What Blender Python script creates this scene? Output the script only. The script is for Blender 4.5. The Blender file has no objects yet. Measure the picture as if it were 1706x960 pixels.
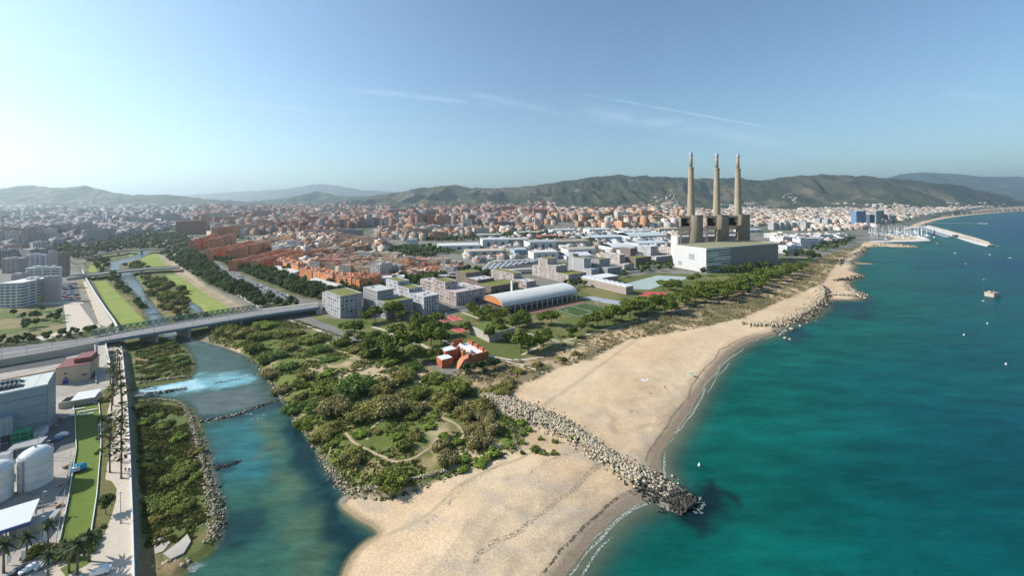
import bpy, bmesh, math, random
import numpy as np
from mathutils import Vector, Matrix, noise as mnoise
random.seed(7); rng = np.random.default_rng(7)
SC = bpy.context.scene
COL = SC.collection
R = math.radians

# ------------------------------------------------------------------ camera
F, UC, VH, CH = 660.0, 853.0, 338.0, 110.0      # focal length in photo pixels, centre column, horizon row, flying height
cd = bpy.data.cameras.new('camera'); cam = bpy.data.objects.new('camera', cd); COL.objects.link(cam)
cam.location = (0, 0, CH); cam.rotation_euler = (R(90), 0, 0)
cd.sensor_width = 36; cd.lens = 36 * F / 1706; cd.shift_y = -(480 - VH) / 1706
cd.clip_start = 1; cd.clip_end = 90000
SC.camera = cam

# ------------------------------------------------------------------ sky, sun, exposure
SUN_EL, SUN_AZ = R(35), R(-86)                  # azimuth clockwise from +Y (the view direction)
w = bpy.data.worlds.new('World'); SC.world = w; w.use_nodes = True
nt = w.node_tree; nd = nt.nodes; lk = nt.links
bg = nd['Background']
sky = nd.new('ShaderNodeTexSky'); sky.sky_type = 'NISHITA'; sky.sun_disc = False
sky.sun_elevation = SUN_EL; sky.sun_rotation = SUN_AZ; sky.altitude = 0
sky.air_density = 1.0; sky.dust_density = 0.5; sky.ozone_density = 0.6
tc = nd.new('ShaderNodeTexCoord')
def ray(u, v): return Vector(((u - UC) / F, 1, (VH - v) / F)).normalized()
def vm(op, a, b):
    n = nd.new('ShaderNodeVectorMath'); n.operation = op
    for i, x in enumerate((a, b)):
        if x is None: continue
        if isinstance(x, (tuple, Vector)): n.inputs[i].default_value = x
        else: lk.new(x, n.inputs[i])
    return n.outputs['Value'] if op == 'DOT_PRODUCT' else n.outputs['Vector']
def mt(op, a, b=None, c=None, clamp=False):
    n = nd.new('ShaderNodeMath'); n.operation = op; n.use_clamp = clamp
    for i, x in enumerate((a, b, c)):
        if x is None: continue
        if isinstance(x, (int, float)): n.inputs[i].default_value = x
        else: lk.new(x, n.inputs[i])
    return n.outputs[0]
nz = nd.new('ShaderNodeTexNoise'); nz.inputs['Scale'].default_value = 9; nz.inputs['Detail'].default_value = 6
mpw = nd.new('ShaderNodeMapping'); mpw.inputs['Scale'].default_value = (1, 1, 5); lk.new(tc.outputs['Generated'], mpw.inputs[0]); lk.new(mpw.outputs[0], nz.inputs['Vector'])
def trail(a, b, width, amount):
    d1, d2 = ray(*a), ray(*b); n = d1.cross(d2).normalized(); e = (d2 - d1).normalized()
    t0, t1 = d1.dot(e), d2.dot(e)
    off = mt('ABSOLUTE', vm('DOT_PRODUCT', tc.outputs['Generated'], n))
    m = mt('SUBTRACT', 1.0, mt('DIVIDE', off, width), clamp=True)
    t = mt('DIVIDE', mt('SUBTRACT', vm('DOT_PRODUCT', tc.outputs['Generated'], e), t0), t1 - t0)
    r = mt('MULTIPLY', mt('MULTIPLY', t, 7, clamp=True), mt('MULTIPLY', mt('SUBTRACT', 1.0, t), 2.5, clamp=True))
    br = mt('MULTIPLY', mt('SUBTRACT', nz.outputs['Fac'], 0.30), 3.0, clamp=True)
    return mt('MULTIPLY', mt('MULTIPLY', mt('MULTIPLY', m, m), mt('MULTIPLY', r, br)), amount)
trails = [trail((952, 153), (1470, 246), .0045, .40), trail((945, 178), (1440, 262), .034, .30),
          trail((560, 146), (860, 178), .012, .30), trail((-40, 70), (190, 104), .010, .30), trail((760, 150), (1010, 205), .016, .22),
          trail((1560, 150), (1760, 178), .012, .16), trail((300, 165), (620, 190), .010, .16), trail((-60, 215), (420, 240), .012, .2)]
tot = trails[0]
for t in trails[1:]: tot = mt('ADD', tot, t)
mixs = nd.new('ShaderNodeMix'); mixs.data_type = 'RGBA'; lk.new(tot, mixs.inputs['Factor'])
lk.new(sky.outputs[0], mixs.inputs[6]); mixs.inputs[7].default_value = (7.2, 7.6, 8.2, 1)
tint = nd.new('ShaderNodeMix'); tint.data_type = 'RGBA'; tint.blend_type = 'MULTIPLY'; tint.inputs['Factor'].default_value = 1; tint.inputs[7].default_value = (.81, .99, 1.05, 1)
lk.new(mixs.outputs[2], tint.inputs[6]); lk.new(tint.outputs[2], bg.inputs['Color']); bg.inputs['Strength'].default_value = 0.105

sd_ = bpy.data.lights.new('sun', 'SUN'); sun = bpy.data.objects.new('sun', sd_); COL.objects.link(sun)
sd_.energy = 4.9; sd_.angle = R(0.55); sd_.color = (1, .96, .89)
tosun = Vector((math.sin(SUN_AZ) * math.cos(SUN_EL), math.cos(SUN_AZ) * math.cos(SUN_EL), math.sin(SUN_EL)))
sun.rotation_euler = tosun.to_track_quat('Z', 'Y').to_euler()
SC.view_settings.view_transform = 'Standard'; SC.view_settings.look = 'None'
SC.view_settings.exposure = 0.53; SC.view_settings.gamma = 1; SC.view_settings.use_curve_mapping = False
SC.render.engine = 'CYCLES'
cy = SC.cycles
cy.use_denoising = True; cy.max_bounces = 5; cy.diffuse_bounces = 2; cy.glossy_bounces = 2; cy.transmission_bounces = 2
cy.transparent_max_bounces = 6; cy.volume_bounces = 0; cy.caustics_reflective = False; cy.caustics_refractive = False
cy.sample_clamp_indirect = 4

# ------------------------------------------------------------------ helpers
def P(u, v, z=0.0):
    k = F * (CH - z) / (v - VH)
    return Vector(((u - UC) / F * k, k, z))
def PY(u, Y, z=0.0): return Vector(((u - UC) / F * Y, Y, z))
def PP(pts, z=0.0): return [(p.x, p.y) for p in (P(u, v, z) for u, v in pts)]
def lerp(a, b, t): return a + (b - a) * t
def smooth(x, a, b):
    t = np.clip((x - a) / (b - a), 0, 1); return t * t * (3 - 2 * t)
def inside(poly, X, Y):
    X = np.asarray(X, float); Y = np.asarray(Y, float); c = np.zeros(X.shape, bool); n = len(poly)
    for i in range(n):
        x1, y1 = poly[i]; x2, y2 = poly[(i + 1) % n]
        if y1 == y2: continue
        c ^= ((y1 > Y) != (y2 > Y)) & (X < (x2 - x1) * (Y - y1) / (y2 - y1) + x1)
    return c
def dseg(line, X, Y, closed=False):
    d = np.full(np.shape(X), 1e12); n = len(line)
    for i in range(n if closed else n - 1):
        x1, y1 = line[i]; x2, y2 = line[(i + 1) % n]; dx, dy = x2 - x1, y2 - y1
        t = np.clip(((X - x1) * dx + (Y - y1) * dy) / (dx * dx + dy * dy + 1e-9), 0, 1)
        d = np.minimum(d, (X - x1 - t * dx) ** 2 + (Y - y1 - t * dy) ** 2)
    return np.sqrt(d)
def sdist(poly, X, Y):
    X = np.asarray(X, float); Y = np.asarray(Y, float)
    d = dseg(poly, X, Y, True)
    return np.where(inside(poly, X, Y), d, -d)
def _h(i, j, s):
    n = (i * 374761393 + j * 668265263 + s * 974711) & 0x7fffffff
    n = ((n ^ (n >> 13)) * 1274126177) & 0x7fffffff
    return ((n ^ (n >> 16)) & 0xffff) / 65535.0
def vnoise(x, y, s=0):
    x = np.asarray(x, float); y = np.asarray(y, float)
    i = np.floor(x).astype(np.int64); j = np.floor(y).astype(np.int64); a = x - i; b = y - j
    a = a * a * (3 - 2 * a); b = b * b * (3 - 2 * b)
    return (_h(i, j, s) * (1 - a) + _h(i + 1, j, s) * a) * (1 - b) + (_h(i, j + 1, s) * (1 - a) + _h(i + 1, j + 1, s) * a) * b
def fbm(x, y, o=4, s=0):
    t = 0; a = .5; n = 0
    for k in range(o):
        t = t + a * vnoise(x, y, s + k); n += a; x = x * 2.03 + 17.1; y = y * 2.03 + 5.3; a *= .5
    return t / n
def resample(pts, step):
    out = [Vector(pts[0])]; pts = [Vector(p) for p in pts]
    for a, b in zip(pts, pts[1:]):
        n = max(1, int((b - a).length / step))
        out += [a.lerp(b, (i + 1) / n) for i in range(n)]
    return out
def curve(pts, k=6):
    """Catmull-Rom through 2D points"""
    p = [np.array(q, float) for q in pts]; p = [2 * p[0] - p[1]] + p + [2 * p[-1] - p[-2]]; out = []
    for i in range(1, len(p) - 2):
        for j in range(k):
            t = j / k
            out.append(tuple(.5 * ((2 * p[i]) + (-p[i - 1] + p[i + 1]) * t + (2 * p[i - 1] - 5 * p[i] + 4 * p[i + 1] - p[i + 2]) * t * t + (-p[i - 1] + 3 * p[i] - 3 * p[i + 1] + p[i + 2]) * t ** 3)))
    out.append(tuple(p[-2])); return out

# ------------------------------------------------------------------ materials
MATS = {}
def newmat(name):
    m = bpy.data.materials.new(name); m.use_nodes = True; MATS[name] = m
    return m, m.node_tree.nodes, m.node_tree.links, m.node_tree.nodes['Principled BSDF']
def mat(name, col, rough=.8, var=.18, scale=.4, metal=0, spec=.3, bump=0, col2=None):
    """plain procedural material: colour broken by two sizes of noise"""
    if name in MATS: return MATS[name]
    m, n, l, b = newmat(name)
    g = n.new('ShaderNodeNewGeometry')
    t = n.new('ShaderNodeTexNoise'); t.inputs['Scale'].default_value = scale; t.inputs['Detail'].default_value = 5; t.inputs['Roughness'].default_value = .65
    l.new(g.outputs['Position'], t.inputs['Vector'])
    r = n.new('ShaderNodeValToRGB'); e = r.color_ramp.elements
    c1 = col; c2 = col2 or col
    e[0].position = .3; e[1].position = .72
    e[0].color = tuple(max(0, x * (1 - var)) for x in c1[:3]) + (1,); e[1].color = tuple(min(1, x * (1 + var)) for x in c2[:3]) + (1,)
    l.new(t.outputs['Fac'], r.inputs[0]); l.new(r.outputs[0], b.inputs['Base Color'])
    b.inputs['Roughness'].default_value = rough; b.inputs['Metallic'].default_value = metal; b.inputs['Specular IOR Level'].default_value = spec
    if bump:
        bp = n.new('ShaderNodeBump'); bp.inputs['Strength'].default_value = bump; bp.inputs['Distance'].default_value = .3
        l.new(t.outputs['Fac'], bp.inputs['Height']); l.new(bp.outputs[0], b.inputs['Normal'])
    return m
def attr_mat(name, scale=.25, var=.5, rough=.9, bump=.0, fine=None, windows=False, spec=.2, transl=0, finevar=.28):
    """colour comes from the mesh attribute 'col'; noise varies it"""
    m, n, l, b = newmat(name)
    a = n.new('ShaderNodeAttribute'); a.attribute_name = 'col'
    g = n.new('ShaderNodeNewGeometry')
    t = n.new('ShaderNodeTexNoise'); t.inputs['Scale'].default_value = scale; t.inputs['Detail'].default_value = 7; t.inputs['Roughness'].default_value = .7
    l.new(g.outputs['Position'], t.inputs['Vector'])
    mr = n.new('ShaderNodeMapRange'); mr.inputs['From Min'].default_value = .25; mr.inputs['From Max'].default_value = .75
    mr.inputs['To Min'].default_value = 1 - var; mr.inputs['To Max'].default_value = 1 + var; l.new(t.outputs['Fac'], mr.inputs['Value'])
    mx = n.new('ShaderNodeMix'); mx.data_type = 'RGBA'; mx.blend_type = 'MULTIPLY'; mx.inputs['Factor'].default_value = 1
    l.new(a.outputs['Color'], mx.inputs[6]); l.new(mr.outputs[0], mx.inputs[7])
    out = mx.outputs[2]
    if fine:
        t2 = n.new('ShaderNodeTexNoise'); t2.inputs['Scale'].default_value = fine; t2.inputs['Detail'].default_value = 3; l.new(g.outputs['Position'], t2.inputs['Vector'])
        m2 = n.new('ShaderNodeMapRange'); m2.inputs['From Min'].default_value = .3; m2.inputs['From Max'].default_value = .7; m2.inputs['To Min'].default_value = 1 - finevar; m2.inputs['To Max'].default_value = 1 + finevar
        l.new(t2.outputs['Fac'], m2.inputs['Value'])
        x2 = n.new('ShaderNodeMix'); x2.data_type = 'RGBA'; x2.blend_type = 'MULTIPLY'; x2.inputs['Factor'].default_value = 1
        l.new(out, x2.inputs[6]); l.new(m2.outputs[0], x2.inputs[7]); out = x2.outputs[2]
    if windows:
        def M(op, p, q=None, cl=False):
            k = n.new('ShaderNodeMath'); k.operation = op; k.use_clamp = cl
            for i, s in enumerate((p, q)):
                if s is None: continue
                if isinstance(s, (int, float)): k.inputs[i].default_value = s
                else: l.new(s, k.inputs[i])
            return k.outputs[0]
        sp = n.new('ShaderNodeSeparateXYZ'); l.new(g.outputs['Position'], sp.inputs[0])
        sn = n.new('ShaderNodeSeparateXYZ'); l.new(g.outputs['True Normal'], sn.inputs[0])
        tt = M('SUBTRACT', M('MULTIPLY', sp.outputs[0], sn.outputs[1]), M('MULTIPLY', sp.outputs[1], sn.outputs[0]))
        ux = M('DIVIDE', tt, 3.3); uz = M('DIVIDE', sp.outputs[2], 3.1)
        fx = M('FRACT', ux); fz = M('FRACT', uz)
        wx = M('LESS_THAN', M('ABSOLUTE', M('SUBTRACT', fx, .5)), .27); wz = M('LESS_THAN', M('ABSOLUTE', M('SUBTRACT', fz, .5)), .26)
        side = M('LESS_THAN', M('ABSOLUTE', sn.outputs[2]), .4)
        wn = n.new('ShaderNodeTexWhiteNoise'); wn.noise_dimensions = '2D'
        cb = n.new('ShaderNodeCombineXYZ'); l.new(M('FLOOR', ux), cb.inputs[0]); l.new(M('FLOOR', uz), cb.inputs[1]); l.new(cb.outputs[0], wn.inputs['Vector'])
        keep = M('LESS_THAN', wn.outputs['Value'], .82)
        mask = M('MULTIPLY', M('MULTIPLY', M('MULTIPLY', wx, wz), M('MULTIPLY', side, keep)), a.outputs['Alpha'])
        wm = n.new('ShaderNodeMix'); wm.data_type = 'RGBA'; l.new(mask, wm.inputs['Factor']); l.new(out, wm.inputs[6]); wm.inputs[7].default_value = (.045, .05, .055, 1)
        out = wm.outputs[2]
    l.new(out, b.inputs['Base Color'])
    b.inputs['Roughness'].default_value = rough; b.inputs['Specular IOR Level'].default_value = spec
    if transl:
        tb = n.new('ShaderNodeBsdfTranslucent'); l.new(out, tb.inputs[0])
        ms = n.new('ShaderNodeMixShader'); ms.inputs[0].default_value = transl
        l.new(b.outputs[0], ms.inputs[1]); l.new(tb.outputs[0], ms.inputs[2]); l.new(ms.outputs[0], n['Material Output'].inputs[0])
    if bump:
        bp = n.new('ShaderNodeBump'); bp.inputs['Strength'].default_value = bump; bp.inputs['Distance'].default_value = .5
        l.new(t.outputs['Fac'], bp.inputs['Height']); l.new(bp.outputs[0], b.inputs['Normal'])
    return m

# ------------------------------------------------------------------ object helpers
def tag(o, label=None, cat=None, group=None, kind=None):
    if label: o['label'] = label
    if cat: o['category'] = cat
    if group: o['group'] = group
    if kind: o['kind'] = kind
    return o
def empty(name, loc=(0, 0, 0), rz=0, label=None, cat=None, group=None):
    o = bpy.data.objects.new(name, None); COL.objects.link(o); o.location = loc; o.rotation_euler = (0, 0, rz)
    o.empty_display_size = .1
    return tag(o, label, cat, group)
def link(name, me, parent=None, loc=None, rz=None):
    o = bpy.data.objects.new(name, me); COL.objects.link(o)
    if parent is not None: o.parent = parent
    if loc is not None: o.location = loc
    if rz is not None: o.rotation_euler = (0, 0, rz)
    return o
def copy_tree(o, parent=None):
    c = o.copy(); COL.objects.link(c); c.parent = parent
    for ch in o.children: copy_tree(ch, c)
    return c
class MB:
    """collects simple shapes; build() links them as one mesh object"""
    def __init__(s): s.v = []; s.f = []; s.c = []
    def add(s, vs, fs, col=None):
        o = len(s.v); s.v += [tuple(p) for p in vs]; s.f += [tuple(i + o for i in f) for f in fs]
        s.c += [col] * len(fs); return s
    def box(s, c, d, rz=0, col=None, taper=1.0):
        cx, cy, cz = c; hx, hy, hz = d[0] / 2, d[1] / 2, d[2] / 2; ca, sa = math.cos(rz), math.sin(rz); vs = []
        for z in (-hz, hz):
            k = taper if z > 0 else 1
            for x, y in ((-hx, -hy), (hx, -hy), (hx, hy), (-hx, hy)):
                x *= k; y *= k
                vs.append((cx + x * ca - y * sa, cy + x * sa + y * ca, cz + z))
        return s.add(vs, [(0, 3, 2, 1), (4, 5, 6, 7), (0, 1, 5, 4), (1, 2, 6, 5), (2, 3, 7, 6), (3, 0, 4, 7)], col)
    def prism(s, poly, z0, z1, col=None, cap=True):
        n = len(poly); ar = sum(poly[i][0] * poly[(i + 1) % n][1] - poly[(i + 1) % n][0] * poly[i][1] for i in range(n))
        if ar < 0: poly = poly[::-1]
        vs = [(p[0], p[1], z0) for p in poly] + [(p[0], p[1], z1) for p in poly]
        fs = [(i, (i + 1) % n, n + (i + 1) % n, n + i) for i in range(n)]
        if cap: fs += [tuple(range(n, 2 * n)), tuple(range(n - 1, -1, -1))]
        return s.add(vs, fs, col)
    def beam(s, a, b, wd, h=None, col=None):
        a = Vector(a); b = Vector(b); d = (b - a); L = d.length
        if L < 1e-6: return s
        d /= L; up = Vector((0, 0, 1)) if abs(d.z) < .95 else Vector((1, 0, 0)); x = d.cross(up).normalized(); y = x.cross(d); h = h or wd
        vs = [p + x * sx * wd / 2 + y * sy * h / 2 for p in (a, b) for sx, sy in ((-1, -1), (1, -1), (1, 1), (-1, 1))]
        return s.add(vs, [(0, 1, 2, 3), (7, 6, 5, 4), (0, 4, 5, 1), (1, 5, 6, 2), (2, 6, 7, 3), (3, 7, 4, 0)], col)
    def lathe(s, prof, n=20, c=(0, 0, 0), col=None, cap=True, sx=1, sy=1):
        vs = [(c[0] + r * sx * math.cos(2 * math.pi * i / n), c[1] + r * sy * math.sin(2 * math.pi * i / n), c[2] + z) for r, z in prof for i in range(n)]
        fs = [(k * n + i, k * n + (i + 1) % n, (k + 1) * n + (i + 1) % n, (k + 1) * n + i) for k in range(len(prof) - 1) for i in range(n)]
        if cap: fs += [tuple((len(prof) - 1) * n + i for i in range(n)), tuple(range(n - 1, -1, -1))]
        return s.add(vs, fs, col)
    def tube(s, pts, rad, n=6, col=None):
        rings = []; pts = [Vector(p) for p in pts]
        for i, p in enumerate(pts):
            d = (pts[min(i + 1, len(pts) - 1)] - pts[max(i - 1, 0)]).normalized(); up = Vector((0, 0, 1)) if abs(d.z) < .9 else Vector((1, 0, 0))
            x = d.cross(up).normalized(); y = x.cross(d); r = rad[i] if isinstance(rad, (list, tuple)) else rad
            rings.append([p + x * r * math.cos(2 * math.pi * k / n) + y * r * math.sin(2 * math.pi * k / n) for k in range(n)])
        vs = [q for r_ in rings for q in r_]
        fs = [(k * n + i, k * n + (i + 1) % n, (k + 1) * n + (i + 1) % n, (k + 1) * n + i) for k in range(len(pts) - 1) for i in range(n)]
        fs += [tuple(range(n - 1, -1, -1)), tuple((len(pts) - 1) * n + i for i in range(n))]
        return s.add(vs, fs, col)
    def mesh(s, name, m=None, smoothed=False):
        me = bpy.data.meshes.new(name); me.from_pydata(s.v, [], s.f)
        if m: me.materials.append(MATS[m] if isinstance(m, str) else m)
        if any(c is not None for c in s.c): setcol(me, s.c)
        if smoothed: me.polygons.foreach_set('use_smooth', [True] * len(me.polygons))
        me.update(); return me
    def build(s, name, m=None, parent=None, loc=None, rz=None, smoothed=False):
        return link(name, s.mesh(name, m, smoothed), parent, loc, rz)
def setcol(me, cols):
    """one colour for each face, spread to its corners"""
    a = me.color_attributes.new('col', 'FLOAT_COLOR', 'CORNER')
    tot = np.zeros(len(me.polygons), np.int32); me.polygons.foreach_get('loop_total', tot)
    c = np.array([(tuple(x) + (0,))[:4] if x is not None else (.5, .5, .5, 0) for x in cols], np.float32)
    a.data.foreach_set('color', np.repeat(c, tot, axis=0).ravel())
def npmesh(name, verts, quads, m=None, facecol=None, vertcol=None, smoothed=False, tris=None):
    me = bpy.data.meshes.new(name); verts = np.asarray(verts, np.float32); quads = np.asarray(quads, np.int32).reshape(-1, 4)
    nq = len(quads); nt_ = 0 if tris is None else len(tris)
    me.vertices.add(len(verts)); me.vertices.foreach_set('co', verts.ravel())
    idx = quads.ravel(); st = np.arange(nq) * 4; tt = np.full(nq, 4)
    if nt_:
        tr = np.asarray(tris, np.int32); idx = np.concatenate([idx, tr.ravel()]); st = np.concatenate([st, nq * 4 + np.arange(nt_) * 3]); tt = np.concatenate([tt, np.full(nt_, 3)])
    me.loops.add(len(idx)); me.loops.foreach_set('vertex_index', idx.astype(np.int32))
    me.polygons.add(nq + nt_); me.polygons.foreach_set('loop_start', st.astype(np.int32)); me.polygons.foreach_set('loop_total', tt.astype(np.int32))
    if smoothed: me.polygons.foreach_set('use_smooth', np.ones(nq + nt_, bool))
    me.update(calc_edges=True)
    if m: me.materials.append(MATS[m] if isinstance(m, str) else m)
    if vertcol is not None:
        a = me.color_attributes.new('col', 'FLOAT_COLOR', 'POINT'); a.data.foreach_set('color', np.asarray(vertcol, np.float32).ravel())
    if facecol is not None:
        a = me.color_attributes.new('col', 'FLOAT_COLOR', 'CORNER'); a.data.foreach_set('color', np.repeat(np.asarray(facecol, np.float32), tt, axis=0).ravel())
    return me

# ================================================================== the setting
SHORE = [(880, 1040), (915, 995), (945, 955), (985, 905), (1020, 868), (1050, 846), (1075, 834), (1095, 822), (1103, 800), (1099, 778), (1100, 760), (1115, 735), (1140, 700),
         (1165, 660), (1190, 622), (1215, 592), (1245, 571), (1278, 560), (1294, 556), (1302, 547), (1325, 538), (1350, 529), (1370, 515), (1376, 502), (1400, 500), (1425, 500),
         (1436, 494), (1430, 488), (1417, 483), (1415, 470), (1424, 465), (1434, 460), (1430, 456), (1420, 451), (1424, 444), (1421, 438), (1424, 432), (1437, 422), (1442, 414),
         (1460, 411), (1500, 412), (1530, 412), (1500, 408), (1470, 405), (1500, 404), (1540, 403), (1550, 400), (1535, 396), (1500, 392), (1480, 389), (1510, 383.5), (1528, 379), (1545, 372), (1565, 366.5),
         (1600, 360.5), (1650, 355.5), (1706, 351.8), (1800, 348.5), (1900, 346.3), (2100, 344)]
SEA = PP(curve(SHORE, 4)) + PP([(3200, 344)]) + [(1500, -60), (40, -60)]
RIV = [PP(curve([(548, 1040), (570, 960), (585, 928), (606, 906), (628, 891), (621, 880), (600, 869), (578, 854), (565, 839), (574, 826), (582, 818), (556, 792), (530, 752), (505, 716),
        (481, 681), (461, 650), (444, 624), (428, 604), (405, 591), (376, 580), (345, 571), (318, 562), (302, 552)], 4)) + PP([(258, 552), (272, 562), (302, 575), (318, 592), (325, 612),
        (318, 632), (250, 645), (224, 650), (222, 657), (252, 662), (300, 668), (320, 682), (338, 720), (352, 770), (362, 820), (372, 862), (364, 902), (348, 925), (320, 940), (300, 965), (270, 1040)]),
       PP([(255, 556), (240, 520), (225, 492), (208, 472), (191, 463), (180, 447), (183, 437), (210, 431), (232, 421), (236, 408), (230, 400), (244, 400), (248, 410), (250, 422), (235, 432), (203, 440),
           (201, 446), (222, 455), (233, 470), (245, 490), (264, 516), (284, 540), (304, 556)]),
       PP([(303, 503), (312, 500), (335, 511), (340, 521), (322, 520)])]
LEFTBANK = PP([(226, 1040), (225, 960), (222, 860), (218, 760), (214, 690), (211, 650), (206, 600), (203, 580), (190, 548), (175, 520), (155, 480), (143, 462), (134, 444), (120, 434), (60, 430), (-400, 430), (-900, 1040)], 5)
FLOOD = PP([(232, 1040), (228, 860), (222, 760), (216, 650), (208, 582), (192, 545), (157, 480), (146, 460), (140, 440), (165, 424), (215, 412), (230, 398), (262, 398), (276, 415), (292, 442), (345, 478),
            (412, 516), (350, 552), (335, 575), (330, 640), (345, 740), (375, 860), (352, 960), (300, 1040)], 1)
DELTA = PP([(405, 585), (460, 650), (530, 752), (582, 818), (640, 826), (700, 812), (760, 792), (815, 772), (858, 752), (868, 735), (858, 700), (830, 682), (795, 655), (800, 640), (745, 625), (700, 600),
            (610, 575), (545, 552), (500, 535), (430, 535), (345, 548), (350, 565)], 3)
BEACHP = PP([(560, 1040), (565, 838), (582, 822), (645, 826), (700, 812), (760, 794), (815, 774), (850, 756), (872, 752), (862, 722), (858, 702), (832, 684), (798, 657), (812, 652), (850, 652), (872, 640), (930, 615), (1000, 592), (1048, 566),
             (1180, 543), (1240, 528), (1295, 503), (1330, 490), (1372, 470), (1384, 450), (1400, 430), (1432, 412), (1440, 404), (1480, 402), (1490, 398), (1470, 392), (1500, 384), (1530, 371), (1570, 361),
             (1640, 353.5), (1706, 349.9), (1900, 345.5)], 2) + PP([(3200, 344)]) + [(1500, -60), (40, -60)]
DUNE = PP([(745, 628), (790, 600), (850, 600), (900, 592), (1000, 556), (1100, 522), (1200, 494), (1290, 468), (1340, 446), (1365, 428), (1400, 418), (1425, 410), (1400, 432), (1384, 450), (1372, 470), (1330, 490),
           (1295, 503), (1240, 528), (1180, 543), (1048, 566), (1000, 592), (930, 615), (872, 640), (852, 655), (810, 655)], 3)
PARK = PP([(480, 520), (560, 545), (620, 575), (700, 600), (760, 612), (850, 600), (900, 592), (1000, 556), (1100, 522), (1200, 494), (1290, 468), (1340, 446), (1360, 432), (1300, 428), (1290, 440), (1170, 458),
           (1100, 455), (1000, 466), (950, 480), (800, 515), (720, 530), (560, 532), (520, 520)], 3)
RISE = lambda X, Y: np.clip(Y - 2200, 0, 4000) * .012 + np.clip(Y - 900, 0, 1e9) * .002
def water_depths(X, Y):
    ds = sdist(SEA, X, Y); dr = np.full(np.shape(X), -1e9)
    for r in RIV: dr = np.maximum(dr, sdist(r, X, Y))
    return ds, dr
def terr(X, Y, wd=None):
    X = np.asarray(X, float); Y = np.asarray(Y, float)
    ds, dr = wd if wd is not None else water_depths(X, Y)
    base = 3 + RISE(X, Y)
    base = base + 2 * smooth(sdist(LEFTBANK, X, Y), .3, 1.2)
    base = lerp(base, 1.0, smooth(sdist(FLOOD, X, Y), -1.0, 2.5))
    dn = sdist(DUNE, X, Y); base = base + smooth(dn, 0, 12) * (fbm(X / 22, Y / 22, 3, 5) - .3) * 3.0
    de = sdist(DELTA, X, Y); base = base + smooth(de, 2, 20) * (fbm(X / 16, Y / 16, 3, 8) - .45) * 2.4
    bz = .075 * np.clip(-ds, 0, 1e9) + .25 * (fbm(X / 30, Y / 30, 3, 3) - .5) * smooth(-ds, 4, 30)
    bz = np.minimum(bz, 2.6 + .0 * X)
    z = np.where(ds > 0, -.055 * ds, np.minimum(base, np.where(-ds < 60, np.maximum(bz, .02), base)))
    # low berm above the surf line
    z = z + np.where(ds < 0, .35 * np.exp(-((-ds - 9) / 3.0) ** 2), 0)
    rz = np.where(dr > 0, -.12 * dr, .34 * np.clip(-dr, 0, 1e9))
    sandy = inside(BEACHP, X, Y)
    rz = np.where((dr < 0) & sandy, .09 * -dr, rz)
    z = np.minimum(z, rz)
    return np.clip(z, -4, None)
def zat(x, y): return float(terr(np.array([x]), np.array([y]))[0])

# ---- terrain grid: rows and columns get wider with the distance
vr = np.concatenate([np.arange(1085, 620, -2.4), np.arange(620, 440, -1.4), np.arange(440, 380, -.9), np.arange(380, 366, -.7), np.arange(366, 343.9, -.4)])
ur = np.arange(-180, 1900, 3.0)
UU, VV = np.meshgrid(ur, vr); GY = F * CH / (VV - VH); GX = (UU - UC) / F * GY
WD = water_depths(GX, GY); GZ = terr(GX, GY, WD); DS, DR = WD
C = lambda *a: np.array(a)
def mixc(col, c2, m): return col * (1 - m[..., None]) + np.asarray(c2) * m[..., None]
n1 = fbm(GX / 35, GY / 35, 4, 11); n2 = fbm(GX / 9, GY / 9, 3, 21); n3 = fbm(GX / 120, GY / 120, 3, 31)
col = np.zeros(GX.shape + (3,)) + C(.20, .185, .16)
col = mixc(col, C(.075, .095, .035), smooth(n1, .5, .62) * smooth(GY, 500, 700) * .9)
col = mixc(col, C(.10, .11, .085), smooth(GY, 1500, 3500))
inb = sdist(BEACHP, GX, GY); ind = sdist(DUNE, GX, GY); inp = sdist(PARK, GX, GY); ine = sdist(DELTA, GX, GY); inf = sdist(FLOOD, GX, GY)
pk = mixc(np.zeros(col.shape) + C(.105, .125, .034), C(.18, .165, .065), smooth(n1, .42, .66))
col = mixc(col, pk, smooth(inp, -2, 2))
ex = mixc(np.zeros(col.shape) + C(.115, .140, .032), C(.25, .20, .09), smooth(n2 * .6 + n1 * .4, .50, .66)); ex = mixc(ex, C(.46, .35, .21), smooth(n1, .60, .70))
col = mixc(col, ex, smooth(ine, -2, 3))
fl = mixc(np.zeros(col.shape) + C(.10, .12, .035), C(.22, .16, .08), smooth(n2, .48, .7))
col = mixc(col, fl, smooth(inf, -1, 1.5))
sand = mixc(np.zeros(col.shape) + C(.54, .385, .24), C(.59, .44, .285), smooth(n1, .35, .65))
grit = smooth(fbm(GX / 14 + GY / 40, GY / 9, 4, 44), .5, .7) * smooth(-GY, -300, -150)
sand = mixc(sand, C(.40, .33, .26), grit * .55)
for k, (d0, wdt, amt) in enumerate([(4, 4, .55), (11, 2.2, .45), (22, 3.5, .35), (36, 3.0, .25), (52, 4, .15)]):       # strand lines left by the sea
    wob = (fbm(GX / 18, GY / 18, 3, 60 + k) - .5) * (6 + 5 * k)
    sand = mixc(sand, C(.19, .16, .13), amt * np.exp(-((-DS - d0 - wob) / wdt) ** 2) * smooth(n2, .3, .62) * smooth(-GY, -330, -170))
sand = mixc(sand, C(.22, .17, .12), smooth(DS, -7, -2))
sand = mixc(sand, C(.30, .22, .13), smooth(DR, -3.5, -.5))
col = mixc(col, sand, smooth(inb, -1.2, 1.2))
du = mixc(np.zeros(col.shape) + C(.46, .33, .20), C(.20, .155, .085), smooth(fbm(GX / 13, GY / 13, 3, 71), .42, .56)); du = mixc(du, C(.10, .105, .04), smooth(fbm(GX / 17, GY / 17, 3, 77), .55, .68) * .8)
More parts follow.
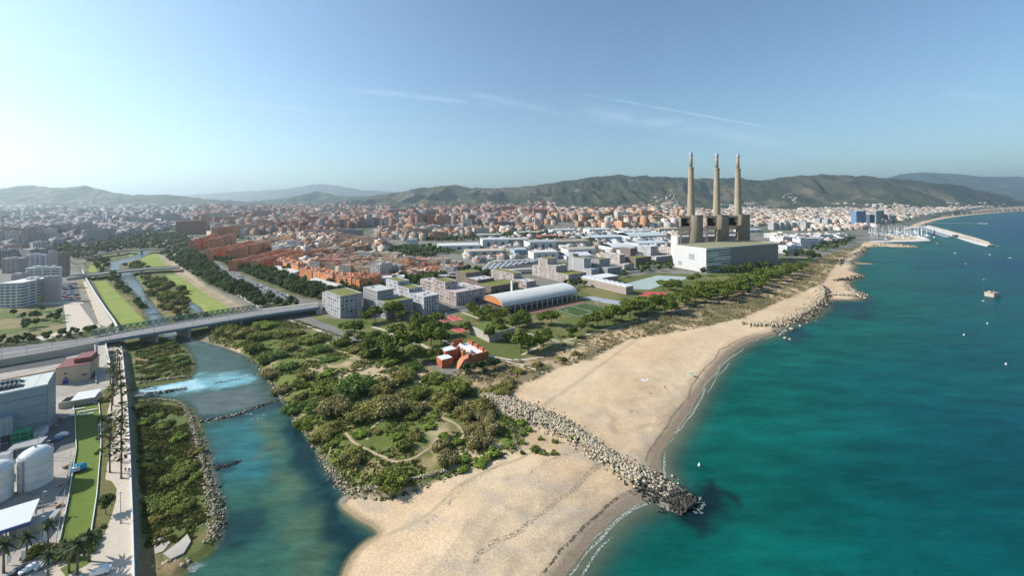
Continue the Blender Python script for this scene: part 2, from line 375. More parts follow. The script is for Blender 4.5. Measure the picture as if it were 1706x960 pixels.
col = mixc(col, du, smooth(ind + (n2 - .5) * 10, -3, 3))
def zone(pts, z, c, c2=None, sc=12, soft=1.0, seed=0, cover=1):
    global col
    s = sdist(PP(pts, z), GX, GY)
    cc = np.zeros(col.shape) + np.asarray(c)
    if c2 is not None: cc = mixc(cc, c2, smooth(fbm(GX / sc, GY / sc, 3, 100 + seed), .42, .66))
    col = mixc(col, cc, smooth(s, -soft, soft) * cover)
LAWN, LAWN2 = C(.20, .25, .045), C(.24, .27, .07)
zone([(154, 469), (176, 468), (200, 492), (240, 533), (252, 545), (205, 545), (188, 532)], 1, LAWN, LAWN2, 15)
zone([(142, 452), (163, 431), (170, 432), (160, 444), (166, 462), (152, 463)], 1, LAWN, LAWN2)
zone([(276, 458), (292, 457), (345, 490), (392, 516), (352, 524), (318, 500)], 1, LAWN, LAWN2, 15)
zone([(234, 430), (260, 422), (274, 432), (284, 443), (252, 446), (235, 443)], 1, LAWN, LAWN2)
zone([(213, 425), (232, 417), (234, 424), (218, 430)], 1, LAWN, LAWN2)
zone([(262, 424), (268, 422), (300, 444), (345, 478), (412, 516), (392, 517), (345, 490), (294, 456)], 2, C(.36, .28, .19), C(.30, .23, .15))
zone([(128, 468), (145, 465), (188, 533), (196, 548), (166, 542)], 5, C(.30, .24, .14), C(.13, .14, .05), 8)
zone([(-150, 512), (60, 508), (104, 512), (108, 552), (60, 562), (0, 572), (-150, 590)], 5, C(.11, .135, .04), C(.24, .19, .10), 14, 2, 3)
zone([(-150, 565), (0, 572), (105, 555), (165, 545), (185, 552), (150, 562), (0, 590), (-150, 610)], 5, C(.06, .08, .025), C(.10, .11, .04), 8, 2, 4)
zone([(430, 532), (490, 532), (548, 560), (575, 572), (530, 572), (470, 548)], 3, C(.17, .155, .065), C(.11, .115, .04), 10)
zone([(833, 693), (842, 692), (853, 708), (858, 748), (836, 750)], 2.5, C(.12, .17, .03), C(.10, .13, .03), 10)
zone([(843, 694), (858, 700), (884, 712), (876, 732), (862, 752)], 2.7, C(.055, .085, .02), C(.22, .16, .12), 6)
zone([(880, 712), (905, 716), (945, 733), (930, 757), (868, 755)], 2.7, C(.46, .33, .19), C(.52, .39, .24), 10)
zone([(300, 440), (330, 418), (380, 430), (470, 442), (560, 468), (640, 484), (700, 472), (740, 476), (660, 492), (540, 505), (500, 512), (440, 512), (345, 476)], 3, C(.10, .115, .045), C(.17, .15, .09), 16, 3, 6)
RGBA = np.concatenate([col, np.ones(col.shape[:2] + (1,))], -1)
attr_mat('terrain', scale=.16, var=.13, rough=.95, bump=.2, fine=1.6, finevar=.2)
def grid_obj(name, mask_faces, mname):
    r, c = mask_faces.shape; ii = np.arange((r + 1) * (c + 1)).reshape(r + 1, c + 1)
    q = np.stack([ii[:-1, :-1], ii[:-1, 1:], ii[1:, 1:], ii[1:, :-1]], -1)[mask_faces]
    used = np.unique(q); rm = np.full((r + 1) * (c + 1), -1); rm[used] = np.arange(len(used))
    V = np.stack([GX, GY, GZ], -1).reshape(-1, 3)[used]
    return link(name, npmesh(name, V, rm[q], mname, vertcol=RGBA.reshape(-1, 4)[used], smoothed=True))
fc = lambda A: (A[:-1, :-1] + A[1:, 1:] + A[1:, :-1] + A[:-1, 1:]) / 4
landm = ~((fc(DS) > 90) | (fc(GZ) < -3.6))
zb = (fc(inb) > 0) & (fc(ind) <= 0); ze = (fc(ine) > 0) & ~zb; zf = (fc(inf) > 0) & ~zb & ~ze
tag(grid_obj('beach', landm & zb, 'terrain'), kind='structure')
tag(grid_obj('scrubland', landm & ze, 'terrain'), kind='structure')
tag(grid_obj('river_plain', landm & zf, 'terrain'), kind='structure')
tag(grid_obj('ground', landm & ~zb & ~ze & ~zf, 'terrain'), kind='structure')

# ---- water: depth colour with painted sky sheen and wind patches; clear over the shallows
def water_mat(name, rip, rough=.12, bump=.25, spec=.5):
    m, n, l, b = newmat(name)
    a = n.new('ShaderNodeAttribute'); a.attribute_name = 'col'
    g = n.new('ShaderNodeNewGeometry')
    mp = n.new('ShaderNodeMapping'); mp.inputs['Rotation'].default_value = (0, 0, R(18)); mp.inputs['Scale'].default_value = (.55, 1.7, 1)
    l.new(g.outputs['Position'], mp.inputs[0])
    t = n.new('ShaderNodeTexNoise'); t.inputs['Scale'].default_value = rip; t.inputs['Detail'].default_value = 6; t.inputs['Roughness'].default_value = .62; l.new(mp.outputs[0], t.inputs['Vector'])
    bp = n.new('ShaderNodeBump'); bp.inputs['Strength'].default_value = bump; bp.inputs['Distance'].default_value = 1.0; l.new(t.outputs['Fac'], bp.inputs['Height'])
    t2 = n.new('ShaderNodeTexNoise'); t2.inputs['Scale'].default_value = rip * .28; t2.inputs['Detail'].default_value = 7; t2.inputs['Roughness'].default_value = .68; l.new(mp.outputs[0], t2.inputs['Vector'])
    mr = n.new('ShaderNodeMapRange'); mr.inputs['From Min'].default_value = .3; mr.inputs['From Max'].default_value = .7; mr.inputs['To Min'].default_value = .68; mr.inputs['To Max'].default_value = 1.32; l.new(t2.outputs['Fac'], mr.inputs['Value'])
    mx = n.new('ShaderNodeMix'); mx.data_type = 'RGBA'; mx.blend_type = 'MULTIPLY'; mx.inputs['Factor'].default_value = 1; l.new(a.outputs['Color'], mx.inputs[6]); l.new(mr.outputs[0], mx.inputs[7])
    l.new(mx.outputs[2], b.inputs['Base Color']); b.inputs['Roughness'].default_value = rough; b.inputs['IOR'].default_value = 1.33; b.inputs['Specular IOR Level'].default_value = spec
    l.new(bp.outputs[0], b.inputs['Normal'])
    tr = n.new('ShaderNodeBsdfTransparent'); tr.inputs[0].default_value = (.80, .92, .90, 1)
    ms = n.new('ShaderNodeMixShader'); l.new(a.outputs['Alpha'], ms.inputs[0]); l.new(tr.outputs[0], ms.inputs[1]); l.new(b.outputs[0], ms.inputs[2]); l.new(ms.outputs[0], n['Material Output'].inputs[0])
    return m
water_mat('sea_water', .22, .32, .7, .06); water_mat('river_water', .5, .12, .25, .12)
def water_obj(name, u0, u1, su, vs, cfun, mname, test):
    us = np.arange(u0, u1, su); U_, V_ = np.meshgrid(us, vs); Y = F * CH / (V_ - VH); X = (U_ - UC) / F * Y
    ds, dr = water_depths(X, Y); c4 = cfun(X, Y, ds, dr, U_, V_)
    r, c = U_.shape; ii = np.arange(r * c).reshape(r, c); q = np.stack([ii[:-1, :-1], ii[:-1, 1:], ii[1:, 1:], ii[1:, :-1]], -1)
    k = test(X, Y, ds, dr)[:-1, :-1]; q = q[k]; used = np.unique(q); rm = np.full(r * c, -1); rm[used] = np.arange(len(used))
    return link(name, npmesh(name, np.stack([X, Y, X * 0], -1).reshape(-1, 3)[used], rm[q], mname, vertcol=c4.reshape(-1, 4)[used], smoothed=True))
TIP = P(1140, 838)
def sea_col(X, Y, ds, dr, U_, V_):
    n = fbm(X / 60, Y / 60, 4, 3); n_ = fbm(X / 200, Y / 90, 4, 9)
    dpt = ds + (n - .5) * 40
    c = np.zeros(X.shape + (3,)) + C(.002, .086, .070)
    c = mixc(c, C(.0, .062, .066), smooth(dpt, 25, 110))
    c = mixc(c, C(.0, .036, .094), smooth(ds + (n_ - .5) * 240, 90, 340))
    c = mixc(c, C(.0, .024, .102), smooth(ds + (n_ - .5) * 300, 280, 900))
    c = mixc(c, C(.03, .11, .09), 1 - smooth(ds, 0, 16))
    d = sdist(PP([(1068, 846), (1110, 812), (1140, 798), (1185, 800), (1218, 818), (1232, 846), (1222, 872), (1185, 888), (1140, 880), (1105, 866)]), X, Y) + (fbm(X / 7, Y / 7, 4, 51) - .5) * 16
    c = mixc(c, C(.006, .018, .024), smooth(d, -3, 6) * .93)
    for pts in ([(1375, 505), (1440, 495), (1470, 508), (1445, 530), (1390, 525), (1330, 548)], [(1300, 555), (1345, 540), (1350, 560), (1320, 570)]):
        d = sdist(PP(pts), X, Y) + (fbm(X / 22, Y / 22, 4, 53) - .5) * 45
        c = mixc(c, C(.006, .025, .05), smooth(d, -10, 14) * .6)
    c = c * (1 + .55 * (fbm(X / 170 + Y / 90, Y / 34 - X / 260, 5, 91) - .5) + .35 * (fbm(X / 26, Y / 9, 4, 92) - .5))[..., None]  # wind patches and swell painted into the colour as lighter and darker streaks
    al = np.clip(smooth(ds + (n - .5) * 4, -1, 13) * .92 + .06, 0, 1); al = np.maximum(al, smooth(ds, 12, 22))
    return np.concatenate([c, al[..., None]], -1)
def riv_col(X, Y, ds, dr, U_, V_):
    n = fbm(X / 18, Y / 18, 4, 13); n_ = fbm(X / 6, Y / 9, 4, 19)
    c = np.zeros(X.shape + (3,)) + C(.060, .098, .084)
    def z(pts, colr, soft, amt, wob=14, s=0):
        nonlocal c
        d = sdist(PP(pts), X, Y) + (fbm(X / 13, Y / 13, 6, 200 + s) - .5) * wob * 1.5
        c = mixc(c, colr, smooth(d, -soft, soft) * amt)
    z([(325, 690), (470, 668), (510, 740), (560, 800), (640, 900), (560, 1050), (300, 1050), (350, 780)], C(.026, .085, .070), 6, .95, s=1)
    z([(355, 720), (425, 695), (440, 760), (430, 800), (380, 790)], C(.03, .15, .165), 8, .7, s=2)
    z([(415, 690), (455, 700), (500, 800), (540, 870), (555, 960), (480, 1000), (460, 880), (440, 780)], C(.075, .120, .07), 4, .75, 12, s=3)
    z([(470, 680), (500, 720), (575, 820), (580, 860), (640, 900), (560, 1000), (545, 880), (500, 790)], C(.006, .028, .036), 4, .9, 10, s=4)
    z([(380, 800), (470, 830), (520, 960), (430, 1040), (380, 960)], C(.03, .105, .075), 8, .7, s=5)
    z([(345, 860), (440, 855), (470, 885), (440, 905), (350, 900)], C(.006, .028, .04), 4, .65, 10, s=6)
    z([(350, 770), (400, 765), (400, 785), (360, 795)], C(.012, .035, .045), 2, .75, 10, s=7)
    z([(325, 705), (330, 690), (400, 688), (470, 664), (478, 675), (400, 700)], C(.02, .04, .05), 1.5, .7, 6, s=8)
    z([(330, 660), (420, 655), (455, 668), (330, 690)], C(.12, .13, .13), 6, .6, s=9)  # lighter grey of the reflected sky painted into the pool
    z([(222, 648), (260, 640), (330, 624), (400, 625), (440, 635), (400, 645), (320, 652), (250, 660), (222, 660)], C(.26, .56, .64), 4, .55, 14, s=10)
    z([(228, 646), (262, 642), (320, 634), (335, 645), (300, 650), (240, 656)], C(.50, .70, .74), 2.5, .6, 10, s=11)
    z([(240, 560), (420, 590), (300, 400), (150, 400)], C(.12, .15, .155), 5, .85, s=12)  # greyish sky reflection put into the colour of the upper reach
    z([(285, 940), (330, 930), (355, 938), (325, 962), (280, 970)], C(.40, .48, .48), 2, .6, 22, s=13)
    al = smooth(dr, -.5, 3.2) * .9 + .1; al = np.maximum(al, smooth(dr, 3, 6))
    return np.concatenate([c, al[..., None]], -1)
vsea = np.concatenate([np.arange(1085, 560, -3), np.arange(560, 400, -2), np.arange(400, 340.4, -1.0), [340.0]])
tag(water_obj('sea', 820, 3260, 5, vsea, sea_col, 'sea_water', lambda X, Y, a, b: (a > -40) & (X > 0)), kind='structure')
vriv = np.concatenate([np.arange(1085, 560, -3), np.arange(560, 398, -1.5)])
tag(water_obj('river', 100, 680, 3, vriv, riv_col, 'river_water', lambda X, Y, a, b: (b > -14) & (X < 0)), kind='structure')

# ---- hills
attr_mat('hillside', scale=.004, var=.38, rough=.95, fine=.03)
HILLS = []
def hills(name, prof, D, front, back, seed, base_col, rough_amt=.46):
    xs = np.array([(u - UC) / F * D for u, v in prof]); zs = np.array([CH + (VH - v) * D / F for u, v in prof])
    def hz(X, Y):
        wx = X + (fbm(X / 900, Y / 900, 3, seed) - .5) * 900 * np.clip((D - Y) / front, 0, 1)
        ridge = np.interp(wx, xs, zs, left=0, right=0)
        t = np.clip(np.where(Y < D, 1 - (D - Y) / front, 1 - (Y - D) / back), 0, 1)
        rdg = 1 - np.abs(2 * fbm(X / 420, Y / 1100, 5, seed + 3) - 1) * 1.25
        k = np.clip(1 - np.abs(Y - D) / (front * .25), 0, 1)
        sh = t ** 1.25 * (1 - rough_amt * (1 - k) * (1 - rdg) * 2.2)
        e = smooth(X, xs[0], xs[0] + .04 * (xs[-1] - xs[0])) * smooth(-X, -xs[-1], -xs[-1] + .04 * (xs[-1] - xs[0]))
        land = smooth(-sdist(SEA[::3], X, Y), 60, 900)
        crest = (fbm(X / 260, Y / 260, 4, seed + 12) - .5) * .045 * ridge
        return np.clip((ridge + crest) * sh * e * land, 0, None) + (fbm(X / 110, Y / 110, 4, seed + 9) - .5) * 46 * smooth(ridge * sh * e * land, 20, 120)
    nx, ny = 760, 70
    gx, gy = np.meshgrid(np.linspace(xs[0], xs[-1], nx), np.concatenate([np.linspace(D - front, D, 64), np.linspace(D, D + back, 23)[1:]]))
    gz = hz(gx, gy) - 4
    m = smooth(fbm(gx / 500, gy / 500, 4, seed + 5), .45, .65)
    c = mixc(np.zeros(gx.shape + (3,)) + C(*base_col), C(.085, .078, .042), m * .8); c = mixc(c, C(.14, .115, .08), smooth(fbm(gx / 300, gy / 300, 4, seed + 6), .63, .72) * .7)
    r, cc = gx.shape; ii = np.arange(r * cc).reshape(r, cc); q = np.stack([ii[:-1, :-1], ii[:-1, 1:], ii[1:, 1:], ii[1:, :-1]], -1)
    c4 = np.concatenate([c, np.ones(gx.shape + (1,))], -1)
    o = link(name, npmesh(name, np.stack([gx, gy, gz], -1).reshape(-1, 3), q, 'hillside', vertcol=c4.reshape(-1, 4), smoothed=True)); tag(o, kind='structure')
    HILLS.append(hz); return o
hills('hills', [(560, 336), (590, 334), (620, 326), (660, 320), (690, 315), (730, 310), (757, 307), (785, 312), (840, 313), (880, 310), (930, 303), (960, 299), (990, 294), (1030, 291), (1060, 292), (1100, 295), (1130, 295),
      (1150, 296), (1190, 298), (1230, 295), (1250, 299), (1270, 300), (1300, 296), (1330, 292), (1370, 289), (1400, 292), (1440, 292), (1480, 296), (1520, 300), (1560, 305), (1600, 303), (1650, 300), (1706, 295), (1800, 296), (1960, 310)], 6200, 2300, 2500, 3, (.036, .045, .020))
hills('hills', [(-420, 330), (-200, 318), (-60, 318), (0, 315), (30, 309), (55, 308), (90, 312), (110, 313), (140, 309), (170, 316), (190, 322), (230, 324), (280, 323), (310, 328), (360, 332), (420, 336), (470, 338)], 6800, 1900, 2500, 17, (.045, .06, .03))
hills('hills', [(400, 338), (430, 334), (470, 330), (500, 325), (530, 318), (560, 325), (600, 327), (640, 329), (700, 334)], 8800, 1800, 2000, 29, (.045, .06, .03))
hills('hills', [(230, 334), (290, 326), (350, 322), (420, 318), (470, 315), (530, 306), (560, 309), (600, 316), (660, 320), (720, 326), (800, 330)], 19000, 5000, 4000, 41, (.05, .06, .04), .15)
hills('hills', [(1400, 320), (1470, 298), (1500, 290), (1540, 287), (1600, 290), (1640, 295), (1700, 294), (1800, 300), (1950, 316)], 15000, 3500, 4000, 53, (.045, .06, .03), .15)
def ground_z(X, Y):
    X = np.asarray(X, float); Y = np.asarray(Y, float)
    z = terr(X, Y)
    for h in HILLS[:2]: z = np.maximum(z, np.where(Y > 3500, h(X, Y) - 4, 0))
    return z

# ---- haze
m, n, l, b = newmat('haze'); n.remove(b)
pv = n.new('ShaderNodeVolumePrincipled'); pv.inputs['Color'].default_value = (.78, .93, 1, 1); pv.inputs['Density'].default_value = 7.2e-5; pv.inputs['Anisotropy'].default_value = .58
l.new(pv.outputs[0], n['Material Output'].inputs['Volume'])
tag(MB().box((0, 14000, 590), (70000, 40000, 1190)).build('haze', 'haze'), kind='stuff')

# ================================================================== materials for things
attr_mat('leaves', scale=.5, var=.22, rough=.75, spec=.15, transl=.22)
attr_mat('city', scale=.12, var=.10, rough=.85, windows=True)
attr_mat('paint', scale=.3, var=.10, rough=.7)
attr_mat('stone', scale=.6, var=.25, rough=.95, fine=2.5)
mat('bark', (.11, .08, .055), .9); mat('palm_bark', (.16, .125, .09), .9)
mat('concrete', (.42, .38, .32), .9, .12, .2); mat('white_concrete', (.62, .61, .58), .8, .06, .3); mat('grey_metal', (.32, .34, .36), .5, .08); mat('white_paint', (.68, .69, .69), .5, .05)
mat('asphalt', (.085, .085, .088), .9, .18, .25); mat('road', (.17, .165, .16), .9, .15, .15); mat('paving', (.52, .44, .35), .85, .10, .6); mat('path', (.50, .43, .33), .9, .12, .5); mat('glass', (.035, .045, .055), .15, .1, spec=.6)
mat('green_roof', (.13, .145, .03), .95, .22, .35, col2=(.19, .185, .05)); mat('dark', (.02, .02, .022), .8); mat('red_court', (.46, .085, .075), .85, .08, .3); mat('turf', (.05, .085, .02), .95, .12, .3)
mat('line_white', (.8, .8, .78), .7, .03); mat('blue_plaza', (.34, .40, .38), .8, .12, .15); mat('dark_metal', (.06, .065, .07), .5)

# ------------------------------------------------------------------ plants
def ico(sub=1):
    bm = bmesh.new(); bmesh.ops.create_icosphere(bm, subdivisions=sub, radius=1)
    v = np.array([p.co[:] for p in bm.verts]); f = np.array([[q.index for q in p.verts] for p in bm.faces]); bm.free(); return v, f
ICO1, ICO2 = ico(1), ico(2)
def leaf_mesh(name, clumps, nper, size, c1, c2, seed, core=.82, droop=0, aspect=1.0):
    """clumps: rows (x, y, z, rx, ry, rz); leaf-sized faces spread over and inside each clump"""
    g = np.random.default_rng(seed); V = []; Q = []; FC = []; T = []; TC = []; nv = 0; c1 = np.array(c1); c2 = np.array(c2)
    for x, y, z, rx, ry, rz in clumps:
        shade = g.uniform(.7, 1.3)
        n = nper; d = g.normal(size=(n, 3)); d /= np.linalg.norm(d, axis=1)[:, None]; d[:, 2] = np.where(d[:, 2] < -.35, -d[:, 2], d[:, 2])
        rr = g.uniform(.66, 1.28, n)[:, None] * (.85 + .3 * g.random()); ctr = np.array([x, y, z]) + d * rr * np.array([rx, ry, rz])
        nr = d + g.normal(size=(n, 3)) * .55; nr /= np.linalg.norm(nr, axis=1)[:, None]
        a = np.cross(nr, g.normal(size=(n, 3))); a /= np.linalg.norm(a, axis=1)[:, None] + 1e-9; b = np.cross(nr, a)
        s = size * g.uniform(.6, 1.35, n)[:, None]
        q = np.stack([ctr - a * s - b * s * aspect * .6, ctr + a * s * .7 - b * s * aspect, ctr + a * s + b * s * aspect * .7, ctr - a * s * .6 + b * s * aspect], 1)
        V.append(q.reshape(-1, 3)); Q.append(np.arange(nv, nv + 4 * n).reshape(n, 4)); nv += 4 * n
        m = g.random(n)[:, None]; FC.append((c1 * (1 - m) + c2 * m) * shade * g.uniform(.75, 1.25, n)[:, None])
        iv, if_ = ICO1; p = iv * g.uniform(.8, 1.12, len(iv))[:, None] * core
        V.append(np.array([x, y, z]) + p * np.array([rx, ry, rz])); T.append(if_ + nv); nv += len(iv); TC.append(np.tile(c1 * 1.0 * shade, (len(if_), 1)))
    FCs = np.concatenate(FC + TC); FCs = np.concatenate([FCs, np.ones((len(FCs), 1))], 1)
    return npmesh(name, np.concatenate(V), np.concatenate(Q), 'leaves', facecol=FCs, tris=np.concatenate(T))
PINE_C, SHRUB_C = ((0.077, 0.111, 0.018), (0.169, 0.200, 0.035)), [((0.116, 0.145, 0.026), (0.230, 0.255, 0.051)), ((0.184, 0.172, 0.044), (0.307, 0.269, 0.083)), ((0.131, 0.193, 0.029), (0.276, 0.345, 0.055)), ((0.195, 0.169, 0.070), (0.295, 0.249, 0.105)), ((0.085, 0.138, 0.031), (0.162, 0.227, 0.051))]
def trunk_mesh(name, h, r, limbs, m='bark', lean=0):
    b = MB(); b.tube([(0, 0, -.3), (lean * .3, 0, h * .5), (lean, 0, h)], [r, r * .75, r * .55], 6)
    for p in limbs: b.tube([(lean * .8, 0, h * .8), (p[0] * .5 + lean * .4, p[1] * .5, h + (p[2] - h) * .4), tuple(p)], [r * .5, r * .38, r * .2], 5)
    return b.mesh(name, m, True)
def make_pine(seed, flat=.5, hgt=9):
    g = random.Random(seed); n = g.randint(6, 9); cl = []
    for i in range(n):
        a = 2 * math.pi * i / n + g.uniform(-.4, .4); rr = g.uniform(1.8, 3.3) if i else 0
        r = g.uniform(2.0, 2.9); cl.append((rr * math.cos(a), rr * math.sin(a), hgt - 2.9 + g.uniform(-1.0, .9) + (1.0 if rr < 2.2 else 0), r, r, r * flat * 1.6))
    return leaf_mesh('crown', cl, 90, .42, *PINE_C, seed), trunk_mesh('trunk', hgt * .62, .28, [(c[0] * .7, c[1] * .7, c[2]) for c in cl[:4]], lean=g.uniform(-.5, .5))
def make_broad(seed, cols, hgt=9, wid=3.2):
    g = random.Random(seed); cl = [(0, 0, hgt * .62, wid * .75, wid * .75, hgt * .34)]
    for i in range(7):
        a = g.uniform(0, 6.28); rr = wid * g.uniform(.4, .75); r = wid * g.uniform(.35, .55); cl.append((rr * math.cos(a), rr * math.sin(a), hgt * g.uniform(.4, .8), r, r, r * 1.1))
    return leaf_mesh('crown', cl, 70, .40, *cols, seed), trunk_mesh('trunk', hgt * .45, .2, [(c[0] * .6, c[1] * .6, c[2]) for c in cl[1:4]])
def make_shrub(seed, cols, wid=3.5, hgt=3.2, n=9, per=105, size=.30):
    g = random.Random(seed); cl = [(0, 0, hgt * .35, wid * .75, wid * .65, hgt * .5)]
    for i in range(n - 1):
        a = g.uniform(0, 6.28); rr = wid * g.uniform(.25, .85); r = wid * g.uniform(.24, .46); cl.append((rr * math.cos(a), rr * math.sin(a), hgt * g.uniform(.2, .62), r, r, hgt * g.uniform(.26, .42)))
    b = MB()
    for c in cl[1:6]: b.tube([(c[0] * .15, c[1] * .15, -.4), (c[0] * .6, c[1] * .6, c[2] * .6), (c[0], c[1], c[2])], [.12, .09, .04], 5)
    return leaf_mesh('crown', cl, per, size, *cols, seed, aspect=1.2), b.mesh('stem', 'bark')
def make_palm(seed, h, kind):
    g = random.Random(seed); b = MB(); b.tube([(0, 0, -.3), (g.uniform(-.15, .15), 0, h * .5), (g.uniform(-.3, .3), 0, h)], [.34, .26, .24], 8)
    tr = b.mesh('trunk', 'palm_bark', True); V = []; Q = []; FCl = []
    n = 26 if kind == 'fan' else 30
    for i in range(n):
        a = 2.399 * i; el = lerp(75, -50, i / n) if kind == 'fan' else lerp(80, -35, i / n); el = R(el + g.uniform(-8, 8)); L = g.uniform(1.7, 2.3) if kind == 'fan' else g.uniform(3.0, 4.0)
        d = Vector((math.cos(a), math.sin(a), 0)); sidev = Vector((-d.y, d.x, 0)); base = Vector((0, 0, h)); dead = kind == 'fan' and i > n * .72
        c = (.15, .115, .06) if dead else tuple(x * g.uniform(.75, 1.3) for x in ((.075, .095, .032) if kind == 'fan' else (.075, .10, .042)))
        if kind == 'fan':
            tip = base + d * L * math.cos(el) + Vector((0, 0, L * math.sin(el))); nrm = (tip - base).normalized().cross(sidev)
            for k in range(5):
                an = (k - 2) * .42; e = tip + ((tip - base).normalized() * math.cos(an) + sidev * math.sin(an)) * 1.1 - Vector((0, 0, .35)); m_ = base.lerp(tip, .55)
                pr = (sidev * math.cos(an) - (tip - base).normalized() * math.sin(an)) * .24; o = len(V)
                V += [tuple(m_), tuple(tip.lerp(e, .4) - pr), tuple(e), tuple(tip.lerp(e, .4) + pr)]; Q.append((o, o + 1, o + 2, o + 3)); FCl.append(c + (1,))
        else:
            pts = []
            for k in range(5):
                t = k / 4; pts.append(base + d * L * t * math.cos(el) + Vector((0, 0, L * t * math.sin(el) - 1.5 * t * t)))
            for k in range(4):
                w0, w1 = (.30, .42, .40, .28)[k], (.42, .40, .28, .04)[k]
                for sg in (-1, 1):
                    o = len(V); V += [tuple(pts[k]), tuple(pts[k + 1]), tuple(pts[k + 1] + sidev * sg * w1 - Vector((0, 0, .12))), tuple(pts[k] + sidev * sg * w0 - Vector((0, 0, .12)))]; Q.append((o, o + 1, o + 2, o + 3)); FCl.append(c + (1,))
    return npmesh('crown', V, Q, 'leaves', facecol=FCl), tr
PINES = [make_pine(40 + i) for i in range(6)]
BROAD = [make_broad(60 + i, (((.055, .085, .018), (.11, .15, .034)), ((.07, .115, .022), (.135, .19, .04)), ((.042, .07, .022), (.08, .11, .034)))[i % 3], 9 + i % 2) for i in range(6)]
BIGSH = [make_shrub(180 + i, SHRUB_C[i % 5], 3.6, 3.2, 26, 95, .17) for i in range(5)]
SHRUBS = [make_shrub(80 + i, SHRUB_C[i % 5], 3.5, 3.0 + (i % 3) * .5) for i in range(10)]
FANS = [make_palm(100 + i, 9.5 + i * .8, 'fan') for i in range(3)]; DATES = [make_palm(110 + i, 7.0 + i * .9, 'date') for i in range(3)]
def plant(name, kit, x, y, z, s, label, cat, group, sz=None, parts=('crown', 'trunk')):
    o = empty(name, (x, y, z), random.uniform(0, 6.28), label, cat, group); o.scale = (s, s, sz or s)
    for nm, me in zip(parts, kit): link(nm, me, o)
    return o
def scatter(poly, n, mind, seed, tests=()):
    g = np.random.default_rng(seed); p = np.array(poly); lo, hi = p.min(0), p.max(0); out = []; tries = 0
    while len(out) < n and tries < n * 40:
        k = g.uniform(lo, hi, (n * 4, 2)); tries += n * 4; k = k[inside(poly, k[:, 0], k[:, 1])]
        for q in k:
            if len(out) >= n: break
            if out and mind and (((np.array(out) - q) ** 2).sum(1).min() < mind * mind): continue
            out.append(q)
    return np.array(out).reshape(-1, 2)

# ---- low growth on the scrubland and the dunes
def tufts(name, polys, n, size, cols, seed, hgt=1.0, zt=None, avoid=()):
    g = np.random.default_rng(seed); pts = []
    for poly, k in polys: pts.append(scatter(poly, k, 0, seed + len(pts)))
    pts = np.concatenate(pts)
    nn = fbm(pts[:, 0] / 11, pts[:, 1] / 11, 3, seed); pts = pts[nn > .42]
    for line, wd in avoid: pts = pts[dseg(line, pts[:, 0], pts[:, 1]) > wd]
    ds, dr = water_depths(pts[:, 0], pts[:, 1]); pts = pts[(ds < -3) & (dr < -1)]
    z = terr(pts[:, 0], pts[:, 1]); k = 4; N = len(pts) * k
    c = np.repeat(np.concatenate([pts, z[:, None]], 1), k, 0) + g.normal(size=(N, 3)) * np.array([size * .7, size * .7, 0])
    a = g.uniform(0, 6.28, N); s = size * g.uniform(.5, 1.3, N); dx, dy = np.cos(a) * s, np.sin(a) * s; h = s * hgt * g.uniform(.5, 1.2, N); lx, ly = g.normal(size=N) * s * .5, g.normal(size=N) * s * .5
    q = np.stack([np.stack([c[:, 0] - dx, c[:, 1] - dy, c[:, 2] - .1], 1), np.stack([c[:, 0] + dx, c[:, 1] + dy, c[:, 2] - .1], 1), np.stack([c[:, 0] + dx * .7 + lx, c[:, 1] + dy * .7 + ly, c[:, 2] + h], 1), np.stack([c[:, 0] - dx * .7 + lx, c[:, 1] - dy * .7 + ly, c[:, 2] + h * .9], 1)], 1)
    cc = np.array(cols)[g.integers(0, len(cols), N)] * g.uniform(.7, 1.3, N)[:, None]
    return tag(link(name, npmesh(name, q.reshape(-1, 3), np.arange(4 * N).reshape(N, 4), 'leaves', facecol=np.concatenate([cc, np.ones((N, 1))], 1))), kind='stuff')
PATHS_D = [PP([(735, 655), (712, 664), (700, 678), (712, 688), (742, 700), (765, 712), (772, 725), (760, 738)], 3), PP([(575, 722), (590, 738), (615, 752), (640, 765), (660, 772), (690, 765), (720, 745)], 3), PP([(640, 700), (615, 720), (612, 735)], 3),
           PP([(510, 600), (535, 603), (550, 612), (556, 620)], 3), PP([(548, 580), (580, 590), (600, 600)], 3), PP([(515, 616), (550, 625), (570, 632)], 3)]
tufts('undergrowth', [(DELTA, 15000)], 0, .55, [(.11, .145, .03), (.09, .12, .026), (.15, .18, .04), (.19, .165, .07)], 5, .8, avoid=[(p, 1.3) for p in PATHS_D])
tufts('dune_grass', [(DUNE, 9000)], 0, .6, [(.26, .20, .10), (.20, .17, .08), (.12, .13, .045), (.33, .26, .15)], 6, 1.0)
LOWB = [PP([(227, 672), (300, 680), (322, 720), (340, 790), (350, 860), (320, 900), (240, 912), (232, 800)], 1), PP([(226, 580), (285, 565), (318, 600), (312, 626), (228, 636)], 1)]
tufts('bank_grass', [(LOWB[0], 5600), (LOWB[1], 2000)], 0, .6, [(.11, .14, .03), (.085, .115, .026), (.16, .17, .04), (.20, .16, .065)], 7, .8)
def pathstrip(name, pts, wd, m, z=.06, flat=None):
    """strip of ground surface laid along plan points"""
    p = [Vector((x, y)) for x, y in pts]; L = []; Rr = []
    p = resample(p, 6.0)
    for i in range(len(p)):
        d = (p[min(i + 1, len(p) - 1)] - p[max(i - 1, 0)]).normalized(); nn = Vector((-d.y, d.x)) * wd / 2; L.append(p[i] + nn); Rr.append(p[i] - nn)
    XY = np.array([q[:] for pair in zip(L, Rr) for q in pair]); zz = (terr(XY[:, 0], XY[:, 1]) if flat is None else np.full(len(XY), flat)) + z
    me = npmesh(name, np.concatenate([XY, zz[:, None]], 1), [(2 * i + 1, 2 * i + 3, 2 * i + 2, 2 * i) for i in range(len(p) - 1)], m)
    return tag(link(name, me), kind='structure')
mat('sandy_path', (.44, .34, .21), .95, .15, .8)
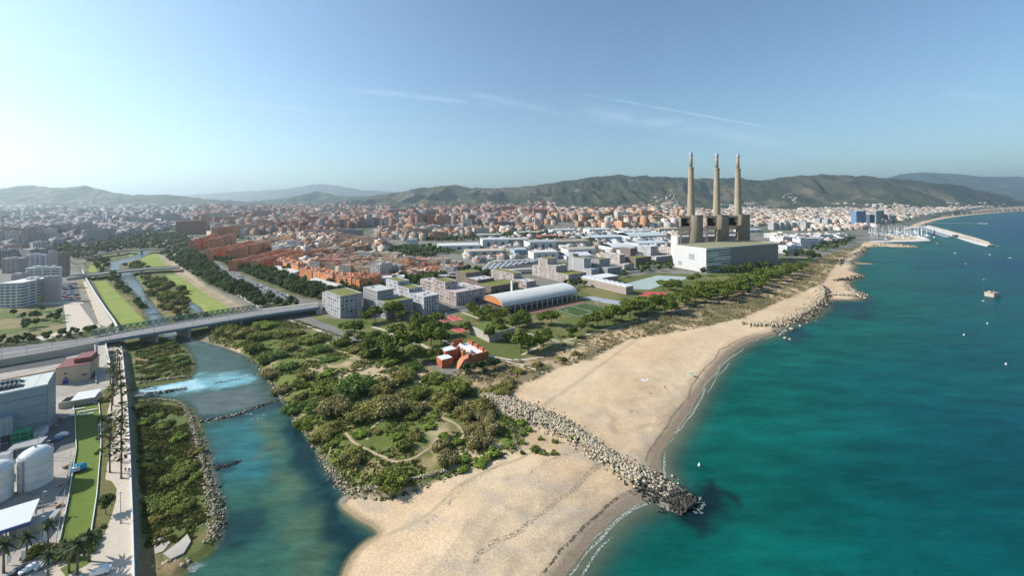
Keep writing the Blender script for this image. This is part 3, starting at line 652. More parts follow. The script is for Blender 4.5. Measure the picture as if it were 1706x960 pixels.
for p in PATHS_D: pathstrip('footpath', curve(p, 4), 1.15, 'sandy_path', .10)

# ---- shrubs of the river delta: (photo column, row of the foot, width in photo pixels, height ratio, look)
SH = [(652, 812, 74, .72, 0), (588, 772, 62, .70, 1), (528, 742, 40, .8, 0), (545, 730, 60, .6, 1), (510, 715, 55, .6, 0), (490, 690, 50, .7, 4), (470, 660, 48, .7, 3), (455, 632, 50, .7, 3), (440, 610, 44, .8, 4), (425, 592, 44, .8, 0),
      (560, 690, 80, .7, 3), (610, 700, 85, .65, 1), (650, 690, 80, .7, 3), (590, 660, 90, .7, 4), (550, 655, 70, .6, 0), (635, 655, 70, .6, 1), (670, 640, 60, .7, 1), (500, 650, 46, .6, 0), (520, 690, 48, .6, 4), (480, 620, 48, .5, 4),
      (745, 775, 52, .85, 3), (735, 752, 46, .8, 3), (800, 745, 60, .8, 3), (815, 725, 56, .8, 3), (775, 700, 60, .75, 1), (740, 680, 62, .8, 1), (700, 665, 50, .8, 0), (760, 660, 70, .7, 0), (800, 690, 60, .75, 1), (690, 735, 44, .7, 1), (670, 752, 46, .6, 0),
      (660, 735, 40, .5, 2), (600, 730, 44, .4, 2), (715, 718, 36, .4, 2), (770, 772, 40, .4, 2), (800, 780, 44, .45, 2), (770, 790, 34, .35, 2), (820, 765, 40, .6, 2), (690, 700, 40, .5, 0), (720, 640, 50, .6, 0), (690, 620, 46, .7, 4), (650, 612, 44, .6, 0),
      (530, 590, 50, .4, 4), (520, 575, 60, .45, 0), (480, 585, 46, .5, 1), (465, 565, 50, .5, 0), (430, 570, 50, .6, 0), (400, 565, 60, .6, 1), (380, 560, 50, .7, 0), (440, 550, 50, .5, 2), (490, 560, 40, .4, 1), (545, 605, 40, .3, 4), (565, 580, 44, .5, 0), (590, 590, 40, .5, 1),
      (610, 600, 40, .6, 0), (635, 595, 40, .6, 4), (670, 600, 40, .6, 4), (835, 660, 50, .55, 1), (815, 660, 40, .6, 1), (850, 650, 30, .5, 1), (540, 760, 26, .6, 0), (560, 745, 30, .5, 2), (625, 725, 30, .5, 1), (740, 735, 30, .4, 2), (845, 735, 10, .8, 2), (868, 712, 26, .4, 2),
      (700, 690, 46, .6, 3), (590, 640, 46, .4, 2), (545, 630, 46, .35, 2), (505, 635, 44, .5, 1), (462, 600, 40, .6, 4), (412, 580, 36, .6, 0), (785, 725, 50, .7, 3), (810, 705, 50, .7, 3), (760, 745, 30, .5, 2), (640, 680, 60, .6, 1), (720, 700, 36, .4, 0), (500, 670, 40, .6, 1)]
lookw = ['dark green', 'olive green', 'bright green', 'greyish olive dry', 'deep green']
SHK = {k: [s for i, s in enumerate(SHRUBS) if i % 5 == k] for k in range(5)}
nsh = 0
def shrub(u, v, wpx, hr, k, label, group='shrubs of the river delta', zb=None):
    p = P(u, v, 3); z = zat(p.x, p.y); p = P(u, v, z); wd = wpx * p.y / F / 2
    s = wd / 3.9
    return plant('shrub', BIGSH[k] if wpx > 38 else random.choice(SHK[k]), p.x, p.y, z - .15, s, label, 'shrub', group, sz=max(.5, wd * 2 * hr / 6.6), parts=('crown', 'stem'))
for i, (u, v, wpx, hr, k) in enumerate(SH):
    if i == 0: lb = 'round bright dark-green shrub alone on the sandy point by the beach'
    elif i == 1: lb = 'big olive shrub just above the stone revetment corner of the river'
    else:
        where = 'along the overgrown river bank' if u < 535 and v > 600 else 'on the bank just below the road bridge' if v < 612 and u < 600 else 'next to the boulder jetty' if u > 770 else 'close to the sand edge of the delta' if v > 765 else 'below the orange brick building' if u > 680 and v < 690 else 'around the looping sandy path' if v > 712 else 'in the middle of the delta thicket'
        lb = ('large ' if wpx > 60 else 'small ' if wpx < 38 else 'mid-sized ') + lookw[k] + ' shrub ' + where
    shrub(u, v - 5, wpx * .77, hr * .95, k, lb)
g = random.Random(3)
for poly, n, mind, sm in ((DELTA, 100, 5.0, .5),):
    for x, y in scatter(poly, n, mind, 15):
        if min(float(dseg(p, np.array([x]), np.array([y]))[0]) for p in PATHS_D) < 3.2: continue
        if x > P(600, 770, 3).x and y < P(650, 770, 3).y: continue
        k = g.choice([0, 0, 1, 1, 2, 3, 4]); s = g.uniform(.4, 1.0) * sm
        plant('shrub', g.choice(SHK[k]), x, y, zat(x, y) - .15, s, 'low ' + lookw[k] + ' shrub dotted through the delta grass', 'shrub', 'low shrubs of the river delta', sz=s * g.uniform(.4, .8), parts=('crown', 'stem'))
for poly, n, lab in ((LOWB[0], 16, 'low shrub on the strip between quay wall and river'), (LOWB[1], 24, 'shrub on the green spit just downstream of the road bridge')):
    for x, y in scatter(poly, n, 3.0, 25):
        k = g.choice([0, 1, 2, 4]); s = g.uniform(.55, 1.15)
        plant('shrub', g.choice(SHK[k]), x, y, zat(x, y) - .2, s, lab, 'shrub', 'shrubs on the low river bank', sz=s * .62, parts=('crown', 'stem'))
for u, v, wpx in ((290, 800, 44), (310, 785, 40), (275, 845, 50), (300, 850, 44)): shrub(u, v, wpx, .5, 0, 'rounded dark shrub beside the rubble edge of the quay strip', 'round shrubs by the quay strip')
# river islands above the bridge
ISL = [(PP([(236, 462), (262, 462), (300, 480), (322, 508), (300, 522), (270, 520), (250, 490)], 1), 40, 1.5, 'tree on the bushy river island above the road bridge'), (PP([(205, 443), (232, 436), (250, 447), (222, 450)], 1), 14, 1.2, 'tree on the upper river island before the second bridge'),
       (PP([(318, 518), (345, 520), (362, 545), (300, 545), (285, 530)], 1), 16, .8, 'low tree on the bank where the side channel joins')]
for poly, n, s0, lab in ISL:
    for x, y in scatter(poly, n, 4.5, 31):
        s = s0 * g.uniform(.7, 1.25); kit = g.choice(SHK[1] + SHK[0])
        plant('willow_tree', kit, x, y, zat(x, y) - .2, s, lab, 'tree', 'trees on the river islands', sz=s * 1.15, parts=('crown', 'trunk'))

# ---- umbrella pines of the park: foot (photo column, row), height in pixels
PN = [(572, 553, 16), (590, 562, 30), (625, 535, 26), (655, 532, 32), (610, 540, 24), (670, 536, 22), (640, 590, 34), (672, 590, 38), (700, 582, 34), (718, 575, 36), (735, 580, 32), (692, 560, 24), (660, 568, 30), (624, 574, 26), (720, 562, 30), (740, 560, 26), (707, 547, 24), (728, 545, 26),
      (690, 552, 22), (730, 600, 22), (715, 602, 22), (650, 600, 30), (615, 592, 28), (690, 604, 30), (602, 572, 20), (580, 570, 16), (775, 556, 18), (834, 560, 18), (845, 570, 14), (868, 588, 30), (880, 590, 26), (905, 578, 28), (895, 583, 22), (904, 541, 20), (919, 543, 24), (870, 540, 22), (877, 545, 18),
      (980, 546, 20), (996, 546, 24), (1008, 543, 24), (1022, 538, 26), (1036, 535, 26), (1050, 531, 26), (1064, 528, 24), (1078, 524, 26), (1090, 523, 26), (1108, 520, 28), (1118, 526, 20), (1012, 534, 18), (1044, 524, 20), (1070, 516, 20), (1098, 512, 20), (968, 553, 16), (1060, 521, 20),
      (1132, 508, 20), (1145, 504, 20), (1158, 505, 20), (1170, 500, 20), (1182, 499, 20), (1195, 496, 20), (1207, 496, 20), (1220, 492, 20), (1232, 488, 20), (1245, 486, 20), (1257, 482, 19), (1270, 478, 18), (1282, 473, 17), (1294, 469, 17), (1306, 464, 17), (1318, 460, 16), (1328, 456, 15), (1336, 452, 14),
      (1150, 495, 18), (1165, 492, 18), (1182, 488, 18), (1200, 486, 18), (1218, 482, 18), (1235, 478, 18), (1250, 473, 18), (1265, 468, 17), (1280, 463, 17), (1298, 459, 16), (1312, 453, 15), (1140, 513, 18), (1176, 506, 18), (1210, 502, 18), (1240, 494, 18), (1262, 488, 17),
      (1105, 483, 14), (1115, 485, 16), (1128, 485, 15), (1150, 472, 12), (1160, 471, 14), (1122, 478, 12), (1100, 478, 11),
      (820, 545, 20), (815, 535, 18), (800, 535, 18), (835, 538, 22), (790, 528, 18), (850, 552, 18), (860, 545, 20), (828, 552, 18), (805, 545, 16), (812, 525, 16), (784, 520, 14), (842, 528, 14)]
for i, (u, v, hp) in enumerate(PN):
    p = P(u, v, 3); s = hp * p.y / F / 8.6 * (.86 if u < 760 else 1)
    if u < 760 and v > 540: lb = 'umbrella pine in the grove behind the orange brick building'
    elif u < 760: lb = 'umbrella pine at the foot of the pale grey apartment blocks'
    elif u < 862 and v < 556: lb = 'pine in the clump by the orange end of the vaulted hall'
    elif u < 960: lb = 'umbrella pine standing alone on the lawn between courts and beach path'
    elif u < 1130 and v > 505: lb = 'umbrella pine in the row between football pitch and beach'
    elif v < 490 and u < 1170 and hp < 17: lb = 'umbrella pine beside the pale blue plaza'
    else: lb = 'umbrella pine in the power station belt, ' + ('dune side row' if v > 511 - (u - 1132) * .27 else 'lawn side row') + (' near the football pitch' if u < 1190 else ' halfway along' if u < 1260 else ' towards the marina')
    plant('umbrella_pine', random.choice(PINES), p.x, p.y, zat(p.x, p.y), s, lb, 'tree', 'umbrella pines of the park')
for i, (u, v, hp, k) in enumerate([(692, 545, 24, 1), (688, 556, 20, 1), (815, 570, 26, 1), (950, 563, 18, 0), (958, 560, 16, 0), (860, 580, 16, 1), (1245, 454, 15, 1), (1170, 460, 14, 0), (1203, 459, 16, 0), (1214, 459, 17, 0), (1225, 460, 16, 0), (1252, 456, 17, 0), (1266, 450, 15, 0), (1278, 450, 14, 0), (1190, 455, 12, 0), (1236, 455, 14, 0)]):
    p = P(u, v, 3); s = hp * p.y / F / 9
    plant('broadleaf_tree', BROAD[k + (i % 2) * 3], p.x, p.y, zat(p.x, p.y), s, ('pale feathery tree on the park lawn' if u < 1000 else 'dark leafy tree in front of the power station hall'), 'tree', 'leafy park trees' if u < 1000 else 'trees by the power station hall')

# ================================================================== power station
def len_to(C0, d, u):
    """how far to go from C0 along d until it stands in photo column u"""
    k = (u - UC) / F
    return (k * C0[1] - C0[0]) / (d[0] - k * d[1])
cN = P(1177, 455, 3); ax = Vector((math.cos(R(27)), math.sin(R(27)))); ay = Vector((-ax.y, ax.x))
LA = len_to(cN, ax, 1296.5); LB = abs(len_to(cN, ay, 1120.5)); LB = min(LB, 62)
hall = empty('turbine_hall', cN, R(27), 'long white turbine hall with louvred facade and planted roof below three chimneys', 'power station')
HH = 36.5
MB().box((LA / 2, LB / 2, HH / 2), (LA - .8, LB - .8, HH)).build('core', mat('hall_core', (.15, .135, .13), .6, .06, .1), hall)
MB().box((LA / 2, LB / 2, HH + .3), (LA - 1.2, LB - 1.2, .6)).build('planted_roof', mat('hall_roof', (.30, .26, .17), .95, .2, .2, col2=(.24, .22, .12)), hall)
rim = MB()
for a, b in (((0, 0), (LA, 0)), ((LA, 0), (LA, LB)), ((LA, LB), (0, LB)), ((0, LB), (0, 0))): rim.beam((a[0], a[1], HH + .3), (b[0], b[1], HH + .3), .9, 1.5)
rim.build('parapet', 'white_concrete', hall)
xw = LA * .31
pm = MB()
for x0, x1, z0, z1 in ((xw * .05, xw * .5, 24, 29), (xw * .3, xw * .98, 17, 21), (xw * .02, xw * .6, 10, 13), (xw * .5, xw * .95, 5, 8)): pm.box(((x0 + x1) / 2, .15, (z0 + z1) / 2), (x1 - x0, .5, z1 - z0))
mat('hall_band', (.35, .31, .285), .7, .08, .3); mat('hall_pier', (.43, .385, .35), .7, .06, .3)
mat('hall_white', (.56, .55, .535), .6, .05, .2)
MB().box((-.1, LB / 2, HH / 2), (1.0, LB - .1, HH - .5)).build('white_end_wall', 'hall_white', hall)
for y0, z0, sy, sz in ((LB * .42, 22, 9, 9), (LB * .78, 9, 7, 6), (LB * .12, 4, 6, 4)):
    MB().box((-.75, y0, z0), (.5, sy, sz)).build('louvre_opening', 'grey_metal', hall)
for k in range(1, 12): MB().box((-.62, LB * k / 12, HH / 2), (.1, .22, HH - .8)).build('panel_seam', 'hall_pier', hall)
for k in range(1, 6): MB().box((-.62, LB / 2, HH * k / 6), (.12, LB - .4, .2)).build('panel_seam', 'hall_pier', hall)
pm.build('light_panels', 'hall_white', hall)
for k in range(9):                                       # storey bands and piers give the long facade its relief
    z = 2.0 + k * 4.1
    MB().box((LA / 2 + xw / 2, -.1, z), (LA - xw, .9, 1.1)).build('floor_band', 'hall_band', hall)
    MB().box((xw / 2, -.05, z), (xw - .4, .8, 2.0)).build('floor_band', 'hall_white', hall)
for k in range(30):
    x = xw + (LA - xw) * (k + .5) / 30
    MB().box((x, -.3, HH / 2), (.9, 1.1, HH - .4)).build('pier', 'hall_pier', hall)
mat('tower_concrete', (.25, .205, .155), .9, .22, .10); mat('chimney_concrete', (.34, .275, .195), .9, .12, .05)
CHIM = [(328, 726), (383.5, 742), (431.5, 757)]
for i, (x, y) in enumerate(CHIM):
    lbl = ['tall concrete chimney on its boiler shaft, closest to the white end wall', 'tall concrete chimney on its boiler shaft, middle of the three', 'tall concrete chimney on its boiler shaft, the one closest to the sea'][i]
    t = empty('power_chimney', (x, y, 3), R(-16), lbl, 'chimney', 'three chimneys of the power station')
    n = 28; rx, ry = 11.6, 13.5; cx = 8.5
    MB().lathe([(1, 0), (1, 82), (1, 84)], n, (cx, 0, 0), sx=rx, sy=ry).build('boiler_shaft', 'tower_concrete', t, smoothed=True).data.polygons[-1].use_smooth = False
    MB().lathe([(1.03, 82.8), (1.03, 84.6), (.9, 84.7)], n, (cx, 0, 0), sx=rx, sy=ry).build('shaft_rim', 'tower_concrete', t)
    MB().lathe([(7.4, 70), (6.9, 84), (6.2, 100), (5.5, 124), (4.9, 148), (4.5, 170), (4.5, 170.2)], 24).build('stack', 'chimney_concrete', t, smoothed=True)
    MB().lathe([(5.0, 168.5), (5.2, 169), (5.2, 171.5), (4.9, 172)], 24).build('collar', 'chimney_concrete', t)
    MB().lathe([(3.0, 171), (2.8, 185), (2.7, 194)], 20).build('flue', 'chimney_concrete', t, smoothed=True)
    MB().lathe([(3.2, 193), (3.2, 196), (2.6, 198.5), (2.2, 200), (1.6, 200)], 20).build('flue_cap', 'grey_metal', t)
    b = MB(); x0, x1, z0, z1 = -18.5, 1, 57, 83; yw = 7.5     # boxed outrigger with an open dark bay
    b.box(((x0 + x1) / 2, 0, z1 - 2.0), (x1 - x0, 2 * yw, 4.0)); b.box(((x0 + x1) / 2, 0, z0 + 3.5), (x1 - x0, 2 * yw, 7.0)); b.box((x0 + .6, 0, (z0 + z1) / 2), (1.2, 2 * yw, z1 - z0)); b.box((x1 - 1.2, 0, (z0 + z1) / 2), (4, 2 * yw, z1 - z0))
    b.box(((x0 + x1) / 2, yw - .5, (z0 + z1) / 2), (x1 - x0, 1, z1 - z0)); obx = b.build('outrigger_box', 'tower_concrete', t)
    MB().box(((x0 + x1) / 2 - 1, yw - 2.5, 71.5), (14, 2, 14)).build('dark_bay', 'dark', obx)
    b = MB(); b.box((-17.2, -yw + 1, 28.5), (1.6, 1.6, 57)); b.box((-17.2, yw - 1, 28.5), (1.6, 1.6, 57)); b.build('support_leg', 'tower_concrete', t)
    MB().box((-9, 0, 50), (16, 12, 2.2)).build('lower_beam', 'tower_concrete', t)
    MB().box((-12, 0, 85), (5, 5, 4)).build('vent_block', 'tower_concrete', obx)
wb = empty('screen_building', (CHIM[0][0] + 2, CHIM[0][1] + 34, 3), R(-14 + 27), 'white gridded building behind the chimney shafts', 'building')
MB().box((62, 12, 21), (150, 20, 42)).build('wall', 'hall_white', wb)
for k in range(10): MB().box((62, 1.7, 3 + k * 4.2), (149, .9, 1.4)).build('floor_band', 'hall_pier', wb)
for k in range(24): MB().box((-11 + k * 6.3, 1.5, 21), (.6, 1.1, 41)).build('mullion', 'line_white', wb)

# ================================================================== new apartment quarter
mat('facade_grey', (.40, .385, .39), .8, .06, .3); mat('facade_white', (.52, .515, .52), .75, .05, .3); mat('facade_pink', (.48, .40, .37), .8, .07, .3); mat('facade_brown', (.27, .21, .18), .8, .08, .3); mat('facade_cream', (.55, .48, .42), .8, .06, .3)
mat('roof_pale', (.47, .45, .43), .85, .07, .2); mat('roof_grey', (.33, .33, .33), .9, .1, .2)
def storeys(t, x0, x1, y0, y1, z0, z1, fac, seed, mode, fl=3.2):
    """one volume: glazed core, a band at each floor, piers with the bays between them left as windows"""
    g = random.Random(seed); n = max(1, round((z1 - z0) / fl)); h = (z1 - z0) / n; ins = .35
    MB().box(((x0 + x1) / 2, (y0 + y1) / 2, (z0 + z1) / 2 - .05), (x1 - x0 - 2 * ins, y1 - y0 - 2 * ins, z1 - z0 - .1)).build('glazed_core', 'glass', t)
    bh = {'band': 1.25, 'grid': .75, 'slit': .7, 'loft': .5}[mode] * h / 3.2
    for k in range(n + 1):
        zz = z0 + k * h; zc = min(max(zz, z0 + bh / 2), z1 + .2)
        MB().box(((x0 + x1) / 2, (y0 + y1) / 2, zc), (x1 - x0, y1 - y0, bh)).build('floor_band', fac, t)
    b = MB(); step = {'band': 4.2, 'grid': 2.7, 'slit': 1.7, 'loft': 2.2}[mode]; wd = {'band': 2.6, 'grid': 1.5, 'slit': .95, 'loft': .9}[mode]
    for k in range(n):
        zc = z0 + (k + .5) * h
        for (L, horiz) in ((x1 - x0, True), (y1 - y0, False)):
            m = max(2, int(L / step))
            for s in (0, 1):
                for j in range(m + 1):
                    c = L * j / m; w_ = wd * g.choice((.7, 1, 1, 1.5)) if mode != 'slit' else wd
                    c = min(max(c, w_ / 2), L - w_ / 2)
                    if horiz: b.box((x0 + c, (y0 + ins / 2 + .02) if s == 0 else (y1 - ins / 2 - .02), zc), (w_, ins, h - bh * .9))
                    else: b.box(((x0 + ins / 2 + .02) if s == 0 else (x1 - ins / 2 - .02), y0 + c, zc), (ins, w_, h - bh * .9))
    tag(b.build('piers', fac, t), kind='stuff')
def roof(t, x0, x1, y0, y1, z, kind, fac):
    r = MB()
    for a, b in (((x0, y0 + .25), (x1, y0 + .25)), ((x1 - .25, y0), (x1 - .25, y1)), ((x1, y1 - .25), (x0, y1 - .25)), ((x0 + .25, y1), (x0 + .25, y0))): r.beam((a[0], a[1], z + .35), (b[0], b[1], z + .35), .5, .9)
    r.build('parapet', fac, t)
    dk_ = MB().box(((x0 + x1) / 2, (y0 + y1) / 2, z + .28), (x1 - x0 - 1.2, y1 - y0 - 1.2, .2)).build('roof_deck', 'roof_pale', t)
    if kind == 'g': MB().box(((x0 + x1) / 2, (y0 + y1) / 2, z + .5), (x1 - x0 - 3.0, y1 - y0 - 3.0, .35)).build('green_roof', 'green_roof', dk_)
    else:
        for k in range(2): MB().box((lerp(x0, x1, random.uniform(.25, .75)), lerp(y0, y1, random.uniform(.25, .75)), z + .9), (2.4, 1.8, 1.1)).build('roof_unit', 'roof_grey', dk_)
def block(u, v, ul, ur_, ang, tiers, fac, mode, label, seed, zb=3):
    c = P(u, v, zb); a = Vector((math.cos(R(ang)), math.sin(R(ang)))); b = Vector((-a.y, a.x))
    A = abs(len_to(c, a, ur_)); B = abs(len_to(c, b, ul)); A = min(A, 75); B = min(B, 75)
    t = empty('apartment_block', c, R(ang), label, 'building', 'new apartment blocks by the park')
    for i, (a0, a1, b0, b1, z0, z1, rk) in enumerate(tiers):
        s = c.y / F                                         # metres for one photo pixel at the near corner
        storeys(t, A * a0, A * a1, B * b0, B * b1, z0 * s, z1 * s, fac, seed * 10 + i, mode); roof(t, A * a0, A * a1, B * b0, B * b1, z1 * s, rk, fac)
    return t
# tiers: extents along the right-hand face and the left-hand face (0..1), bottom and top in photo pixels above the near corner's foot, roof kind
block(567, 531, 533, 604, 47, [(0, 1, 0, .72, 0, 35.5, 'g'), (.1, .9, .72, 1, 0, 29, 'w')], 'facade_grey', 'band', 'pale grey block with banded floors, nearest the road bridge', 1)
block(644, 532, 605, 688, 46, [(0, 1, 0, .38, 0, 25, 'g'), (0, .62, .38, 1, 0, 40, 'w'), (.62, 1, .38, 1, 0, 24, 'w')], 'facade_grey', 'slit', 'grey block of thin upright fins with lower planted wing towards the pines', 2)
block(706, 524, 643, 731, 45, [(0, 1, 0, .36, 0, 27.5, 'w'), (0, .9, .36, .66, 0, 34, 'g'), (0, .8, .66, 1, 0, 41, 'g')], 'facade_white', 'grid', 'white stepped block with two planted roofs beside the red courts', 3)
block(760, 510, 694, 809, 42, [(0, 1, 0, .28, 0, 21, 'w'), (0, .42, .28, .62, 0, 33, 'g'), (0, .42, .62, 1, 0, 27, 'w'), (.42, 1, .28, .6, 0, 20, 'w')], 'facade_pink', 'grid', 'pinkish stepped block with scattered windows and one planted roof', 4)
block(818, 494, 757, 864, 40, [(0, 1, 0, .36, 0, 15, 'g'), (0, .6, .36, .7, 0, 20, 'w'), (0, .55, .7, 1, 0, 27, 'g')], 'facade_brown', 'slit', 'brownish long stepped block with planted terraces beside the vaulted hall', 5)
block(877, 484, 812, 893, 38, [(0, 1, 0, .34, 0, 13, 'w'), (0, .9, .34, .72, 0, 22, 'g'), (0, .9, .72, 1, 0, 21, 'g')], 'facade_pink', 'grid', 'low stepped block behind the far end of the vaulted hall', 6)
block(947, 471.5, 871, 977, 37, [(0, 1, 0, .32, 0, 12.5, 'g'), (0, .62, .32, .56, 0, 23, 'w'), (0, .55, .56, .82, 0, 33, 'g'), (0, .5, .82, 1, 0, 17, 'w')], 'facade_pink', 'grid', 'pink pyramid-like stepped block with dotted windows', 7)
block(985, 461, 946, 998, 36, [(0, 1, 0, .3, 0, 11, 'w'), (0, .9, .3, .8, 0, 27, 'g'), (.1, .8, .8, 1, 0, 32, 'g')], 'facade_white', 'slit', 'white tower-like block next to the pink stepped block', 8)
block(1012, 459.5, 985, 1036, 35, [(0, 1, 0, .5, 0, 11.5, 'w'), (0, .75, .5, 1, 0, 24, 'g')], 'facade_grey', 'slit', 'grey finned block behind the flat-roofed school', 9)
block(1032, 441, 1006, 1042, 34, [(0, 1, 0, 1, 0, 15.5, 'w')], 'facade_cream', 'grid', 'small cream cube block with white window bands', 10)
block(1040, 451, 1031, 1056, 34, [(0, 1, 0, 1, 0, 9, 'w')], 'facade_cream', 'grid', 'low cream block at the edge of the plaza trees', 11)
block(1050, 430, 1033, 1062, 33, [(0, 1, 0, 1, 0, 15.5, 'w')], 'facade_brown', 'slit', 'brown cubic tower above the low brown block', 12)
block(1059, 442, 1042, 1085, 33, [(0, 1, 0, 1, 0, 11, 'g')], 'facade_brown', 'slit', 'low brown block with planted roof below the brown tower', 13)
block(1084, 428, 1062, 1097, 32, [(0, 1, 0, 1, 0, 16.5, 'w')], 'facade_white', 'grid', 'white tower with checkered windows close to the turbine hall', 14)
block(1093, 438.5, 1084, 1120, 31, [(0, 1, 0, 1, 0, 9.5, 'w')], 'facade_white', 'grid', 'low white block right beside the turbine hall end wall', 15)
block(1118, 427, 1097, 1126, 31, [(0, 1, 0, 1, 0, 13, 'w')], 'facade_cream', 'band', 'cream block tucked behind the turbine hall corner', 16)

# ---- flat school building with roof monitors
c = P(1043, 491.5, 3); sch = empty('school_building', c, R(34), 'flat L-shaped school with dark window strips and white roof monitors', 'building')
a = Vector((math.cos(R(34)), math.sin(R(34)))); b = Vector((-a.y, a.x)); SB = abs(len_to(c, b, 968)); SA = abs(len_to(c, a, 1055)); SB = min(SB, 85); HS = 9.0
for nm, x0, x1, y0, y1 in (('wing', 0, SA, 0, SB), ('wing', SA, SA + 36, SB * .72, SB)):
    MB().box(((x0 + x1) / 2, (y0 + y1) / 2, HS / 2), (x1 - x0, y1 - y0, HS)).build(nm, 'facade_brown', sch)
    MB().box(((x0 + x1) / 2, (y0 + y1) / 2, HS + .2), (x1 - x0 + .6, y1 - y0 + .6, .6)).build('roof_slab', 'white_concrete', sch)
for k in range(3): MB().box((SA / 2, SB / 2, 1.6 + k * 2.8), (SA + .5, SB + .5, .7)).build('floor_band', 'facade_cream', sch)
for k in range(9):
    y0 = SB * (k + .5) / 9; bm_ = MB(); w2, d2 = SA * .36, SB / 9 * .3
    bm_.add([(SA / 2 - w2, y0 - d2, HS + .5), (SA / 2 + w2, y0 - d2, HS + .5), (SA / 2 + w2, y0 + d2, HS + .5), (SA / 2 - w2, y0 + d2, HS + .5), (SA / 2 - w2, y0 + d2, HS + 2.0), (SA / 2 + w2, y0 + d2, HS + 2.0)], [(0, 1, 5, 4), (3, 4, 5, 2), (0, 4, 3), (1, 2, 5)]); bm_.build('roof_monitor', 'white_paint', sch)
# ---- vaulted hall
n0 = P(846, 524, 3); f1 = P(962, 500, 3); d = (f1 - n0); d.z = 0; VL = d.length; va = math.atan2(d.y, d.x)
vh = empty('vaulted_hall', n0, va, 'long hall under a white barrel roof with orange end gable and open arcade', 'building')
VW = 34; ZE = 8.6; N = 26
prof = [(VW / 2 - VW / 2 * math.cos(math.pi * k / N), ZE + 7.0 * math.sin(math.pi * k / N)) for k in range(N + 1)]
for s in range(6):
    x0, x1 = -6 + (VL + 6) * s / 6, -6 + (VL + 6) * (s + 1) / 6 - .25
    bq = MB(); vs = [(x, y, z) for x in (x0, x1) for y, z in prof] + [(x, y, z - .5) for x in (x0, x1) for y, z in prof]; m_ = N + 1
    fs = [(k, k + 1, m_ + k + 1, m_ + k) for k in range(N)] + [(2 * m_ + k + 1, 2 * m_ + k, 3 * m_ + k, 3 * m_ + k + 1) for k in range(N)] + [(k + 1, k, 2 * m_ + k, 2 * m_ + k + 1) for k in range(N)] + [(m_ + k, m_ + k + 1, 3 * m_ + k + 1, 3 * m_ + k) for k in range(N)]
    bq.add(vs, fs); bq.build('roof_section', mat('vault_white', (.62, .60, .56), .45, .07, .15), vh)
for x, mm in ((-5.5, mat('vault_orange', (.50, .19, .08), .7, .06)), (VL - .6, 'white_concrete')):
    vs = [(x, y, z - .4) for y, z in prof]; MB().add(vs + [(p[0] + .5, p[1], p[2]) for p in vs], [tuple(range(N, -1, -1)), tuple(range(N + 1, 2 * N + 2))]).build('gable', mm, vh)
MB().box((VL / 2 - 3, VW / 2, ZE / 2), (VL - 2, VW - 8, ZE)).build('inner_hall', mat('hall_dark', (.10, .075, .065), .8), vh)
MB().box((VL / 2 - 3, .6, ZE - .9), (VL + 5, 1.0, 1.6)).build('eaves_beam', 'grey_metal', vh)
for k in range(15): MB().box((-5 + (VL + 4) * k / 14, .7, ZE / 2 - .4), (.7, .7, ZE - .8)).build('column', 'white_concrete', vh)
MB().box((VL / 2 - 3, 2, ZE * .55), (VL - 3, .4, 1.0)).build('gallery_rail', 'grey_metal', vh)
ch = MB(); ch.box((VL * .30, VW - 2, 12), (1.6, 1.6, 24)); ch.build('white_flue', 'white_paint', vh)
MB().box((VL * .55, -8, .25), (VL * .9, 12, .3)).build('forecourt', mat('brick_paving', (.24, .12, .09), .9), vh)

# ---- pitch, courts, plaza and paths
def sheet(name, pts, z, m, zb=3.0, kind='structure'):
    return tag(MB().prism(PP(pts, zb), zb - .2, zb + z, None).build(name, m), kind=kind)
def court_lines(name, pts, zb, wd, cross=1):
    q = PP(pts, zb); b = MB(); n = len(q)
    for i in range(n): b.beam((*q[i], zb), (*q[(i + 1) % n], zb), wd, .02)
    m1 = [(q[0][k] + q[1][k]) / 2 for k in (0, 1)]; m2 = [(q[2][k] + q[3][k]) / 2 for k in (0, 1)]; b.beam((*m1, zb), (*m2, zb), wd, .02)
    return b
pt = [(922, 515.5), (976, 503.8), (1016, 513.5), (963, 530)]
fp = empty('football_pitch', (0, 0, 0), 0, 'small green football pitch with white lines in front of vaulted hall', 'football pitch')
MB().prism(PP(pt, 3), 2.8, 3.16).build('turf', 'turf', fp)
pin = [(926, 515.5), (976, 505), (1011.5, 513.5), (963, 528)]
lb_ = court_lines('line', pin, 3.2, .35); lb_.build('lines', 'line_white', fp)
for e in (1, 3):
    gq = [P(*pin[e], 3.2), P(*pin[(e + 1) % 4], 3.2)]; ga, gb_ = gq[0].lerp(gq[1], .43), gq[0].lerp(gq[1], .57); q_ = MB(); q_.beam(ga, ga + Vector((0, 0, 2.4)), .15); q_.beam(gb_, gb_ + Vector((0, 0, 2.4)), .15); q_.beam(ga + Vector((0, 0, 2.4)), gb_ + Vector((0, 0, 2.4)), .15); q_.build('goal', 'line_white', fp)
for (u, v) in ((917, 510), (933, 507), (949, 504), (982, 524), (999, 519)):
    p = P(u, v, 3); fl = empty('floodlight_mast', p, 0, 'thin floodlight mast along the football pitch', 'light mast', 'floodlights of the football pitch')
    MB().tube([(0, 0, 0), (0, 0, 10.5)], [.16, .1], 6).build('mast', 'grey_metal', fl); MB().box((0, 0, 10.6), (1.6, .3, .5)).build('lamp_head', 'grey_metal', fl)
courts = [[(716, 531), (738, 527), (752, 536), (727, 540)], [(730, 530), (757, 526), (773, 533), (747, 537)], [(746, 548), (775, 542), (792, 549), (764, 555)], [(772, 543), (798, 537), (812, 544), (786, 550)]]
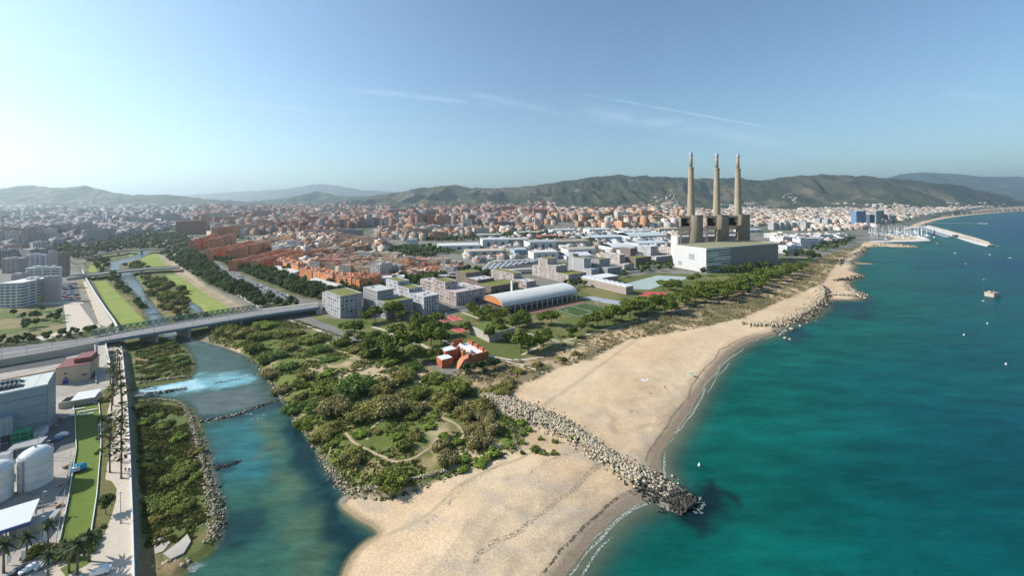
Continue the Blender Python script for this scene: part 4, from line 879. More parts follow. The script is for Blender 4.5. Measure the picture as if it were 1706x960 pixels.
for i, q in enumerate(courts):
    t = empty('sports_court', (0, 0, 0), 0, ['red court nearest the grey blocks, behind the pine', 'red court furthest back in the lawn', 'red court closest to the orange brick building', 'red court touching the grassy concrete box'][i], 'sports court', 'red sports courts')
    MB().prism(PP(q, 3), 2.8, 3.14).build('surface', 'red_court', t)
    cx = sum(x for x, _ in q) / 4; cy_ = sum(y for _, y in q) / 4
    court_lines('l', [(lerp(cx, x, .85), lerp(cy_, y, .85)) for x, y in q], 3.17, .2).build('lines', 'line_white', t)
    for e in (0, 2):
        m_ = P((q[e][0] + q[(e + 1) % 4][0]) / 2, (q[e][1] + q[(e + 1) % 4][1]) / 2, 3); hp = MB(); hp.tube([(m_.x, m_.y, 3), (m_.x, m_.y, 6)], .12, 5); hp.box((m_.x, m_.y, 6.3), (1.8, .2, 1.2), R(45)); hp.build('hoop', 'white_paint', t)
sheet('plaza', [(1018, 480), (1095, 459), (1150, 462), (1128, 470), (1112, 472), (1082, 483)], .12, 'blue_plaza')
sheet('plaza', [(1063, 492), (1075, 486), (1112, 488), (1105, 499), (1090, 496)], .14, 'red_court')
sheet('plaza', [(965, 496), (985, 494), (1062, 507), (1032, 510)], .10, mat('wet_paving', (.34, .36, .40), .5, .1, .2))
sheet('plaza', [(672, 566), (690, 552), (716, 556), (718, 566), (700, 573)], .12, mat('playground_paving', (.36, .17, .14), .9, .35, .8))
for pts, wd in (([(690, 536), (707, 548), (745, 571), (760, 578), (800, 591), (832, 597), (850, 600), (873, 600), (905, 596)], 2.6), ([(770, 521), (800, 532), (840, 545), (880, 556), (905, 563), (932, 569), (900, 577), (870, 592)], 2.6), ([(548, 556), (575, 570), (590, 572), (480, 533)], 3.0), ([(932, 569), (960, 572), (975, 578)], 1.8),
                ([(832, 600), (880, 612), (905, 622)], 1.6), ([(620, 545), (650, 553), (655, 565), (700, 574), (735, 590)], 3.2), ([(1040, 512), (1100, 505), (1150, 488), (1240, 466), (1300, 450)], 2.4), ([(900, 577), (960, 564), (1010, 548), (1090, 528), (1140, 516), (1230, 497), (1300, 474), (1340, 456)], 2.2)):
    pathstrip('footpath', PP(pts, 3), wd, 'path', .13)
for pts in ([(690, 527), (740, 520), (760, 512), (700, 524), (640, 545), (600, 549), (568, 545)], [(520, 524), (560, 552), (545, 552), (512, 526)]): pass
pathstrip('service_road', PP([(688, 531), (735, 521), (765, 514), (790, 512), (820, 500), (880, 487), (940, 478), (985, 466), (1040, 457), (1110, 446)], 3), 9, 'asphalt', .10)
pathstrip('service_road', PP([(504, 524), (530, 540), (552, 553), (575, 566), (600, 572)], 3), 5, 'road', .10)
pathstrip('service_road', PP([(732, 523), (712, 512), (690, 500), (640, 494)], 3), 7, 'asphalt', .12)
# concrete box with grassed roof
c = P(815, 571, 3); gb = empty('grass_roof_pavilion', c, R(38), 'low concrete pavilion with grassed roof beside the red courts', 'pavilion')
a = Vector((math.cos(R(38)), math.sin(R(38)))); b = Vector((-a.y, a.x)); GA = abs(len_to(c, a, 858)); GB = abs(len_to(c, b, 781)); hz_ = 13 * c.y / F
MB().box((GA / 2, GB / 2, hz_ / 2), (GA, GB, hz_)).build('wall', 'concrete', gb); MB().box((GA / 2, GB / 2, hz_ + .1), (GA - 1, GB - 1, .5)).build('grass_roof', mat('roof_lawn', (.12, .15, .03), .95), gb)
for e, (x, y, sx, sy) in enumerate(((GA / 2, .2, GA, .4), (GA / 2, GB - .2, GA, .4), (.2, GB / 2, .4, GB - .8), (GA - .2, GB / 2, .4, GB - .8))): MB().box((x, y, hz_ + .3), (sx + .05, sy + .05, .5)).build('parapet', 'concrete', gb)
# orange brick building
c = P(785, 611, 3); s = c.y / F; ob = empty('orange_brick_building', c, R(36), 'orange brick building with rows of turrets and white roofs at the beach edge', 'building')
mat('orange_brick', (.42, .125, .06), .85, .22, .5); mat('orange_brick_pale', (.50, .20, .10), .85, .1, .5)
a = Vector((math.cos(R(36)), math.sin(R(36)))); b = Vector((-a.y, a.x)); OA = abs(len_to(c, a, 813)); OB = abs(len_to(c, b, 753)); OH = 15 * s
MB().box((OA / 2, OB / 2, OH / 2 - .5), (OA - 1, OB - 1, OH - 1)).build('main_body', 'orange_brick', ob)
MB().box((OA / 2, OB / 2, OH - .8), (OA - 1.2, OB - 1.2, .6)).build('white_roof', 'white_paint', ob)
wl = MB(); wl.box((OA / 2, .3, OH / 2 + .7), (OA, .6, OH + 1.4)); wl.build('parapet_wall', 'orange_brick', ob)
wl = MB(); wl.box((OA - .3, OB / 2, OH / 2 + .6), (.6, OB, OH + 1.2)); wl.build('parapet_wall', 'orange_brick', ob)
wl = MB(); wl.box((OA * .32, OB - .3, OH / 2 + 1.8), (OA * .64, .6, OH + 3.6)); wl.build('parapet_wall', 'orange_brick', ob)
for k in range(4): MB().box((-.3, OB * (.06 + .29 * k), OH / 2 + 1.0), (2.4, 1.6, OH + 2.4)).build('turret', 'orange_brick_pale' if k % 2 else 'orange_brick', ob)
for k in range(3): MB().box((OA - .6, OB * (.2 + .27 * k), OH + 1.3), (1.7, 1.7, 2.6)).build('chimney_turret', 'orange_brick', ob)
rp = MB(); rp.add([(OA * .1, OB * .25, OH - .4), (OA * .55, OB * .25, OH - .4), (OA * .55, OB * .85, OH - .4), (OA * .1, OB * .85, OH - .4), (OA * .32, OB * .25, OH + 2.2), (OA * .32, OB * .85, OH + 2.2)], [(0, 4, 5, 3), (1, 2, 5, 4), (0, 1, 4), (2, 3, 5)]); rp.build('skylight_roof', 'roof_pale', ob)
W2 = 9; MB().box((-6.5, OB * .72, 3.6), (9, 8, 7.2)).build('side_wing', 'orange_brick', ob); MB().box((-6.5, OB * .72, 7.35), (8.4, 7.4, .3)).build('wing_roof', 'white_paint', ob)
MB().box((-13, OB * .45, 2.6), (8, 8, 5.2)).build('side_wing', 'orange_brick', ob); MB().box((-13, OB * .45, 5.35), (7.4, 7.4, .3)).build('wing_roof', 'white_paint', ob)
MB().add([(-9, 1, 0), (-1, 1, 0), (-1, 6, 0), (-9, 6, 0), (-1, 1, 6), (-1, 6, 6), (-5, 1, 5), (-5, 6, 5)], [(0, 1, 4, 6), (3, 7, 5, 2), (0, 6, 7, 3), (6, 4, 5, 7), (1, 2, 5, 4)]).build('buttress', 'orange_brick_pale', ob)
for u, v, hp in ((776, 622, 20), (790, 622, 22), (800, 620, 20), (812, 618, 22), (822, 616, 18), (808, 626, 16), (782, 630, 18), (830, 612, 16)):
    p = P(u, v, 3); plant('broadleaf_tree', BROAD[2], p.x, p.y, zat(p.x, p.y), hp * p.y / F / 10, 'scrubby tree at the foot of the orange brick building', 'tree', 'trees by the orange building')

# ================================================================== left bank: quay, promenade, yard
QL = [(226, 1040), (225, 960), (222, 860), (218, 760), (214, 690), (211, 650), (206, 600), (203, 580)]
q5 = [Vector(p) for p in PP(QL, 5)]
b = MB(); vs = []
for p in q5: vs += [(p.x + .1, p.y, 5.05), (p.x + .5, p.y, -1), (p.x - .9, p.y, 5.05)]
fs = []
for i in range(len(q5) - 1): fs += [(3 * i + 1, 3 * i + 4, 3 * i + 3, 3 * i), (3 * i, 3 * i + 3, 3 * i + 5, 3 * i + 2)]
b.add(vs, fs); b.build('quay_wall', 'concrete'); tag(bpy.data.objects['quay_wall'], 'long concrete quay wall dropping from the promenade to the river strip', 'wall')
b = MB()
for p, q in zip(q5, q5[1:]): b.beam((p.x - .5, p.y, 5.5), (q.x - .5, q.y, 5.5), .5, .9)
tag(b.build('parapet', 'white_concrete'), 'pale low parapet running along the top of the quay wall', 'parapet')
def flat(name, pts, m, lift, z=5.0, lab=None, cat=None):
    o = MB().prism(PP(pts, z), z - .3, z + lift).build(name, m); return tag(o, lab, cat, kind=None if lab else 'structure')
flat('yard', [(-200, 1040), (-200, 600), (0, 606), (90, 592), (165, 575), (190, 575), (190, 700), (165, 900), (140, 1040)], mat('yard_concrete', (.36, .315, .27), .9, .22, .12), .04)
flat('promenade', [(224, 1040), (222, 960), (221, 860), (217, 760), (213, 690), (210, 650), (205, 600), (202, 581), (189, 578), (190, 610), (188, 640), (184, 668), (178, 690), (177, 700), (186, 700), (193, 706), (194, 716), (186, 732), (180, 760), (176, 790), (175, 800), (186, 803), (194, 815), (193, 835), (184, 865), (174, 890), (160, 905), (130, 925), (60, 950), (20, 1040)], 'paving', .10)
flat('verge', [(165, 655), (188, 640), (184, 668), (178, 690), (177, 700), (186, 700), (193, 706), (194, 716), (186, 732), (180, 760), (176, 790), (175, 800), (186, 803), (194, 815), (193, 835), (184, 865), (174, 890), (150, 908), (160, 830), (167, 745)], mat('verge_grass', (.16, .125, .045), .95, .3, .4, col2=(.12, .125, .035)), .16)
flat('lawn', [(121, 673), (164, 666), (167, 700), (167, 745), (160, 828), (148, 908), (99, 905), (112, 832), (125, 750), (124, 700)], mat('lawn_green', (.115, .165, .024), .95, .12, .25), .12)
flat('asphalt_yard', [(80, 712), (124, 690), (126, 745), (92, 756), (40, 775), (0, 770), (0, 745), (40, 720)], mat('yard_asphalt', (.13, .128, .13), .9, .12, .2), .07)
flat('verge', [(100, 950), (130, 930), (150, 920), (152, 938), (110, 962)], mat('verge_green', (.12, .16, .035), .95, .2, .4), .17)
for pts, nm in (([(164, 666), (167, 700), (168, 745), (161, 828), (149, 908)], 'a'), ([(121, 673), (125, 700), (127, 750), (114, 832), (99, 905)], 'b')):
    b = MB(); pp = [P(u, v, 5) for u, v in pts]
    for p, q in zip(pp, pp[1:]): b.beam((p.x, p.y, 5.4), (q.x, q.y, 5.4), .25, .8)
    tag(b.build('lawn_wall', 'white_concrete'), 'low pale wall between lawn and promenade verge' if nm == 'a' else 'low pale wall between lawn and concrete yard', 'wall')

# ---- big blue-grey shed
c = P(79, 717, 5); sA = Vector((.743, .669)); ang = math.atan2(sA.y, sA.x); sB = Vector((-sA.y, sA.x)); hsh = 76 * c.y / F
sh = empty('industrial_shed', c, ang, 'big blue-grey clad shed with pale metal roof and two dark roof vents', 'shed')
L0, Dp = 52, 19
mat('clad_blue', (.24, .30, .34), .6, .05, .2); mat('clad_blue2', (.29, .355, .395), .6, .05, .2); mat('roof_metal', (.50, .53, .48), .6, .07, .3); mat('fascia_orange', (.42, .25, .15), .8)
MB().box((-L0 / 2, Dp / 2, hsh / 2), (L0 - .3, Dp - .3, hsh)).build('core', 'clad_blue', sh)
rows = 5
for k in range(rows): MB().box((-L0 / 2, 0, (k + .5) * hsh / rows), (L0, .5, hsh / rows - .22)).build('cladding_panel', 'clad_blue', sh); MB().box((0, Dp / 2, (k + .5) * hsh / rows), (.5, Dp, hsh / rows - .22)).build('cladding_panel', 'clad_blue', sh)
for k in range(13): MB().box((-L0 * (k + .5) / 13, Dp / 2, hsh + .15), (L0 / 13 - .12, Dp, .3)).build('roof_sheet', 'roof_metal', sh)
MB().box((-L0 / 2, Dp + .3, hsh + .3), (L0, .8, 1.0)).build('rear_parapet', 'fascia_orange', sh); MB().box((-L0 / 2, -.3, hsh + .1), (L0 + .6, .5, .6)).build('eaves_trim', 'white_paint', sh)
for x, y in ((-13, 5), (-14, 12)):
    b = MB(); n = 8; w_, d_ = 5.5, 2.4
    prof = [(-w_ + 2 * w_ * i / n, 1.6 * math.sin(math.pi * i / n)) for i in range(n + 1)]
    b.add([(x + p[0], y + s * d_ / 2, hsh + .3 + p[1]) for s in (-1, 1) for p in prof], [(i, i + 1, n + 2 + i, n + 1 + i) for i in range(n)] + [tuple(range(n, -1, -1)), tuple(range(n + 1, 2 * n + 2))]); vv = b.build('roof_vent', 'dark_metal', sh)
    for i in range(7): MB().box((x - 4 + 1.3 * i, y, hsh + 1.5), (.25, d_ + .3, 1.2)).build('vent_slat', 'grey_metal', sh)
an = empty('shed_annex', c + Vector((sA.x * -14 + sA.y * 4.5, sA.y * -14 - sA.x * 4.5, 0)), ang, 'lower pale blue clad annex in front of the big shed', 'annex')
MB().box((0, 2.2, 5.6), (9, 4.4, 11.2)).build('wall', 'clad_blue2', an); MB().box((0, 2.2, 11.3), (9.4, 4.8, .4)).build('roof', 'clad_blue2', an)
for k in range(6): MB().box((-3.8 + 1.5 * k, -.1, 5.5), (.12, .2, 11)).build('panel_seam', 'clad_blue', an)
MB().box((3.0, -.1, 1.9), (3.2, .3, 3.8)).build('roller_door', 'dark_metal', an)
# ---- storage tanks
def tank(u, v, wpx, hpx, label, s=1.0):
    p = P(u, v, 5); r = wpx * p.y / F / 2 * .66; h = hpx * p.y / F; p = PY(u, p.y + r, 5)
    t = empty('storage_tank', p, 0, label, 'tank', 'white storage tanks')
    MB().lathe([(r, 0), (r, h)], 40, cap=False).build('shell', mat('tank_white', (.66, .655, .63), .5, .12, .35), t, smoothed=True)
    MB().lathe([(r + .12, h - .25), (r + .12, h), (r * .92, h + .7), (r * .7, h + 1.7), (r * .4, h + 2.4), (.3, h + 2.6)], 40, cap=False).build('domed_roof', 'white_paint', t, smoothed=True); dome = t.children[-1] if t.children[-1].name.startswith('domed') else [o for o in t.children if o.name.startswith('domed')][0]
    for k in (1, 2, 3): MB().lathe([(r + .02, h * k / 4 - .06), (r + .06, h * k / 4), (r + .02, h * k / 4 + .06)], 40, cap=False).build('weld_seam', 'grey_metal', t)
    MB().lathe([(r + .3, 0), (r + .3, .5), (r, .6)], 40, cap=False).build('foot_ring', 'concrete', t)
    b = MB(); b.box((r * .2, -r - .15, h / 2), (.5, .12, h)); b.build('ladder', 'grey_metal', t)
    b = MB()
    for i in range(40):
        a0, a1 = 2 * math.pi * i / 40, 2 * math.pi * (i + 1) / 40
        if i % 2: b.beam(((r - .1) * math.cos(a0), (r - .1) * math.sin(a0), h + .2), ((r - .1) * math.cos(a0), (r - .1) * math.sin(a0), h + 1.2), .07)
        b.beam(((r - .1) * math.cos(a0), (r - .1) * math.sin(a0), h + 1.2), ((r - .1) * math.cos(a1), (r - .1) * math.sin(a1), h + 1.2), .07)
    b.build('handrail', 'grey_metal', dome); MB().lathe([(.3, 0), (.3, .5), (.1, .7)], 8, (0, 0, h + 2.5)).build('roof_hatch', 'grey_metal', dome)
    b = MB(); b.tube([(r * .7, -r * .8, .6), (r * 1.1, -r * 1.1, .6), (r * 1.4, -r * .9, .6)], .25, 6); b.build('outlet_pipe', 'grey_metal', t)
tank(59, 824, 62, 54, 'big white domed tank standing beside the lawn'); tank(-4, 848, 54, 54, 'white domed tank cut off by the photo edge below the big tank'); tank(8, 742, 68, 33, 'flat pale tank in the shadow of the big shed')
# ---- white sloped canopy, pavilion, red roof house
c = P(50, 869, 10); cn = empty('canopy', (c.x, c.y, 5), R(38), 'white sloping canopy roof with blue fascia on steel legs', 'canopy')
hc = 5.0
MB().add([(-16, 0, hc), (0, 0, hc), (0, 9.5, hc + 1.6), (-16, 9.5, hc + 1.6), (-16, 0, hc - .35), (0, 0, hc - .35), (0, 9.5, hc + 1.25), (-16, 9.5, hc + 1.25)], [(0, 1, 2, 3), (7, 6, 5, 4), (0, 4, 5, 1), (1, 5, 6, 2), (2, 6, 7, 3), (3, 7, 4, 0)]).build('roof', 'white_paint', cn)
MB().box((-8, -.15, hc - .6), (16.2, .25, 1.1)).build('fascia', mat('blue_fascia', (.05, .11, .25), .6), cn)
for x in (-15, -10, -5, -.6):
    MB().box((x, 1, hc / 2 - .2), (.35, .35, hc - .4)).build('leg', 'grey_metal', cn); MB().box((x, 8.6, hc / 2 + .4), (.35, .35, hc + .8)).build('leg', 'grey_metal', cn)
for x in (-13, -8, -4): MB().box((x, 5, 1.1), (2.4, 2.0, 2.2)).build('crate_stack', 'concrete', cn)
c = P(149.5, 633, 5); ang = math.radians(33); hh = 26 * c.y / F
rh = empty('red_roof_house', c, ang, 'beige industrial house with wide red metal roof beside the ramp', 'house')
a = Vector((math.cos(ang), math.sin(ang))); A_ = abs(len_to(c, -a, 93)); D_ = 17
MB().box((-A_ / 2, D_ / 2, hh / 2), (A_, D_, hh)).build('wall', mat('beige_wall', (.48, .38, .28), .85, .07, .3), rh)
mat('red_roof', (.22, .085, .075), .75, .10, .4)
for k in range(12): MB().box((-A_ / 2 + (k - 5.5) * A_ / 12, D_ / 2, hh + .25), (A_ / 12 - .08, D_ + .8, .5)).build('roof_sheet', 'red_roof', rh)
MB().box((-A_ * .3, D_ * .62, hh + 1.6), (A_ * .52, D_ * .7, 3.0)).build('upper_roof', 'red_roof', rh)
for x, z in ((-A_ * .72, 3.4), (-A_ * .72, 5.8), (-A_ * .12, 3.6), (-A_ * .2, 3.6)): MB().box((x, -.05, z), (.9, .2, 1.1)).build('window', 'glass', rh); MB().box((x, -.04, z - .65), (1.2, .3, .14)).build('sill', 'white_concrete', bpy.data.objects[[o.name for o in rh.children if o.name.startswith('window')][-1]])
dr_ = MB().box((-A_ * .72, -.05, 1.4), (2.2, .25, 2.8)).build('door', mat('blue_door', (.03, .05, .25), .6), rh); MB().box((-A_ * .72 + .8, -.22, 1.3), (.1, .12, .3)).build('handle', 'grey_metal', dr_)
for s in (0, 1): MB().box((-A_ / 2, s * D_, hh - .15), (A_ + .7, .5, .5)).build('gutter', 'white_concrete', rh)
c = P(160, 672, 5); pv_ = empty('pavilion', c, R(27), 'small walled pavilion with tilted white sheet roof on the lawn edge', 'pavilion')
for x0, x1, y0, y1 in ((-14, 0, 0, .5), (-14, 0, 6.5, 7), (-14, -13.5, .5, 6.5), (-.5, 0, .5, 6.5)): MB().box(((x0 + x1) / 2, (y0 + y1) / 2, 1.6), (x1 - x0, y1 - y0, 3.2)).build('wall', 'concrete', pv_)
MB().add([(-9.5, -.5, 3.4), (-.3, -.5, 3.4), (-.3, 7.4, 4.6), (-9.5, 7.4, 4.6), (-9.5, -.5, 3.1), (-.3, -.5, 3.1), (-.3, 7.4, 4.3), (-9.5, 7.4, 4.3)], [(0, 1, 2, 3), (7, 6, 5, 4), (0, 4, 5, 1), (1, 5, 6, 2), (2, 6, 7, 3), (3, 7, 4, 0)]).build('roof_sheet', 'white_paint', pv_)
MB().box((-11.5, 3.5, 1.4), (3.6, 5.6, .3)).build('inner_floor', 'dark_metal', pv_)
for u, v, rz, L, lb in ((130, 683, 25, 5, 'white bench slab on the lawn closest to the yard'), (146, 686, 28, 7, 'long white bench slab across the lawn'), (144, 692, 28, 5, 'shorter white bench slab below the long one'), (124, 694, 20, 3, 'white block bench at the lawn corner'), (160, 673, 30, 2, 'small white block bench at the pavilion corner')):
    p = P(u, v, 5.1); t = empty('bench', p, R(rz), lb, 'bench', 'white slab benches on the lawn'); MB().box((0, 0, .5), (L, .8, .16)).build('seat', 'white_paint', t)
    for s in (-1, 1): MB().box((s * L * .35, 0, .21), (.3, .6, .42)).build('leg', 'concrete', t)
# ramp wedge beside the red-roof house
rp_ = empty('ramp', (0, 0, 0), 0, 'pale concrete ramp wedge between red-roof house and palms', 'ramp')
p0, p1, p2, p3 = P(160, 640, 5), P(190, 640, 5), P(176, 575, 9), P(158, 577, 9)
MB().add([p0, p1, p2, p3, (p2.x, p2.y, 4), (p3.x, p3.y, 4), (p0.x, p0.y, 4), (p1.x, p1.y, 4)], [(0, 1, 2, 3), (0, 3, 5, 6), (1, 7, 4, 2), (3, 2, 4, 5), (0, 6, 7, 1)]).build('slope', 'concrete', rp_)
for s, e in ((p0, p3), (p1, p2)): MB().beam((s.x, s.y, s.z + .6), (e.x, e.y, e.z + .6), .35, 1.3).build('side_wall', 'white_concrete', rp_)
# outfall block, slipway
p = P(237, 661, 1); o = MB().box((p.x, p.y, 1.2), (4.5, 5, 2.6), .1).build('outfall_block', 'concrete'); tag(o, 'square concrete block at the mouth of the outfall channel', 'concrete block')
sl = MB().prism(PP([(272, 926), (300, 905), (312, 893), (318, 905), (306, 925), (285, 935)], 1), -.5, 1.6); tag(sl.build('slipway_slab', 'concrete'), 'tilted bare concrete slab at the river corner below the quay strip', 'slab')
sl = MB().prism(PP([(256, 900), (270, 897), (284, 905), (272, 920), (258, 925)], 1), -.5, 1.2); tag(sl.build('concrete_slab', 'concrete'), 'broken concrete slab against the quay wall foot', 'slab')
# ---- palms of the promenade
PL = [(184, 640), (194, 632), (189, 648), (196, 645), (186, 686), (203, 690), (188, 676), (202, 672), (201, 656), (183, 788), (202, 798), (182, 768), (202, 772), (183, 748), (202, 752), (202, 736), (185, 735), (187, 655), (199, 620), (187, 618), (196, 608), (204, 712)]
for i, (u, v) in enumerate(PL):
    p = P(u, v, 5.1); plant('fan_palm', FANS[i % 3], p.x, p.y, 5.1, random.uniform(.9, 1.08), 'tall fan palm along the paved promenade, ' + ('upper group by the ramp' if v < 660 else 'middle group beside the outfall' if v < 720 else 'lower group above the round lawn bulge'), 'palm', 'fan palms of the promenade')
DP = [(148, 936, 1.2, 'date palm whose big star shadow falls on the plaza'), (115, 955, 1.05, 'date palm on the small green verge by the parked van'), (129, 958, 1.15, 'second date palm on the green verge by the van'), (44, 928, 1.0, 'date palm beside the white feather flag'), (80, 905, .9, 'date palm leaning over the white curved sail'), (6, 955, 1.1, 'date palm cut by the photo edge'), (108, 930, .7, 'short date palm in the hedge'), (80, 962, .9, 'date palm at the bottom edge of the photo')]
for i, (u, v, s, lb) in enumerate(DP):
    p = P(u, v, 5.1); plant('date_palm', DATES[i % 3], p.x, p.y, 5.1, s * .84, lb, 'palm', 'date palms by the parking')
p = P(176, 858, 5.1); plant('olive_tree', BROAD[0], p.x, p.y, 5.1, .72, 'single small round tree on the verge bulge of the promenade', 'tree', None)
for i, (u, v, wpx) in enumerate([(60, 925, 26), (84, 922, 30), (104, 925, 34), (122, 918, 36), (138, 912, 34), (152, 905, 26), (150, 918, 26), (118, 932, 22), (160, 890, 14), (172, 880, 10), (46, 932, 18), (168, 730, 14), (170, 700, 14), (172, 670, 14), (174, 830, 10), (164, 755, 12)]):
    p = P(u, v, 5.1); wd = wpx * p.y / F / 2; plant('shrub', random.choice(SHK[(0, 1, 4)[i % 3]]), p.x, p.y, 5.0, wd / 3.9, 'clipped hedge shrub in the row above the parked cars' if i < 9 else 'little shrub on the dry verge beside the palms', 'shrub', 'hedge shrubs of the promenade', sz=wd / 3.6, parts=('crown', 'stem'))
# ---- lamp posts
def lamp(u, v, h, lb, z=5.0, arm=0, group='lamp posts of the left bank'):
    p = P(u, v, z); t = empty('lamp_post', p, 0, lb, 'lamp post', group); MB().tube([(0, 0, 0), (0, 0, h)], [.13, .07], 6).build('pole', 'grey_metal', t)
    b = MB(); b.box((arm * .6, 0, h + .1), (1.2 if arm else .6, .35, .2)); b.build('lamp_head', 'grey_metal', t); MB().lathe([(.28, 0), (.28, .5), (.18, .6)], 8).build('base', 'concrete', t)
for u, v in ((201, 873), (201, 797), (202, 722), (202, 668), (201, 630)): lamp(u, v, 10, 'tall slim lamp post on the paved promenade')
for u, v in ((79, 768), (64, 762), (164, 739), (88, 700), (69, 905), (72, 860)): lamp(u, v, 8, 'lamp post in the industrial yard', arm=1)
# ---- cars, flags, people and the blue cover
def car_mesh():
    body = MB(); prof = [(-2.1, .35), (-2.15, .75), (-1.9, .95), (-1.0, 1.0), (-.55, 1.42), (.9, 1.45), (1.55, 1.0), (2.05, .9), (2.1, .35)]
    n = len(prof); body.add([(x, s * (.86 if z < 1.1 else .66), z) for s in (-1, 1) for x, z in prof], [tuple(range(n)), tuple(range(2 * n - 1, n - 1, -1))] + [(i, n + i, n + i + 1, i + 1) for i in range(n - 1)] + [(n - 1, 2 * n - 1, n, 0)])
    gl = MB(); gl.add([(x, s * .70, z) for s in (-1, 1) for x, z in ((-.95, 1.03), (-.5, 1.36), (.85, 1.38), (1.4, 1.03))], [(0, 1, 2, 3), (7, 6, 5, 4), (0, 4, 5, 1), (2, 6, 7, 3)])
    wh = MB(); wh.tube([(0, -.11, 0), (0, .11, 0)], .33, 12); return body, gl, wh
CB, CG, CW = car_mesh()
CARM = {}
def car(u, v, rz, colr, lb, z=5.1, grp='cars parked at the plaza', van=1.0):
    p = P(u, v, z); t = empty('parked_car', p, R(rz), lb, 'car', grp); key = 'car_' + colr
    mat(key, {'white': (.75, .76, .77), 'silver': (.45, .47, .5), 'dark': (.04, .045, .05), 'red': (.4, .04, .03), 'blue': (.05, .1, .25)}[colr], .3, .03, spec=.6)
    o = CB.build('body', key, t); o.scale = (1, 1, van); o = CG.build('window', 'glass', t); o.scale = (1, 1, van)
    for x in (-1.3, 1.3):
        for y in (-.78, .78):
            w_ = CW.build('wheel', 'dark', t); w_.location = (x, y, .33); MB().tube([(0, -.13, 0), (0, .13, 0)], .19, 8).build('rim', 'grey_metal', w_)
    for y in (-.6, .6): MB().box((-2.12, y, .68), (.08, .35, .18)).build('headlight', 'line_white', t)
    return t
car(50, 951, 60, 'white', 'white car parked by the hedge, closest to the edge wall'); car(76, 943, 65, 'silver', 'silver car parked beside the white car'); car(84, 935, 65, 'dark', 'dark car half hidden behind the silver car'); t = car(168, 957, 20, 'white', 'white delivery van at the bottom of the plaza', van=1.45)
for u, v, h, lb in ((72, 916, 5.5, 'big white feather flag beside the yard fence'), (36, 938, 3.4, 'white feather flag near the parked white car'), (12, 943, 3.4, 'white feather flag closest to the photo edge')):
    p = P(u, v, 5.1); t = empty('feather_flag', p, R(20), lb, 'flag', 'white feather flags'); MB().tube([(0, 0, 0), (0, 0, h)], .05, 5).build('pole', 'grey_metal', t)
    b = MB(); pr = [(.0, .6), (.75, .8), (.95, h * .5), (.8, h * .85), (.3, h), (0, h)]; n = len(pr); b.add([(x, y, z) for y in (-.03, .03) for x, z in pr], [tuple(range(n)), tuple(range(2 * n - 1, n - 1, -1))] + [(i, n + i, n + (i + 1) % n, (i + 1) % n) for i in range(n)]); b.build('cloth', 'white_paint', t)
p = P(132, 785, 5.1); bt = empty('covered_trailer', p, R(35), 'trailer under a crumpled turquoise cover on the lawn edge', 'trailer')
b = MB(); b.lathe([(1.0, .5), (1.05, 1.1), (.95, 2.0), (.7, 2.6), (.3, 2.8)], 14, sx=2.2, sy=1.25); o = b.build('cover', mat('turquoise', (.02, .33, .52), .5, .3, .8), bt)
for q in o.data.vertices: q.co += Vector((random.uniform(-.2, .2), random.uniform(-.2, .2), random.uniform(-.15, .15)))
MB().box((-.6, -1.0, 1.5), (2.2, .9, 1.4)).build('white_panel', 'white_paint', bt); MB().box((0, 0, .45), (4.2, 2.0, .25)).build('chassis', 'dark_metal', bt)
for x in (-.8, .8):
    for y in (-1, 1): w_ = CW.build('wheel', 'dark', bt); w_.location = (x, y, .35)
